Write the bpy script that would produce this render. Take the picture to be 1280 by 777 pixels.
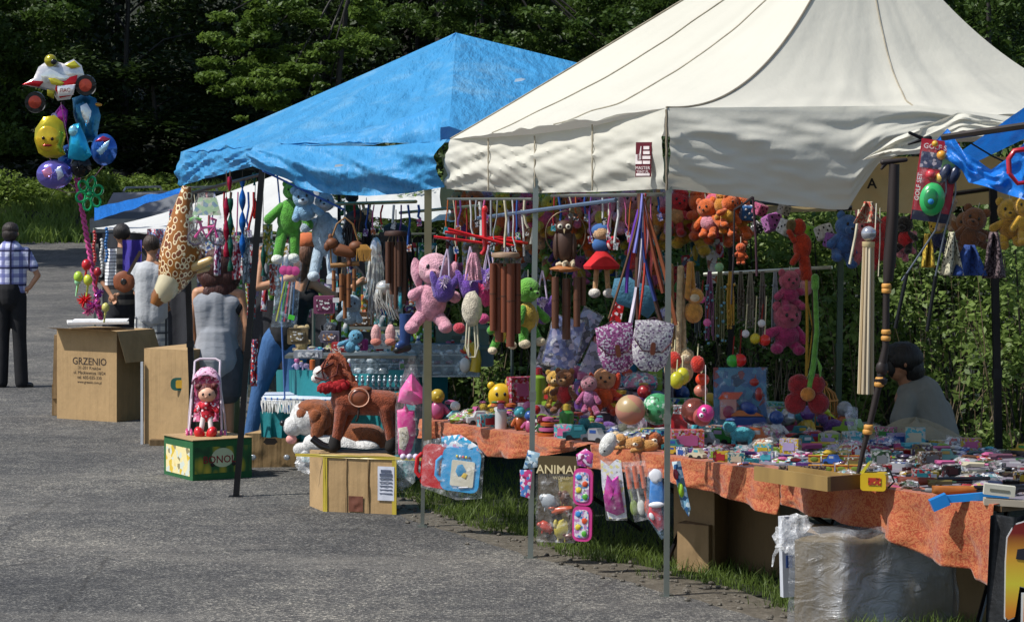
import bpy, math, random
import numpy as np
from mathutils import Vector, Matrix, Euler, noise
random.seed(7); rng = np.random.default_rng(7)
for o in list(bpy.data.objects): bpy.data.objects.remove(o)
S = bpy.context.scene; COL = S.collection
PI = math.pi
# ---------------------------------------------------------------- camera
F = 3108.0; HC = 2.09; HY = 240.0
cd = bpy.data.cameras.new('camera'); cam = bpy.data.objects.new('camera', cd); COL.objects.link(cam)
cd.sensor_width = 36; cd.lens = 36 * F / 1280; cd.shift_y = -(388.5 - HY) / 1280
cd.clip_start = 0.1; cd.clip_end = 2000
cam.location = (0, 0, HC); cam.rotation_euler = (PI / 2, 0, 0); S.camera = cam
S.render.resolution_x = 1024; S.render.resolution_y = 621
# ---------------------------------------------------------------- light
SUN = Vector((-0.56, -0.20, 0.80)).normalized()
W = bpy.data.worlds.new('World'); S.world = W; W.use_nodes = True
wn = W.node_tree.nodes; sky = wn.new('ShaderNodeTexSky'); sky.sky_type = 'NISHITA'; sky.sun_disc = False
sky.sun_elevation = math.asin(SUN.z); sky.sun_rotation = math.atan2(SUN.x, SUN.y)
W.node_tree.links.new(sky.outputs[0], wn['Background'].inputs[0]); wn['Background'].inputs[1].default_value = 0.12
sl = bpy.data.lights.new('sun', 'SUN'); sl.energy = 4.7; sl.angle = math.radians(0.5); sl.color = (1, 0.97, 0.92)
so = bpy.data.objects.new('sun', sl); COL.objects.link(so); so.rotation_euler = SUN.to_track_quat('Z', 'Y').to_euler()
S.view_settings.view_transform = 'Standard'; S.view_settings.look = 'None'
S.view_settings.exposure = 0.1; S.view_settings.gamma = 1

# ---------------------------------------------------------------- places
def P(px, py, d): return Vector(((px - 640) * d / F, d, HC - (py - HY) * d / F))
def G(px, py): return P(px, py, HC * F / (py - HY))
TZ = 0.66
def lerp(a, b, t): return a + (b - a) * t
def interp(x, xs, ys): return float(np.interp(x, xs, ys))
E0 = Vector((-0.56, 15.62)); E1 = Vector((2.22, 11.35)); EN = Vector((0.839, 0.543))
def tab(u, w, z=0): q = E0.lerp(E1, u) + EN * w; return Vector((q.x, q.y, TZ + z))
def dfront(px): return interp(px, [533, 668, 833, 1100, 1280], [15.35, 14.35, 12.8, 12.0, 11.4])
def dback(px): return interp(px, [560, 800, 915, 1050, 1243, 1300], [18.6, 17.7, 17.0, 15.6, 14.0, 13.6])

# ---------------------------------------------------------------- materials
def hexc(h):
    h = h.lstrip('#'); c = [int(h[i:i + 2], 16) / 255 for i in (0, 2, 4)]
    return tuple(x / 12.92 if x <= 0.04045 else ((x + 0.055) / 1.055) ** 2.4 for x in c)
MC = {}
def N(t, ty, **kw):
    n = t.nodes.new(ty)
    for k, v in kw.items():
        if k.startswith('i_'): n.inputs[k[2:].replace('_', ' ')].default_value = v
        else: setattr(n, k, v)
    return n
def base_mat(name):
    m = bpy.data.materials.new(name); m.use_nodes = True; t = m.node_tree
    return m, t, t.nodes['Principled BSDF'], t.links
def noise_fac(t, scale, detail=3, coord='Object', stretch=None, rough=0.5):
    tc = N(t, 'ShaderNodeTexCoord'); src = tc.outputs[coord]
    if stretch:
        mp = N(t, 'ShaderNodeMapping'); mp.inputs['Scale'].default_value = stretch
        t.links.new(src, mp.inputs[0]); src = mp.outputs[0]
    n = N(t, 'ShaderNodeTexNoise'); n.inputs['Scale'].default_value = scale; n.inputs['Detail'].default_value = detail
    n.inputs['Roughness'].default_value = rough
    t.links.new(src, n.inputs['Vector']); return n
def ramp(t, fac, stops, interp='LINEAR'):
    r = N(t, 'ShaderNodeValToRGB'); r.color_ramp.interpolation = interp
    while len(r.color_ramp.elements) > 1: r.color_ramp.elements.remove(r.color_ramp.elements[0])
    r.color_ramp.elements[0].position = stops[0][0]; r.color_ramp.elements[0].color = (*stops[0][1], 1)
    for p, c in stops[1:]:
        e = r.color_ramp.elements.new(p); e.color = (*c, 1)
    t.links.new(fac, r.inputs[0]); return r
def bump(t, h, bsdf, strength, dist=0.01):
    b = N(t, 'ShaderNodeBump'); b.inputs['Strength'].default_value = strength; b.inputs['Distance'].default_value = dist
    t.links.new(h, b.inputs['Height']); t.links.new(b.outputs[0], bsdf.inputs['Normal']); return b
KIND = {  # rough, noise scale, variation, bump, bump distance, bump scale
 'plastic': (0.32, 9, 0.10, 0.05, 0.002, 60), 'fabric': (0.9, 14, 0.22, 0.35, 0.003, 220), 'plush': (0.95, 30, 0.35, 0.9, 0.012, 130),
 'paper': (0.7, 7, 0.12, 0.1, 0.002, 40), 'metal': (0.38, 6, 0.15, 0.05, 0.001, 80), 'wood': (0.6, 6, 0.35, 0.2, 0.002, 50),
 'skin': (0.5, 12, 0.1, 0.1, 0.001, 90), 'foil': (0.18, 5, 0.15, 0.5, 0.02, 9), 'hair': (0.6, 60, 0.4, 0.8, 0.01, 90),
 'bright': (0.5, 20, 0.15, 0.1, 0.002, 60)}
def mk(kind, h):
    key = kind + h
    if key in MC: return MC[key]
    r, sc, var, bs, bd, bsc = KIND[kind]
    m, t, b, L = base_mat(kind + '_' + h.lstrip('#')); c = hexc(h)
    stretch = (1, 1, 0.15) if kind in ('wood', 'hair') else None
    n = noise_fac(t, sc, 4, stretch=stretch)
    lo = tuple(x * (1 - var) for x in c); hi = tuple(min(1, x * (1 + var * 0.8) + 0.01 * var) for x in c)
    rp = ramp(t, n.outputs[0], [(0.3, lo), (0.7, hi)]); L.new(rp.outputs[0], b.inputs['Base Color'])
    n2 = noise_fac(t, bsc, 2, stretch=stretch); bump(t, n2.outputs[0], b, bs, bd)
    b.inputs['Roughness'].default_value = r
    if kind == 'metal': b.inputs['Metallic'].default_value = 0.8
    if kind == 'foil': b.inputs['Metallic'].default_value = 0.55
    if kind == 'plush': b.inputs['Sheen Weight'].default_value = 0.3
    if kind == 'plastic': b.inputs['Coat Weight'].default_value = 0.25
    MC[key] = m; return m
def prt(c1, c2, c3='#ffffff', scale=40, rough=0.35):
    """busy printed paper or patterned cloth: cells in three colours"""
    key = ('prt', c1, c2, c3, scale)
    if key in MC: return MC[key]
    m, t, b, L = base_mat('print_' + c1.lstrip('#')); tc = N(t, 'ShaderNodeTexCoord')
    v = N(t, 'ShaderNodeTexVoronoi'); v.inputs['Scale'].default_value = scale; L.new(tc.outputs['Object'], v.inputs['Vector'])
    sx = N(t, 'ShaderNodeSeparateColor'); L.new(v.outputs['Color'], sx.inputs[0])
    rp = ramp(t, sx.outputs[0], [(0.0, hexc(c1)), (0.45, hexc(c2)), (0.75, hexc(c3)), (0.9, tuple(x * .35 for x in hexc(c1)))], 'CONSTANT')
    L.new(rp.outputs[0], b.inputs['Base Color']); b.inputs['Roughness'].default_value = rough
    MC[key] = m; return m
def film(tint='#ffffff', a=0.16):
    key = ('film', tint, a)
    if key in MC: return MC[key]
    m = bpy.data.materials.new('clear_film'); m.use_nodes = True; t = m.node_tree; t.nodes.clear(); L = t.links
    out = N(t, 'ShaderNodeOutputMaterial'); tr = N(t, 'ShaderNodeBsdfTransparent'); gl = N(t, 'ShaderNodeBsdfPrincipled')
    gl.inputs['Base Color'].default_value = (*hexc(tint), 1); gl.inputs['Roughness'].default_value = 0.12
    n = noise_fac(t, 22, 3); bump(t, n.outputs[0], gl, 1.0, 0.02)
    rp = ramp(t, n.outputs[0], [(0.38, (a * .25,) * 3), (0.6, (a * .7,) * 3), (0.72, (min(1, a * 3.2),) * 3)])
    mx = N(t, 'ShaderNodeMixShader'); L.new(rp.outputs[0], mx.inputs[0]); L.new(tr.outputs[0], mx.inputs[1]); L.new(gl.outputs[0], mx.inputs[2])
    L.new(mx.outputs[0], out.inputs[0]); MC[key] = m; return m
def cloth_mat(name, c, var, scale, rough, bumps, trans=0.25, bsc=3, stretch=None, bd=0.05, dirt=None):
    m, t, b, L = base_mat(name); n = noise_fac(t, scale, 6, stretch=stretch, rough=0.65); c = hexc(c)
    stops = [(0.28, tuple(x * (1 - var) for x in c)), (0.55, c), (0.8, tuple(min(1, x * (1 + var * .6)) for x in c))]
    rp = ramp(t, n.outputs[0], stops); colo = rp.outputs[0]
    if dirt:
        nd = noise_fac(t, 2.5, 8, stretch=(1, 1, 2.2), rough=.7); rd = ramp(t, nd.outputs[0], [(0.5, (0, 0, 0)), (0.72, (1, 1, 1))])
        mc = N(t, 'ShaderNodeMix', data_type='RGBA'); L.new(rd.outputs[0], mc.inputs[0]); L.new(colo, mc.inputs[6]); mc.inputs[7].default_value = (*hexc(dirt), 1); colo = mc.outputs[2]
    L.new(colo, b.inputs['Base Color']); b.inputs['Roughness'].default_value = rough
    n2 = noise_fac(t, bsc, 6, stretch=stretch, rough=.6); bp = bump(t, n2.outputs[0], b, bumps, bd)
    tl = N(t, 'ShaderNodeBsdfTranslucent'); L.new(colo, tl.inputs[0])
    mx = N(t, 'ShaderNodeMixShader'); mx.inputs[0].default_value = trans
    L.new(b.outputs[0], mx.inputs[1]); L.new(tl.outputs[0], mx.inputs[2]); L.new(mx.outputs[0], t.nodes['Material Output'].inputs[0])
    return m
def leaf_mat(name, dark, light, scale=0.8, trans=0.35):
    m, t, b, L = base_mat(name); n = noise_fac(t, scale, 4); n2 = noise_fac(t, scale * 40, 1)
    ad = N(t, 'ShaderNodeMath', operation='MULTIPLY_ADD'); L.new(n2.outputs[0], ad.inputs[0]); ad.inputs[1].default_value = 0.6
    L.new(n.outputs[0], ad.inputs[2])
    rp = ramp(t, ad.outputs[0], [(0.55, dark), (1.0, light)]); L.new(rp.outputs[0], b.inputs['Base Color']); b.inputs['Roughness'].default_value = 0.5
    b.inputs['Specular IOR Level'].default_value = 0.35
    tl = N(t, 'ShaderNodeBsdfTranslucent'); L.new(rp.outputs[0], tl.inputs[0]); mx = N(t, 'ShaderNodeMixShader'); mx.inputs[0].default_value = trans
    L.new(b.outputs[0], mx.inputs[1]); L.new(tl.outputs[0], mx.inputs[2]); L.new(mx.outputs[0], t.nodes['Material Output'].inputs[0])
    return m

# ---------------------------------------------------------------- mesh helper
class MB:
    def __init__(s, k=1.0): s.k = k; s.v = []; s.f = []; s.m = []; s.M = Matrix.Identity(4); s.mi = 0
    def at(s, *loc, rot=(0, 0, 0), sc=1):
        s.M = Matrix.Translation(Vector(loc)) @ Euler(rot).to_matrix().to_4x4() @ Matrix.Scale(sc, 4); return s
    def add(s, vs, fs):
        o = len(s.v); s.v += [tuple((s.M @ Vector(p)) * s.k) for p in vs]
        s.f += [tuple(i + o for i in f) for f in fs]; s.m += [s.mi] * len(fs); return s
    def box(s, c, z, rot=(0, 0, 0), taper=1.0):
        R = Euler(rot).to_matrix(); c = Vector(c); h = [q / 2 for q in z]; vs = []
        for sz in (-1, 1):
            tp = taper if sz > 0 else 1
            for sx, sy in ((-1, -1), (1, -1), (1, 1), (-1, 1)): vs.append(c + R @ Vector((sx * h[0] * tp, sy * h[1] * tp, sz * h[2])))
        return s.add(vs, [(3, 2, 1, 0), (4, 5, 6, 7), (0, 1, 5, 4), (1, 2, 6, 5), (2, 3, 7, 6), (3, 0, 4, 7)])
    def rbox(s, c, z, r, rot=(0, 0, 0)):   # box with bevelled vertical-plane corners (outline in xz)
        w, dth, h = z[0] / 2, z[1], z[2] / 2; pts = []
        for cx, cz, a0 in ((w - r, h - r, 0), (-w + r, h - r, PI / 2), (-w + r, -h + r, PI), (w - r, -h + r, 1.5 * PI)):
            for i in range(4): a = a0 + i * PI / 6; pts.append((cx + r * math.cos(a), cz + r * math.sin(a)))
        return s.prism(pts, dth, c, rot)
    def prism(s, pts, th, c=(0, 0, 0), rot=(0, 0, 0)):
        R = Euler(rot).to_matrix(); c = Vector(c); n = len(pts)
        vs = [c + R @ Vector((x, -th / 2, z)) for x, z in pts] + [c + R @ Vector((x, th / 2, z)) for x, z in pts]
        return s.add(vs, [tuple(range(n)), tuple(range(2 * n - 1, n - 1, -1))] + [((i + 1) % n, i, n + i, n + (i + 1) % n) for i in range(n)])
    def ell(s, c, r, rot=(0, 0, 0), nu=12, nv=8, lump=0):
        if isinstance(r, (int, float)): r = (r, r, r)
        R = Euler(rot).to_matrix(); c = Vector(c); vs = [c + R @ Vector((0, 0, -r[2]))]; sd = random.random() * 50
        for j in range(1, nv):
            a = PI * j / nv - PI / 2
            for i in range(nu):
                b = 2 * PI * i / nu; q = Vector((math.cos(a) * math.cos(b), math.cos(a) * math.sin(b), math.sin(a)))
                l = 1 + (lump * noise.noise(q * 3 + Vector((sd, 0, 0))) if lump else 0)
                vs.append(c + R @ Vector((q.x * r[0] * l, q.y * r[1] * l, q.z * r[2] * l)))
        vs.append(c + R @ Vector((0, 0, r[2]))); fs = []
        for i in range(nu): fs.append((0, 1 + (i + 1) % nu, 1 + i))
        for j in range(nv - 2):
            for i in range(nu):
                a = 1 + j * nu + i; b2 = 1 + j * nu + (i + 1) % nu; fs.append((a, b2, b2 + nu, a + nu))
        o = 1 + (nv - 2) * nu; t = len(vs) - 1
        for i in range(nu): fs.append((o + i, o + (i + 1) % nu, t))
        return s.add(vs, fs)
    def ring(s, pts, rs, n=8, cap=True):
        pts = [Vector(p) for p in pts]; vs = []; fs = []; up = Vector((0.13, 0.21, 0.97)); m = len(pts)
        for i, p in enumerate(pts):
            t = (pts[min(i + 1, m - 1)] - pts[max(i - 1, 0)])
            t = t.normalized() if t.length > 1e-9 else Vector((0, 0, 1))
            if i == 0:
                a = t.cross(up if abs(t.dot(up)) < 0.95 else Vector((1, 0, 0))).normalized()
            else: a = (a - t * a.dot(t)).normalized()
            b = t.cross(a); r = rs[i] if isinstance(rs, (list, tuple)) else rs
            for k in range(n): g = 2 * PI * k / n; vs.append(p + (a * math.cos(g) + b * math.sin(g)) * r)
        for i in range(m - 1):
            for k in range(n): q = i * n + k; w = i * n + (k + 1) % n; fs.append((q, w, w + n, q + n))
        if cap: fs.append(tuple(range(n - 1, -1, -1))); fs.append(tuple(range((m - 1) * n, m * n)))
        return s.add(vs, fs)
    tube = ring
    def cap(s, p0, p1, r0, r1=None, n=10):
        r1 = r0 if r1 is None else r1; p0, p1 = Vector(p0), Vector(p1); t = (p1 - p0).normalized(); pts = []; rs = []
        for a in (-85, -55, -25): a = math.radians(a); pts.append(p0 + t * r0 * math.sin(a)); rs.append(r0 * math.cos(a))
        for u in (0, .5, 1): pts.append(p0.lerp(p1, u)); rs.append(r0 + (r1 - r0) * u)
        for a in (25, 55, 85): a = math.radians(a); pts.append(p1 + t * r1 * math.sin(a)); rs.append(r1 * math.cos(a))
        return s.ring(pts, rs, n)
    def lathe(s, prof, c=(0, 0, 0), n=16, rot=(0, 0, 0)):
        R = Euler(rot).to_matrix(); c = Vector(c); vs = []; fs = []; m = len(prof)
        for r, z in prof:
            for k in range(n): a = 2 * PI * k / n; vs.append(c + R @ Vector((r * math.cos(a), r * math.sin(a), z)))
        for i in range(m - 1):
            for k in range(n): q = i * n + k; w = i * n + (k + 1) % n; fs.append((q, w, w + n, q + n))
        fs.append(tuple(range(n - 1, -1, -1))); fs.append(tuple(range((m - 1) * n, m * n)))
        return s.add(vs, fs)
    def puff(s, pts, th, c=(0, 0, 0), rot=(0, 0, 0), rings=5, wr=0.0):
        """inflated outline, outline points (x,z)"""
        R = Euler(rot).to_matrix(); c = Vector(c); n = len(pts); cx = sum(p[0] for p in pts) / n; cz = sum(p[1] for p in pts) / n
        for sg in (-1, 1):
            vs = []; fs = []
            for j in range(rings):
                u = 1 - j / rings; y = sg * th / 2 * math.sqrt(max(0, 1 - u * u))
                for i, (x, z) in enumerate(pts):
                    vs.append(c + R @ Vector((cx + (x - cx) * u, y * (1 + wr * math.sin(i * 2.3)), cz + (z - cz) * u)))
            vs.append(c + R @ Vector((cx, sg * th / 2, cz)))
            for j in range(rings - 1):
                for i in range(n): a = j * n + i; b2 = j * n + (i + 1) % n; fs.append((a, b2, b2 + n, a + n))
            for i in range(n): fs.append(((rings - 1) * n + i, (rings - 1) * n + (i + 1) % n, rings * n))
            if sg > 0: fs = [f[::-1] for f in fs]
            s.add(vs, fs)
        return s
    def grid(s, fn, nu, nv):
        vs = [fn(i / nu, j / nv) for j in range(nv + 1) for i in range(nu + 1)]
        return s.add(vs, [(j * (nu + 1) + i, j * (nu + 1) + i + 1, (j + 1) * (nu + 1) + i + 1, (j + 1) * (nu + 1) + i) for j in range(nv) for i in range(nu)])
    def mesh(s, name, mat, smooth=True):
        me = bpy.data.meshes.new(name); me.from_pydata(s.v, [], s.f)
        mats = mat if isinstance(mat, (list, tuple)) else [mat]
        for q in mats: me.materials.append(q)
        if len(mats) > 1: me.polygons.foreach_set('material_index', s.m)
        me.validate()
        if smooth:
            me.shade_smooth(); 
            try: me.set_sharp_from_angle(angle=math.radians(48))
            except Exception: pass
        return me
    def build(s, name, mat, parent=None, smooth=True, remesh=None, sm=6):
        if isinstance(mat, str): mat = mk('plastic', mat)
        me = s.mesh(name, mat, smooth and not remesh); o = bpy.data.objects.new(name, me); COL.objects.link(o)
        if parent: o.parent = parent
        if remesh:
            r = o.modifiers.new('r', 'REMESH'); r.mode = 'VOXEL'; r.voxel_size = remesh; r.use_smooth_shade = True
            q = o.modifiers.new('s', 'SMOOTH'); q.factor = 0.6; q.iterations = sm
        return o
LABELS = {}
def tag(o, label, cat, group=None):
    if label in LABELS and not group: print('DUP LABEL', label)
    LABELS[label] = 1; o['label'] = label; o['category'] = cat
    if group: o['group'] = group
    return o
def thing(name, label, cat, loc, rot=(0, 0, 0), group=None):
    o = bpy.data.objects.new(name, None); COL.objects.link(o); o.location = loc; o.rotation_euler = rot; o.empty_display_size = .1
    return tag(o, label, cat, group)
def solo(mb, name, mat, label, cat, loc=(0, 0, 0), rot=(0, 0, 0), group=None, **kw):
    o = mb.build(name, mat, **kw); o.location = loc; o.rotation_euler = rot; return tag(o, label, cat, group)
def struct(o, kind='structure'): o['kind'] = kind; return o
def sheet(name, mat, fn, nu, nv, parent=None, th=0):
    m = MB(); m.grid(fn, nu, nv); o = m.build(name, mat, parent)
    if th:
        q = o.modifiers.new('t', 'SOLIDIFY'); q.thickness = th
    return o
def text(body, size, mat, parent, loc, rot=(PI / 2, 0, 0), name='letter_shape', depth=0.0003, sx=1, bold=0.0):
    c = bpy.data.curves.new('t', 'FONT'); c.body = body; c.size = size; c.extrude = depth; c.align_x = 'CENTER'; c.align_y = 'CENTER'; c.resolution_u = 2
    c.offset = bold
    t = bpy.data.objects.new('t', c); COL.objects.link(t); dg = bpy.context.evaluated_depsgraph_get()
    me = bpy.data.meshes.new_from_object(t.evaluated_get(dg)); bpy.data.objects.remove(t); me.materials.clear(); me.materials.append(mat)
    o = bpy.data.objects.new(name, me); COL.objects.link(o); o.parent = parent; o.location = loc; o.rotation_euler = rot; o.scale = (sx, 1, 1)
    return o
def copy_tree(o, parent=None):
    c = o.copy(); COL.objects.link(c); c.parent = parent
    for ch in [x for x in KIDS(o)]: copy_tree(ch, c)
    return c
def KIDS(o): return [x for x in COL.objects if x.parent == o]
def leaves(name, pts, size, mat, parent=None, upbias=0.5, aspect=0.5, jitter=0.4, droop=0):
    """one mesh of many small four-sided leaves"""
    n = len(pts); pts = np.asarray(pts, float)
    nr = rng.normal(size=(n, 3)); nr[:, 2] = np.abs(nr[:, 2]) + upbias; nr /= np.linalg.norm(nr, axis=1)[:, None]
    a = np.cross(nr, rng.normal(size=(n, 3))); a /= np.linalg.norm(a, axis=1)[:, None]; b = np.cross(nr, a)
    s = size * (1 + jitter * rng.uniform(-1, 1, n))[:, None]
    v = np.stack([pts - a * s, pts + b * s * aspect + nr * s * .12, pts + a * s, pts - b * s * aspect + nr * s * .12], 1).reshape(-1, 3)
    me = bpy.data.meshes.new(name); me.vertices.add(4 * n); me.vertices.foreach_set('co', v.ravel())
    me.loops.add(4 * n); me.loops.foreach_set('vertex_index', np.arange(4 * n)); me.polygons.add(n)
    me.polygons.foreach_set('loop_start', np.arange(0, 4 * n, 4)); me.polygons.foreach_set('loop_total', np.full(n, 4))
    me.update(); me.materials.append(mat); me.validate()
    o = bpy.data.objects.new(name, me); COL.objects.link(o)
    if parent: o.parent = parent
    return o
# ================================================================ GROUND
GX = [0, 28, 45, 60, 68, 90, 125, 200]; GZ = [0, 0, 0.35, 0.93, 1.95, 3.2, 16, 18]
def gz(x, y): return interp(y, GX, GZ)
def asphalt():
    m, t, b, L = base_mat('asphalt')
    tc = N(t, 'ShaderNodeTexCoord')
    v = N(t, 'ShaderNodeTexVoronoi'); v.inputs['Scale'].default_value = 95; L.new(tc.outputs['Object'], v.inputs['Vector'])
    n1 = noise_fac(t, 38, 5, rough=.7); n2 = noise_fac(t, 0.55, 6, rough=.65); n3 = noise_fac(t, 5, 4, rough=.6)
    sep = N(t, 'ShaderNodeSeparateColor'); L.new(v.outputs['Color'], sep.inputs[0])
    c = ramp(t, sep.outputs[0], [(0, (.034, .034, .035)), (.45, (.06, .06, .06)), (.78, (.1, .098, .094)), (1, (.27, .26, .24))])
    c2 = ramp(t, n2.outputs[0], [(.3, (.62, .63, .66)), (.5, (.95, .95, .95)), (.72, (1.5, 1.46, 1.38))])
    mu = N(t, 'ShaderNodeMix', data_type='RGBA', blend_type='MULTIPLY'); mu.inputs[0].default_value = 1
    L.new(c.outputs[0], mu.inputs[6]); L.new(c2.outputs[0], mu.inputs[7])
    c3 = ramp(t, n3.outputs[0], [(.35, (.72, .72, .74)), (.65, (1.2, 1.19, 1.15))])
    mu2 = N(t, 'ShaderNodeMix', data_type='RGBA', blend_type='MULTIPLY'); mu2.inputs[0].default_value = 1
    L.new(mu.outputs[2], mu2.inputs[6]); L.new(c3.outputs[0], mu2.inputs[7])
    # dusty light tracks
    n4 = noise_fac(t, 0.7, 6, stretch=(.5, 1.6, 1), rough=.75); d = ramp(t, n4.outputs[0], [(.5, (0, 0, 0)), (.74, (.4, .4, .4))])
    mx = N(t, 'ShaderNodeMix', data_type='RGBA'); L.new(d.outputs[0], mx.inputs[0]); L.new(mu2.outputs[2], mx.inputs[6]); mx.inputs[7].default_value = (.24, .225, .2, 1)
    ve = N(t, 'ShaderNodeTexVoronoi', feature='DISTANCE_TO_EDGE'); ve.inputs['Scale'].default_value = .55; nw = noise_fac(t, 2.5, 5, rough=.7); av = N(t, 'ShaderNodeMixRGB'); av.inputs[0].default_value = .12; L.new(tc.outputs['Object'], av.inputs[1]); L.new(nw.outputs['Color'], av.inputs[2]); L.new(av.outputs[0], ve.inputs['Vector'])
    cr = ramp(t, ve.outputs['Distance'], [(0, (.45, .43, .4)), (.006, (1, 1, 1))]); nd = noise_fac(t, .35, 3); st = ramp(t, nd.outputs[0], [(.3, (.88, .87, .84)), (.55, (1.2, 1.17, 1.11)), (.75, (1.4, 1.35, 1.26))])
    m3 = N(t, 'ShaderNodeMix', data_type='RGBA', blend_type='MULTIPLY'); m3.inputs[0].default_value = 1; L.new(mx.outputs[2], m3.inputs[6]); L.new(st.outputs[0], m3.inputs[7])
    m4 = N(t, 'ShaderNodeMix', data_type='RGBA', blend_type='MULTIPLY'); m4.inputs[0].default_value = .8; L.new(m3.outputs[2], m4.inputs[6]); L.new(cr.outputs[0], m4.inputs[7]); mx = m4
    L.new(mx.outputs[2], b.inputs['Base Color']); b.inputs['Roughness'].default_value = .9
    ad = N(t, 'ShaderNodeMath', operation='ADD'); L.new(v.outputs['Distance'], ad.inputs[0]); L.new(n1.outputs[0], ad.inputs[1])
    bump(t, ad.outputs[0], b, .6, .01); return m
def earth():
    m, t, b, L = base_mat('soil_and_grass'); n = noise_fac(t, 3, 8, rough=.7)
    c = ramp(t, n.outputs[0], [(.3, (.008, .009, .004)), (.5, (.016, .02, .008)), (.7, (.028, .035, .012))]); L.new(c.outputs[0], b.inputs['Base Color'])
    b.inputs['Roughness'].default_value = 1; n2 = noise_fac(t, 30, 5); bump(t, n2.outputs[0], b, .8, .05); return m
def ground_fn(x0, x1, y0, y1, dz=0):
    return lambda u, v: (lerp(x0, x1, u), lerp(y0, y1, v ** 1.6), gz(0, lerp(y0, y1, v ** 1.6)) + dz)
# right edge of the asphalt: verge line
EY = [-5, 11.5, 12.1, 14.43, 15.84, 18.6, 22, 27, 35, 48, 60]; EX = [4.5, 1.62, 1.34, .09, -.57, -1.35, -2.2, -3.4, -5.2, -8, -9.6]
def edge_x(y): return interp(y, EY, EX) + .06 * noise.noise((y * 3, 0, 0)) + .03 * noise.noise((y * 11, 3, 0))
struct(sheet('ground', earth(), lambda u, v: (lerp(-160, 160, u), lerp(-30, 200, v), gz(0, lerp(-30, 200, v)) - .02), 40, 230))
def road(u, v):
    y = lerp(-10, 60.5, v); x = lerp(-30, edge_x(y), u); return (x, y, gz(x, y) + .012)
struct(sheet('road', asphalt(), road, 24, 420))
# gravelly dirt shoulder between asphalt and grass
dm, dt, db, dL = base_mat('dirt'); dn = noise_fac(dt, 25, 6, rough=.8)
dr = ramp(dt, dn.outputs[0], [(.3, (.05, .042, .03)), (.55, (.15, .13, .1)), (.75, (.3, .27, .22))]); dL.new(dr.outputs[0], db.inputs['Base Color']); bump(dt, dn.outputs[0], db, .8, .02)
def shoulder(u, v):
    y = lerp(9, 30, v); x = edge_x(y) - .1 + u * (.42 + .15 * noise.noise((y * 2.1, 5, 0))) + .05 * noise.noise((y * 9, u * 2, 0)); return (x, y, gz(x, y) + .0122 + .006 * math.sin(u * PI) - .008 * u)
struct(sheet('dirt_shoulder', dm, shoulder, 4, 160))
# loose stones and chips of asphalt along the edge
st = MB()
for i in range(420):
    y = random.uniform(11.5, 22); x = edge_x(y) + random.gauss(.1, .14); r = random.uniform(.005, .016)
    st.ell((x, y, r * .5 + .012), (r * 1.4, r, r * .7), rot=(0, 0, random.random() * 3), nu=5, nv=4)
struct(st.build('loose_stones', dm, smooth=False), 'stuff')
grass_m = leaf_mat('grass_green', (.05, .085, .015), (.17, .24, .045), 3, .4)
weed_m = leaf_mat('meadow_green', (.08, .14, .025), (.24, .33, .06), .6, .4)
def blades(name, spots, h, w, mat):
    n = len(spots); p = np.asarray(spots, float); ang = rng.uniform(0, 2 * PI, n); hh = h * rng.uniform(.4, 1.3, n); ln = rng.normal(0, .45, (n, 2)) * hh[:, None]
    wv = np.stack([np.cos(ang), np.sin(ang), np.zeros(n)], 1) * w; tip = p + np.concatenate([ln, hh[:, None]], 1); mid = p + np.concatenate([ln * .3, hh[:, None] * .55], 1)
    v = np.stack([p - wv, p + wv, mid + wv * .7, mid - wv * .7, tip], 1).reshape(-1, 3); idx = np.arange(n)[:, None] * 5
    me = bpy.data.meshes.new(name); fs = np.concatenate([idx + np.array([[0, 1, 2, 3]])], 0).tolist() + (idx + np.array([[3, 2, 4]])).tolist()
    me.from_pydata(v.tolist(), [], fs); me.materials.append(mat); o = bpy.data.objects.new(name, me); COL.objects.link(o); return struct(o, 'stuff')
sp = []
while len(sp) < 15000:
    y = random.uniform(11, 21); o = abs(random.gauss(0, .55)) + .12 + .1 * noise.noise((y * 2.5, 7, 0))
    if noise.noise((y * 2.2, o * 3, 1)) < -.15 and o < .5: continue
    sp.append((edge_x(y) + o, y, 0))
blades('verge_grass', sp, .075, .003, grass_m)
sp = []
while len(sp) < 14000:
    y = random.uniform(58.5, 70); x = random.uniform(-15, -3)
    if noise.noise((x * .7, y * .7, 1)) < -.25: continue
    sp.append((x, y, gz(x, y) - .05))
blades('bank_grass', sp, .42, .022, weed_m)
def col_of(px):
    for lim, s_ in ((28, 'left of the balloons'), (150, 'behind the balloon bunch'), (250, 'between balloons and blue roof'), (420, 'above the left slope of the blue roof'), (640, 'behind the blue roof peak'), (760, 'above the right slope of the blue roof'), (900, 'left of the white tent peak'), (1150, 'hidden by the white tent peak')):
        if px < lim: return s_
    return 'right of the white tent peak'
def relabel(o, what, x, y):
    px = 640 + x / y * F
    for ad in ('', ', nearer one', ', farther one', ', farthest one', ', slimmer one'):
        l = what + ' ' + col_of(px) + ad
        if l not in LABELS or not (-40 < px < 1320): break
    LABELS[l] = 1; o['label'] = l
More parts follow.
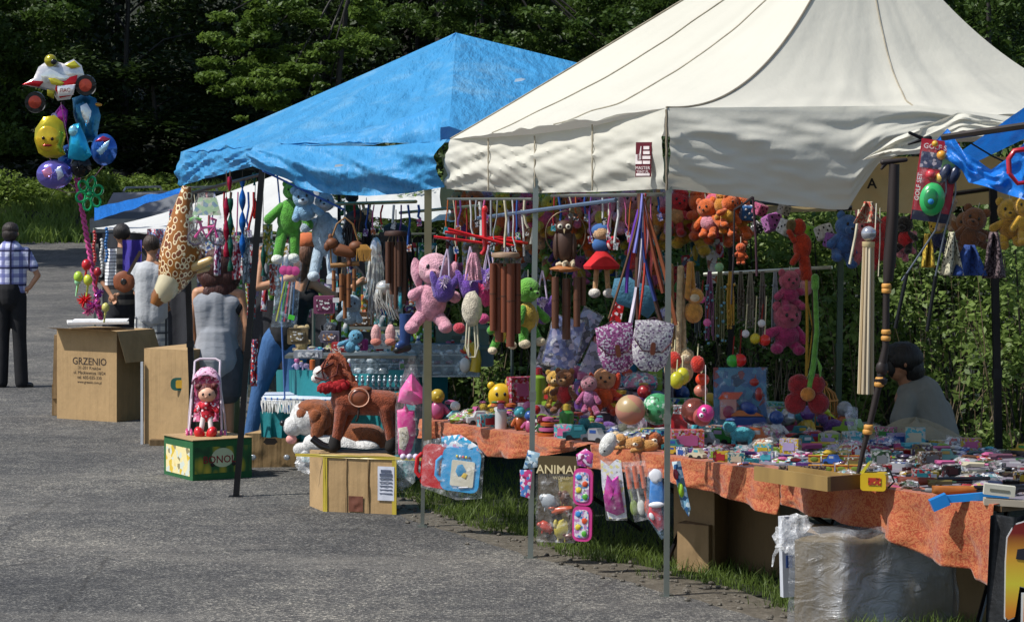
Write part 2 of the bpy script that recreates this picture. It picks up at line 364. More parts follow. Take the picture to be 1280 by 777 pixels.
# ================================================================ FOREST
bark = mk('wood', '#211c17'); 
lf_shade = leaf_mat('forest_leaf_shaded', (.014, .03, .007), (.04, .07, .015), .4, .3)  # leaf copies with light painted into the green: shaded, half shaded, sunlit
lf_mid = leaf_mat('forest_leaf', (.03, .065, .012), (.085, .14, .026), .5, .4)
lf_lit = leaf_mat('forest_leaf_sunlit', (.05, .10, .016), (.15, .23, .04), .5, .45)
lf_hedge = leaf_mat('hedge_leaf', (.04, .085, .017), (.3, .41, .11), 5.0, .5)  # pale end of the green paints sunlit flecks into the hedge
def clumps(cl, n):
    out = []; tot = sum(c[1] ** 2 for c in cl)
    for (c, r, fl) in cl:
        k = max(8, int(n * r * r / tot)); q = rng.normal(size=(k, 3)); q /= np.linalg.norm(q, axis=1)[:, None]
        q *= (rng.uniform(0.15, 1, k) ** .5)[:, None] * r; q[:, 2] *= fl; out.append(q + np.array(c))
    return np.concatenate(out)
def trunk_mb(h, r, lean=0, limbs=6, sp=2.5, z0=.35):
    m = MB(); pts = []
    for i in range(9): t = i / 8; pts.append((lean * t + .12 * math.sin(t * 5) * r * 6, .1 * math.sin(t * 3), h * t))
    m.ring(pts, [r * (1.35 if i == 0 else 1 - .75 * i / 8) for i in range(9)], 9); tips = []
    for i in range(limbs):
        t = z0 + (1 - z0) * i / limbs; a = i * 2.4 + lean; b = Vector(pts[int(t * 8)]); e = b + Vector((math.cos(a) * sp, math.sin(a) * sp * .7, sp * .45))
        mid = b.lerp(e, .5) + Vector((0, 0, .12 * sp)); m.ring([b, mid, e], [r * .35, r * .2, r * .06], 6); tips += [tuple(mid), tuple(e)]
    return m, tips
def tree(x, y, h, r, label, leafm, cl, n, size, lean=0, limbs=6, sp=2.5, group=None):
    t = thing('broadleaf_tree', label, 'tree', (x, y, gz(x, y) - .1), group=group); m, tips = trunk_mb(h, r, lean, limbs, sp)
    m.build('trunk', bark, t)
    leaves('crown', clumps(cl, n), size, leafm, t); return t
def rel(x, y, lst):  # clumps given as (px,py,d,radius,flat) -> local to a tree at x,y
    z = gz(x, y) - .1; out = []
    for (px, py, d, r, fl) in lst: p = P(px, py, d); out.append(((p.x - x, p.y - y, p.z - z), r, fl))
    return out
# tall forest trees: trunks seen, crowns high over the frame (they shade everything below)
cl = [((random.uniform(-3.6, 3.6), random.uniform(-3.6, 3.6), random.uniform(9.5, 15)), random.uniform(1.3, 2.2), .7) for _ in range(20)]
proto = tree(-24, 72, 14, .19, 'tall forest tree, only its dark trunk in view', lf_shade, cl, 5200, .27, group='tall trees in the dark wood')
spots = [(-19, 79), (-15.5, 71), (-6, 82), (-2.2, 72), (1.5, 80), (5, 73), (8.5, 81), (12, 74), (15.5, 82), (19, 75), (-23, 86), (-29, 79), (-33, 72), (-16, 92), (-4, 93), (8, 93), (-27, 66)]
for i, (x, y) in enumerate(spots):
    c = copy_tree(proto); c.location = (x, y, gz(x, y) - .1); c.rotation_euler.z = i * 1.7; s_ = random.uniform(.85, 1.15); c.scale = (s_ * random.uniform(.8, 1.3), s_, s_); relabel(c, 'tall dark trunked forest tree', x, y)
# shade trees left of the road, outside the frame but their shadow lies across the asphalt
for i, (x, y) in enumerate([(-18.5, 52), (-19, 58.5), (-22, 55)]):
    c = copy_tree(proto); c.location = (x, y, gz(x, y) - .1); c.rotation_euler.z = i * 2.1; c.scale = (.9, .9, .85); c['label'] = 'tall roadside tree left of the road, shading the asphalt'; c['group'] = 'roadside trees left of the road'
# dark understorey
cl = []
for _ in range(26): cl.append(((random.uniform(-3, 3), random.uniform(-1.5, 1.5), random.uniform(.3, 8.5)), random.uniform(.6, 1.3), .8))
under = tree(-13, 84, 8.5, .12, 'young dark green tree in the shade of the wood', lf_shade, cl, 7000, .13, group='young trees in the shaded wood')
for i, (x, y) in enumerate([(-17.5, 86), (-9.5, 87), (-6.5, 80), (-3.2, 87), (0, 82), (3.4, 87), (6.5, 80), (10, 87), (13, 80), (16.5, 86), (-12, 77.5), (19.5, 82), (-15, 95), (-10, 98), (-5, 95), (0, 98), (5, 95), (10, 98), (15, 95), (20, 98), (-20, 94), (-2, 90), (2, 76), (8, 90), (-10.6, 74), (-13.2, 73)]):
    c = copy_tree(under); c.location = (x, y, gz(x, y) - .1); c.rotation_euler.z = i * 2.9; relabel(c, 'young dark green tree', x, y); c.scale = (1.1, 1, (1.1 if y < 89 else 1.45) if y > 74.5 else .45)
# sunlit branches standing in front of the wood
def spray(x, y, h, label, lst, n, size, m, lean=0):
    t = thing('broadleaf_tree', label, 'tree', (x, y, gz(x, y) - .1)); mb = MB(); c = rel(x, y, lst)
    mb.ring([(0, 0, 0), (lean * .4, 0, h * .5), (lean, 0, h)], [.1, .07, .03], 8)
    for (q, r, fl) in c[::12]: mb.ring([(lean * .7, 0, h * .72), ((lean + q[0]) / 2, q[1] / 2, (h * .75 + q[2]) / 2 + .3), q], [.05, .03, .012], 5)
    mb.build('trunk', bark, t); leaves('crown', clumps(c, n), size, m, t); return t
def mkcl(x0, x1, fy, d, n, r=(.35, .8), fl=.35):
    out = []
    for _ in range(n):
        px = random.uniform(x0, x1); lo, hi = fy(px); out.append((px, random.uniform(lo, hi), d + random.uniform(-2, 2), random.uniform(*r), fl))
    return out
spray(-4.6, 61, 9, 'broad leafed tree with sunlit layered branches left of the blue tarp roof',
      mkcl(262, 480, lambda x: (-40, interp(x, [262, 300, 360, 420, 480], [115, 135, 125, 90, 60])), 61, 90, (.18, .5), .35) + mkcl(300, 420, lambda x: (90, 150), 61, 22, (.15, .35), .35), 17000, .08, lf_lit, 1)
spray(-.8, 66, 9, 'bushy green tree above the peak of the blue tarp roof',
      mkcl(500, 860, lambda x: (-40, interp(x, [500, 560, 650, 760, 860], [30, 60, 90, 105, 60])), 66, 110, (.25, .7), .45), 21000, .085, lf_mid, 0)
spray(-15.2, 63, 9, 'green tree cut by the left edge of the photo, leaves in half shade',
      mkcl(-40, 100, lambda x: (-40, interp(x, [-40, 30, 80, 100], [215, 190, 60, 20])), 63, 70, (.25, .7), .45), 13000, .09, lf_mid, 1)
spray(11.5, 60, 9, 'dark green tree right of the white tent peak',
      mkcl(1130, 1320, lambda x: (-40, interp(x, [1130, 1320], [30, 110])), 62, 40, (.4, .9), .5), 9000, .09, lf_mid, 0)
# low shrubs on the bank behind the balloons
cl = [((random.uniform(-.9, .9), random.uniform(-.5, .5), random.uniform(.1, .75)), random.uniform(.25, .5), .7) for _ in range(12)]
def shrub(label, x, y, cl, n, size, mat, h=.8):
    t = thing('shrub', label, 'shrub', (x, y, gz(x, y) - .03)); m = MB()
    for i in range(6):
        a = i * 1.05; m.ring([(0.03 * math.cos(a), .03 * math.sin(a), 0), (.2 * math.cos(a), .15 * math.sin(a), h * .5), (.35 * math.cos(a), .25 * math.sin(a), h)], [.012, .009, .004], 5)
    m.build('stems', bark, t); leaves('foliage', clumps(cl, n), size, mat, t); return t
first = None
for i, px in enumerate([5, 45, 84, 122, 160, 205]):
    d = 66 + (i % 3); p = P(px, 240, d)
    if not first: first = shrub('low bright green shrub on the grass bank behind the balloons', p.x, d, cl, 1500, .07, weed_m); first['group'] = 'low shrubs on the grass bank'; first['label'] = 'low green bank shrub, leftmost of six behind the balloons'
    else: c = copy_tree(first); c.location = (p.x, d, gz(0, d) - .1); c.rotation_euler.z = i * 1.3; c.scale.z = random.uniform(.7, 1.15); c['label'] = 'low green bank shrub, ' + ['', 'second', 'third', 'fourth', 'fifth', 'sixth'][i] + ' from the left behind the balloons'
# hedge of bushes behind the stalls
WH = ['far left bush of the hedge, glimpsed behind the hanging poodle bag', 'hedge bush behind the bamboo wind chime', 'hedge bush behind the owl chime', 'hedge bush behind the shoulder bags',
      'hedge bush behind the hanging pendants on the rod', 'hedge bush behind the plush dice', 'hedge bush behind the bird cage', 'hedge bush behind the seated man', 'hedge bush right of the seated man', 'right end bush of the hedge beyond the dark post']
for i, px in enumerate([545, 640, 720, 800, 880, 960, 1040, 1120, 1200, 1290]):
    d = interp(px, [545, 1290], [21.5, 16.9]); x = (px - 640) * d / F
    cl = [((random.uniform(-.42, .42), random.uniform(-.3, .5), random.uniform(.15, 2.2)), random.uniform(.16, .34), .9) for _ in range(30)]
    t = shrub('green leafy ' + WH[i], x, d, cl, 6500, .03, lf_hedge, 2.0)
    m = MB()
    for q in range(26):
        a = Vector((random.uniform(-.45, .45), random.uniform(-.35, .1), random.uniform(0, .7))); b = a + Vector((random.uniform(-.3, .3), random.uniform(-.1, .1), random.uniform(.5, 1.2))); m.ring([a, a.lerp(b, .5) + Vector((.04, 0, 0)), b], [.006, .004, .002], 4)
    m.build('twigs', mk('wood', '#6a5c45'), t)
# dense second row so that no far ground shows between the bushes
for i in range(9):
    px = 500 + i * 98; d = interp(px, [545, 1290], [23.5, 19]); x = (px - 640) * d / F
    cl = [((random.uniform(-.6, .6), random.uniform(-.3, .5), random.uniform(.1, 2.5)), random.uniform(.25, .4), .9) for _ in range(30)]
    t = shrub('x%d' % i, x, d, cl, 4500, .045, lf_shade, 2.2); tag(t, 'dark shaded back row bush of the hedge, ' + ['leftmost', 'second', 'third', 'fourth', 'middle', 'sixth', 'seventh', 'eighth', 'rightmost'][i] + ' from the left', 'shrub', 'dark bushes in the back row of the hedge')
# parked vehicle of which the roof shows over the tents
t = thing('parked_car', 'grey car with roof rails parked behind the far white canopy', 'car', (P(210, 240, 56).x, 56, gz(0, 56) - .12), (0, 0, 1.25))
m = MB(); cs = [(-2.1, .55), (-2.1, .85), (-1.5, 1.0), (-1.0, 1.42), (1.3, 1.46), (1.8, 1.0), (2.1, .9), (2.15, .5), (1.9, .3), (-1.9, .3)]
m.prism(cs, 1.7); body = m.build('body', mk('metal', '#6a6d72'), t, smooth=False)
m = MB(); m.prism([(-.9, 1.05), (-.75, 1.36), (.2, 1.4), (.2, 1.05)], 1.74); m.build('side_window', mk('plastic', '#15181c'), t)
m = MB(); m.prism([(.28, 1.05), (.28, 1.4), (1.15, 1.4), (1.5, 1.05)], 1.74); m.build('side_window', mk('plastic', '#15181c'), t)
for s_ in (-.7, .7):
    m = MB(); m.ring([(-.8, s_, 1.45), (-.7, s_, 1.53), (1.0, s_, 1.56), (1.1, s_, 1.47)], .025, 6); m.build('roof_rail', mk('metal', '#c8cacc'), t)
for sx in (-1.3, 1.35):
    for sy in (-.8, .8):
        m = MB(); m.lathe([(.05, -.1), (.32, -.1), (.34, 0), (.32, .1), (.05, .1)], (sx, sy, .33), 18, (PI / 2, 0, 0)); w = m.build('wheel', mk('fabric', '#18181a'), t)

# ================================================================ CANOPIES
canvas = cloth_mat('cream_canvas', '#d3d0c2', .05, 1.5, .9, .35, .22, 1.6, bd=.05)
canvas_in = cloth_mat('canvas_lining', '#c2ab7c', .12, 2, .9, .3, .35)
tarp = cloth_mat('blue_tarpaulin', '#439cd4', .14, 2.2, .45, .9, .25, 2.6, stretch=(4, 1.3, 1.3), bd=.06, dirt='#74b0d6')
tarp2 = cloth_mat('blue_tarpaulin_bright', '#1f7fe0', .2, 3, .35, .8, .3, 4, bd=.06)
steel = mk('metal', '#8b8f87'); beige_post = mk('metal', '#8a8468'); dark_post = mk('metal', '#2a2a2c')
def wob(p, s, a): return noise.noise(Vector(p) * s) * a
def ridge(c, ap, e): return lambda t: Vector((lerp(c.x, ap.x, t), lerp(c.y, ap.y, t), lerp(c.z, ap.z, t ** e)))
def panel(r1, r2, sag, wr, seed):
    def fn(u, v):
        t = v; s_ = u; a = r1(t); b = r2(t); p = a.lerp(b, s_)
        p.z -= sag * 4 * s_ * (1 - s_) * (1 - t) * t * 2
        edge = min(1, 4 * s_ * (1 - s_) + .0)
        w = noise.noise(Vector((s_ * 9, t * 2.2, seed))) * wr * (1 - t * .8) + noise.noise(Vector((s_ * 26, t * 5, seed + 9))) * wr * .35 * (1 - t)
        p.z += w * edge
        p.z += .05 * noise.noise(Vector((s_ * 2.5, t * 12, seed))) * wr / .03 * .35 * edge * (1 - t)
        return p
    return fn
A = P(833, 135, 12.79); B = P(563, 174, 15.2); C = P(1531, 150, 13.6); D = P(1158, 166, 16.3); AP = P(1075, -135, 14.3)
tent = thing('market_tent', 'large cream canvas pyramid market tent with maroon maker patch', 'tent', (1.5, 14.4, 0))
def up(o, t=tent): o.parent = t; o.location = tuple(-Vector(t.location)); return o
ra, rb, rc, rd = ridge(A, AP, 2.2), ridge(B, AP, 1.02), ridge(C, AP, 2.4), ridge(D, AP, 1.3)
up(sheet('roof_panel', canvas, panel(rb, ra, .10, .03, 1), 90, 60)); up(sheet('roof_panel', canvas, panel(ra, rc, .0, .035, 2), 90, 60))
up(sheet('roof_panel', canvas, panel(rd, rb, .05, .03, 3), 50, 30)); up(sheet('roof_panel', canvas, panel(rc, rd, .05, .03, 4), 40, 30))
# seams
def seam(fn, r=.005, n=40, col='#9a917e', off=.003):
    m = MB(); m.ring([fn(i / n) + Vector((0, -off, off)) for i in range(n + 1)], r, 5); up(m.build('seam', mk('fabric', col)))
seam(ra, .006, col='#857b6a'); seam(rb)
pf = panel(ra, rc, .0, .035, 2); seam(lambda t: Vector(pf(.45, t)), .004)
pl = panel(rb, ra, .10, .03, 1)
for s_ in (.22, .52): seam(lambda t: Vector(pl(s_, t)), .004, col='#a79f8c')
# valances
def valance(p0s, p1s, nu, nv, seed, fold, parent_mat=canvas, name='valance', bulge=.0, nrm=Vector((-.8, -.55, 0)), diag=0):
    """p0s top polyline [(px,py,d)], p1s bottom polyline"""
    def pl_(ps, u):
        xs = np.linspace(0, 1, len(ps)) if len(ps[0]) == 3 else [q[3] for q in ps]
        return Vector([interp(u, xs, [P(*q[:3])[i] for q in ps]) for i in range(3)])
    def fn(u, v):
        p = pl_(p0s, u).lerp(pl_(p1s, u), v)
        w = noise.noise(Vector((u * 7 + diag * v * 2, v * 2.6, seed))) * fold + noise.noise(Vector((u * 22 - diag * v * 4, v * 6, seed + 3))) * fold * .4
        p += nrm * (w * math.sin(min(1, v * 3) * PI / 2) + bulge * math.sin(v * PI)); return p
    return sheet(name, parent_mat, fn, nu, nv)
up(valance([(563, 174, 15.2), (610, 172, 14.85), (668, 168, 14.35), (740, 158, 13.7), (833, 135, 12.79)],
           [(558, 236, 15.25), (610, 240, 14.85), (668, 241, 14.35), (740, 240, 13.7), (833, 236, 12.79)], 110, 22, 5, .034, bulge=.03, diag=2.5))
def frontv(u, v):
    x = lerp(833, 1300, u); d = lerp(12.79, 13.3, u); top = interp(x, [833, 1150, 1300], [135, 132, 150])
    bot = interp(x, [833, 860, 920, 980, 1040, 1062, 1078, 1100, 1160, 1300], [236, 238, 246, 256, 262, 262, 235, 205, 178, 176])
    y = lerp(top, bot, v); p = P(x, y, d)
    n1 = math.sin((v * 2.7 - u * 2.2) * PI) * .032 * u + noise.noise((u * 3, v * 6 - u * 5, 4)) * .03 + noise.noise((u * 14, v * 12, 8)) * .014
    p += Vector((.3, -.9, 0)) * (n1 * math.sin(min(1, v * 2.5) * PI / 2) + .05 * math.sin(v * PI)); return p
up(sheet('valance', canvas, frontv, 110, 44))
def tanv(u, v):
    x = lerp(552, 1300, u); d = dback(x) + .25; p = P(x, lerp(196, interp(x, [552, 830, 1050, 1150, 1300], [262, 268, 264, 262, 250]), v), d)
    p += Vector((-.5, -.8, 0)) * (noise.noise((u * 14, v * 2, 2)) * .06); return p
up(sheet('back_valance', canvas_in, tanv, 90, 8))
# vertical stitched seams in the valance
for px, d in ((610, 14.83), (668, 14.33), (740, 13.68), (833, 12.78)):
    m = MB(); y0 = interp(px, [563, 668, 833], [176, 170, 137]); m.ring([P(px + (i % 2) * .6, lerp(y0, 238, i / 10), d - .045 - .02 * math.sin(i / 10 * PI)) for i in range(11)], .005 if px < 833 else .007, 4)
    up(m.build('seam', mk('fabric', '#a59c88' if px < 833 else '#7a6f5c')))
# maker patch
m = MB(14.0 / F * .93); m.prism([(-11, -21), (11, -21), (12, 22), (-10, 22)], 1)
patch = m.build('maker_patch', mk('fabric', '#5e1020'), tent); pp = P(804, 200, 12.9); patch.location = pp - tent.location; patch.rotation_euler.z = -.55
wm = mk('fabric', '#e9dcd8'); m = MB(14.0 / F * .93)
for (x, z, w, h) in ((5, 15, 8, 4), (5, 9, 9, 4), (5, 3, 11, 4), (5, -3, 10, 4), (-6, -3, 9, 4), (-9, 3, 3, 8), (-4, 4, 3, 7)): m.box((x, -.9, z), (w, .5, h))
m.prism([(-6, 0), (-3, 1), (-2, 17), (-3, 17)], .5, (0, -.9, 0)); m.box((0, -.9, -18), (19, .5, 3)); m.build('patch_emblem', wm, patch)
text('MASTER', .024, wm, patch, (0, -.006, -.042)); text('TENT.PL', .02, wm, patch, (0, -.006, -.062))
# posts
def post(x0, y0, x1, y1, d0, d1, r, mat, foot=True, par=tent):
    a = P(x0, y0, d0); b = P(x1, y1, d1); t = (b - a)
    m = MB(); q = []
    for s_ in (0, 1):
        c = (a, b)[s_]
        for sx, sy in ((-1, -1), (1, -1), (1, 1), (-1, 1)): q.append(c + Vector((sx * r, sy * r, 0)))
    m.add(q, [(3, 2, 1, 0), (4, 5, 6, 7), (0, 1, 5, 4), (1, 2, 6, 5), (2, 3, 7, 6), (3, 0, 4, 7)])
    m.box(a.lerp(b, .42), (r * 2.5, r * 2.5, .05))
    o = up(m.build('post', mat, smooth=False), par)
    if foot: m = MB(); m.box(a + Vector((0, 0, .008)), (r * 5, r * 5, .012)); f = m.build('foot_plate', mat, o)
post(833, 747, 836, 215, 12.81, 12.81, .0145, steel); post(663, 699, 670, 215, 14.15, 14.3, .0155, steel); post(528, 659, 535, 215, 15.45, 15.4, .012, steel)
m = MB(); m.box(P(535, 400, 15.37), (.045, .03, 1.62)); up(m.build('post', beige_post, smooth=False))
post(1047, 560, 1052, 262, 15.8, 15.8, .018, mk('metal', '#4c5c52'), False); post(913, 520, 915, 250, 17.3, 17.3, .02, dark_post, False)
post(1250, 640, 1241, 225, 14.0, 13.9, .02, dark_post, False)
# frame bars under the roof
def bar(a, b, r, mat, name='frame_bar', par=tent):
    m = MB(); m.ring([a, b], r, 6); return up(m.build(name, mat), par)
bar(P(560, 249, 15.2), P(665, 249, 14.4), .009, steel); bar(P(690, 245, 14.2), P(830, 243, 12.9), .011, steel)
bar(P(596, 273, 14.9), P(770, 250, 13.4), .012, mk('metal', '#7d93ac')); bar(P(880, 343, 15.9), P(1040, 334, 15.4), .012, mk('metal', '#b5b8a8'))
bar(P(421, 255, 17), P(520, 252, 16), .012, mk('metal', '#8c8f6a')); bar(P(500, 266, 16), P(600, 257, 15), .01, mk('metal', '#7f8a70')); bar(P(405, 280, 17), P(460, 281, 17), .008, mk('metal', '#8c8f6a'))
bar(P(1048, 262, 15.8), P(1245, 235, 13.9), .014, dark_post); bar(P(915, 252, 17.2), P(1050, 258, 15.8), .014, dark_post)

# ---- blue tent
L_ = P(226, 190, 19.5); F_ = P(325, 182, 17); R_ = P(560, 176, 15.3); BR = P(1010, 150, 17.4); BL = P(640, 175, 20.9); BA = P(570, 41, 18)
bt = thing('market_tent', 'blue tarpaulin draped over a pitched market tent', 'tent', (-.4, 18, 0)); bt_tarp = thing
def b2(o): return up(o, bt)
rl, rf, rr, rbr, rbl = ridge(L_, BA, 1.05), ridge(F_, BA, 1.1), ridge(R_, BA, 1.05), ridge(BR, BA, 1.0), ridge(BL, BA, 1.0)
b2(sheet('tarpaulin_panel', tarp, panel(rl, rf, .02, .03, 11), 60, 50)); b2(sheet('tarpaulin_panel', tarp, panel(rf, rr, .06, .045, 12), 80, 60))
b2(sheet('tarpaulin_panel', tarp, panel(rr, rbr, .02, .03, 13), 50, 40)); b2(sheet('tarpaulin_panel', tarp, panel(rbr, rbl, .05, .03, 14), 30, 20)); b2(sheet('tarpaulin_panel', tarp, panel(rbl, rl, .05, .03, 15), 30, 20))
b2(valance([(226, 190, 19.5), (270, 186, 18.4), (325, 181, 17)], [(223, 233, 19.5), (262, 222, 18.5), (325, 206, 16.95)], 40, 14, 21, .05, tarp, 'tarpaulin_skirt', .02, diag=2))
def fs(u, v):
    x = lerp(324, 559, u); d = lerp(17, 15.25, u); top = interp(x, [324, 400, 480, 559], [180, 182, 183, 174]); bot = interp(x, [324, 345, 380, 420, 470, 520, 559], [206, 218, 234, 243, 245, 241, 234])
    p = P(x, lerp(top, bot, v), d); w = noise.noise((u * 6 - v * 1.5, v * 3, 31)) * .07 + math.sin((u * 3 - v * 1.6) * PI * 2) * .022 + noise.noise((u * 26, v * 9, 5)) * .015
    p += Vector((-.6, -.75, 0)) * ((w + .05) * math.sin(min(1, v * 2.5) * PI / 2) + .07 * math.sin(v * PI)); return p
b2(sheet('tarpaulin_skirt', tarp, fs, 110, 26))
# folded-over flap lying on the roof at the right corner
def flap(u, v):
    a = P(lerp(350, 552, u), lerp(181, 180, u), lerp(16.85, 15.3, u)); x = lerp(350, 552, u); b = P(x + 10, lerp(178, 170, u) - 8 * math.sin(u * PI) * .5 - u ** 2.5 * 45, lerp(17.0, 15.5, u)); p = a.lerp(b, v)
    p += Vector((-.3, -.6, .5)) * (.02 + .03 * noise.noise((u * 9, v * 3, 41)) + .05 * math.sin(v * PI) * u); return p
b2(sheet('tarpaulin_fold', tarp, flap, 60, 14))
# light scuffs patched on the tarp
for (px, py, d, sx, sz) in ((650, 100, 17.15, 7, 2.5), (424, 207, 16.1, 6, 2)):
    m = MB(d / F); m.prism([(-sx, -sz), (sx * .3, -sz * .6), (sx, sz * .4), (sx * .2, sz), (-sx * .8, sz * .5)], .3); o = m.build('repair_patch', mk('fabric', '#cfdbe2')); o.location = P(px, py, d - .18); b2(o); o.location = P(px, py, d - .16) - bt.location
post(295, 622, 329, 196, 17, 17, .02, dark_post, True, bt); post(243, 570, 231, 235, 19.6, 19.5, .022, dark_post, False, bt); post(425, 600, 424, 240, 17.6, 17.6, .012, dark_post, False, bt)
bar(P(326, 212, 17), P(430, 262, 16.4), .008, mk('fabric', '#2c4f93'), 'guy_rope', bt)
m = MB(); m.ring([P(346, 212, 17), P(354, 300, 17.02), P(352, 400, 17.0), P(356, 498, 17)], .006, 5); solo(m, 'rope', mk('fabric', '#4a6fae'), 'long blue cord hanging from the front corner of the blue tarp', 'cord')
bar(P(233, 243, 19.4), P(326, 218, 17.1), .012, dark_post, 'frame_bar', bt)

# ---- far white tents
ft = thing('market_tent', 'low white canopy with sagging eaves beyond the blue tent', 'tent', (-4, 28, 0))
def b3(o): return up(o, ft)
fa, fb, fc, fd, fap = P(118, 285, 30), P(196, 292, 26), P(372, 290, 21.5), P(520, 280, 27), P(380, 205, 26)
r1, r2, r3, r4 = ridge(fa, fap, 1.3), ridge(fb, fap, 1.3), ridge(fc, fap, 1.2), ridge(fd, fap, 1.2)
white_f = cloth_mat('white_canvas', '#d8d8d4', .06, 1.5, .8, .35, .3)
b3(sheet('roof_panel', white_f, panel(r1, r2, .25, .06, 51), 40, 20)); b3(sheet('roof_panel', white_f, panel(r2, r3, .1, .06, 52), 50, 24)); b3(sheet('roof_panel', white_f, panel(r3, r4, .1, .05, 53), 30, 20))
for q in (fa, fb, fc):
    m = MB(); m.ring([q, Vector((q.x, q.y, 0))], .02, 6); b3(m.build('post', steel))
bp = MB(); 
def bluestrip(u, v):
    p = P(lerp(118, 232, u), lerp(lerp(279, 243, u), lerp(262, 238, u), v), lerp(29.5, 26, u)); p.z += .03 * noise.noise((u * 6, v * 3, 2)) + .03; return p
b3(sheet('blue_roof_strip', tarp2, bluestrip, 24, 6))
ft2 = thing('market_tent', 'pale striped canopy seen under the hem of the blue tarp', 'tent', (-1.2, 22, 0))
def b4(o): return up(o, ft2)
q1, q2, q3, q4, qa = P(392, 272, 21), P(640, 275, 20), P(660, 270, 23), P(420, 268, 24), P(510, 205, 22)
rs = [ridge(q, qa, 1.1) for q in (q1, q2, q3, q4)]
for i, (a_, b_) in enumerate(((0, 1), (1, 2), (3, 0))): b4(sheet('roof_panel', white_f, panel(rs[a_], rs[b_], .02, .05, 60 + i), 30, 16))
for q in (q1, q2): m = MB(); m.ring([q, Vector((q.x, q.y, 0))], .016, 6); b4(m.build('post', steel))
# ---- right blue tarp corner with pole
rt = thing('tarpaulin_awning', 'bright blue tarpaulin corner tied to a dark pole at the right edge', 'awning', (2.2, 11.4, 1.9))
def b5(o): return up(o, rt)
def rtf(u, v):
    x = lerp(1168, 1330, u); top = interp(x, [1168, 1185, 1205, 1240, 1280, 1330], [178, 160, 190, 212, 180, 150]); bot = interp(x, [1168, 1200, 1212, 1240, 1280, 1330], [195, 205, 228, 236, 250, 256])
    if x < 1203: bot = interp(x, [1168, 1203], [190, 212])
    p = P(x, lerp(top, bot, v), lerp(11.7, 11.1, u)); p.y += .05 * noise.noise((u * 7, v * 4, 9)) + .03 * math.sin(u * 20 + v * 3); return p
b5(sheet('tarpaulin_panel', tarp2, rtf, 70, 20))
def rtg(u, v):
    x = lerp(1200, 1330, u); p = P(x, lerp(lerp(190, 100, u), lerp(212, 150, u), v), lerp(11.7, 11.15, u) + v * .3); p.y += .04 * noise.noise((u * 7, v * 4, 19)); return p
b5(sheet('tarpaulin_panel', tarp2, rtg, 40, 10))
bar(P(1178, 172, 11.5), P(1330, 150, 11.1), .016, mk('metal', '#4b4540'), 'pole', rt)
m = MB(); m.ring([P(1212, 178, 11.45), P(1240, 195, 11.4), P(1262, 205, 11.4)], .004, 4); b5(m.build('cord', dark_post))
m = MB(11.4 / F); m.ring([(-12, 0, -10), (-13, 0, 8), (-6, 0, 18), (6, 0, 20), (14, 0, 14), (20, 0, 4)], 3.4, 8); m.ring([(-12, -1, -10), (-2, 0, -22), (14, 0, -20)], 2.8, 8)
solo(m, 'umbrella_crook', mk('plastic', '#b0182a'), 'glossy red curved umbrella crook hanging over the blue tarp corner', 'umbrella', P(1274, 207, 11.25))
# loose white cloth knot where canopy meets pole
def knot(u, v):
    x = lerp(1078, 1300, u); p = P(x, lerp(interp(x, [1078, 1120, 1200, 1300], [200, 172, 140, 160]), interp(x, [1078, 1110, 1150, 1200, 1300], [262 - 62, 195, 192, 165, 172]), v), 12.9 - .5 * u)
    p.y += .07 * noise.noise((u * 8, v * 4, 29)); return p
up(sheet('loose_flap', canvas, knot, 50, 12))
def bfly(u, v):
    x = lerp(1065, 1150, u); p = P(x, lerp(196, lerp(262, 268, u), v), 13.4); p.y += .04 * noise.noise((u * 5, v * 4, 39)); return p
up(sheet('loose_flap', canvas_in, bfly, 24, 14))
m = MB(12.2 / F); m.cap((-9, 0, 6), (9, 0, -2), 2, 2.6, 6); m.cap((9, 0, -2), (-10, 0, -8), 2.6, 1.5, 6); m.cap((9, 0, -2), (16, 0, -1), 3.4, 3.4, 6)
solo(m, 'pole_clamp', dark_post, 'black three armed clamp at the end of the tarp pole', 'clamp', P(1146, 172, 12.2))
text('A', .075, mk('fabric', '#1c1a16'), tent, P(1090, 230, 13.36) - tent.location, name='letter_shape', bold=.002)  # dark A is a shadow painted on the tan underside, no print
# ================================================================ PEOPLE
def plaid(name, c0, c1, c2, sc):
    m, t, b, L = base_mat(name); tc = N(t, 'ShaderNodeTexCoord'); sp_ = N(t, 'ShaderNodeSeparateXYZ'); L.new(tc.outputs['Object'], sp_.inputs[0])
    cur = (*hexc(c0), 1)
    def band(ax, s_, th, col, prev, fac):
        a = N(t, 'ShaderNodeMath', operation='MULTIPLY'); L.new(sp_.outputs[ax], a.inputs[0]); a.inputs[1].default_value = s_
        f = N(t, 'ShaderNodeMath', operation='FRACT'); L.new(a.outputs[0], f.inputs[0]); g = N(t, 'ShaderNodeMath', operation='LESS_THAN'); L.new(f.outputs[0], g.inputs[0]); g.inputs[1].default_value = th
        h = N(t, 'ShaderNodeMath', operation='MULTIPLY'); L.new(g.outputs[0], h.inputs[0]); h.inputs[1].default_value = fac
        x = N(t, 'ShaderNodeMix', data_type='RGBA'); L.new(h.outputs[0], x.inputs[0])
        if isinstance(prev, tuple): x.inputs[6].default_value = prev
        else: L.new(prev, x.inputs[6])
        x.inputs[7].default_value = (*hexc(col), 1); return x.outputs[2]
    q = band(0, sc, .45, c1, cur, .75); q = band(2, sc, .45, c1, q, .7); q = band(0, sc * .5, .12, c2, q, .9); q = band(2, sc * .5, .12, c2, q, .9)
    L.new(q, b.inputs['Base Color']); b.inputs['Roughness'].default_value = .9; n = noise_fac(t, 9, 4); bump(t, n.outputs[0], b, .6, .03); return m
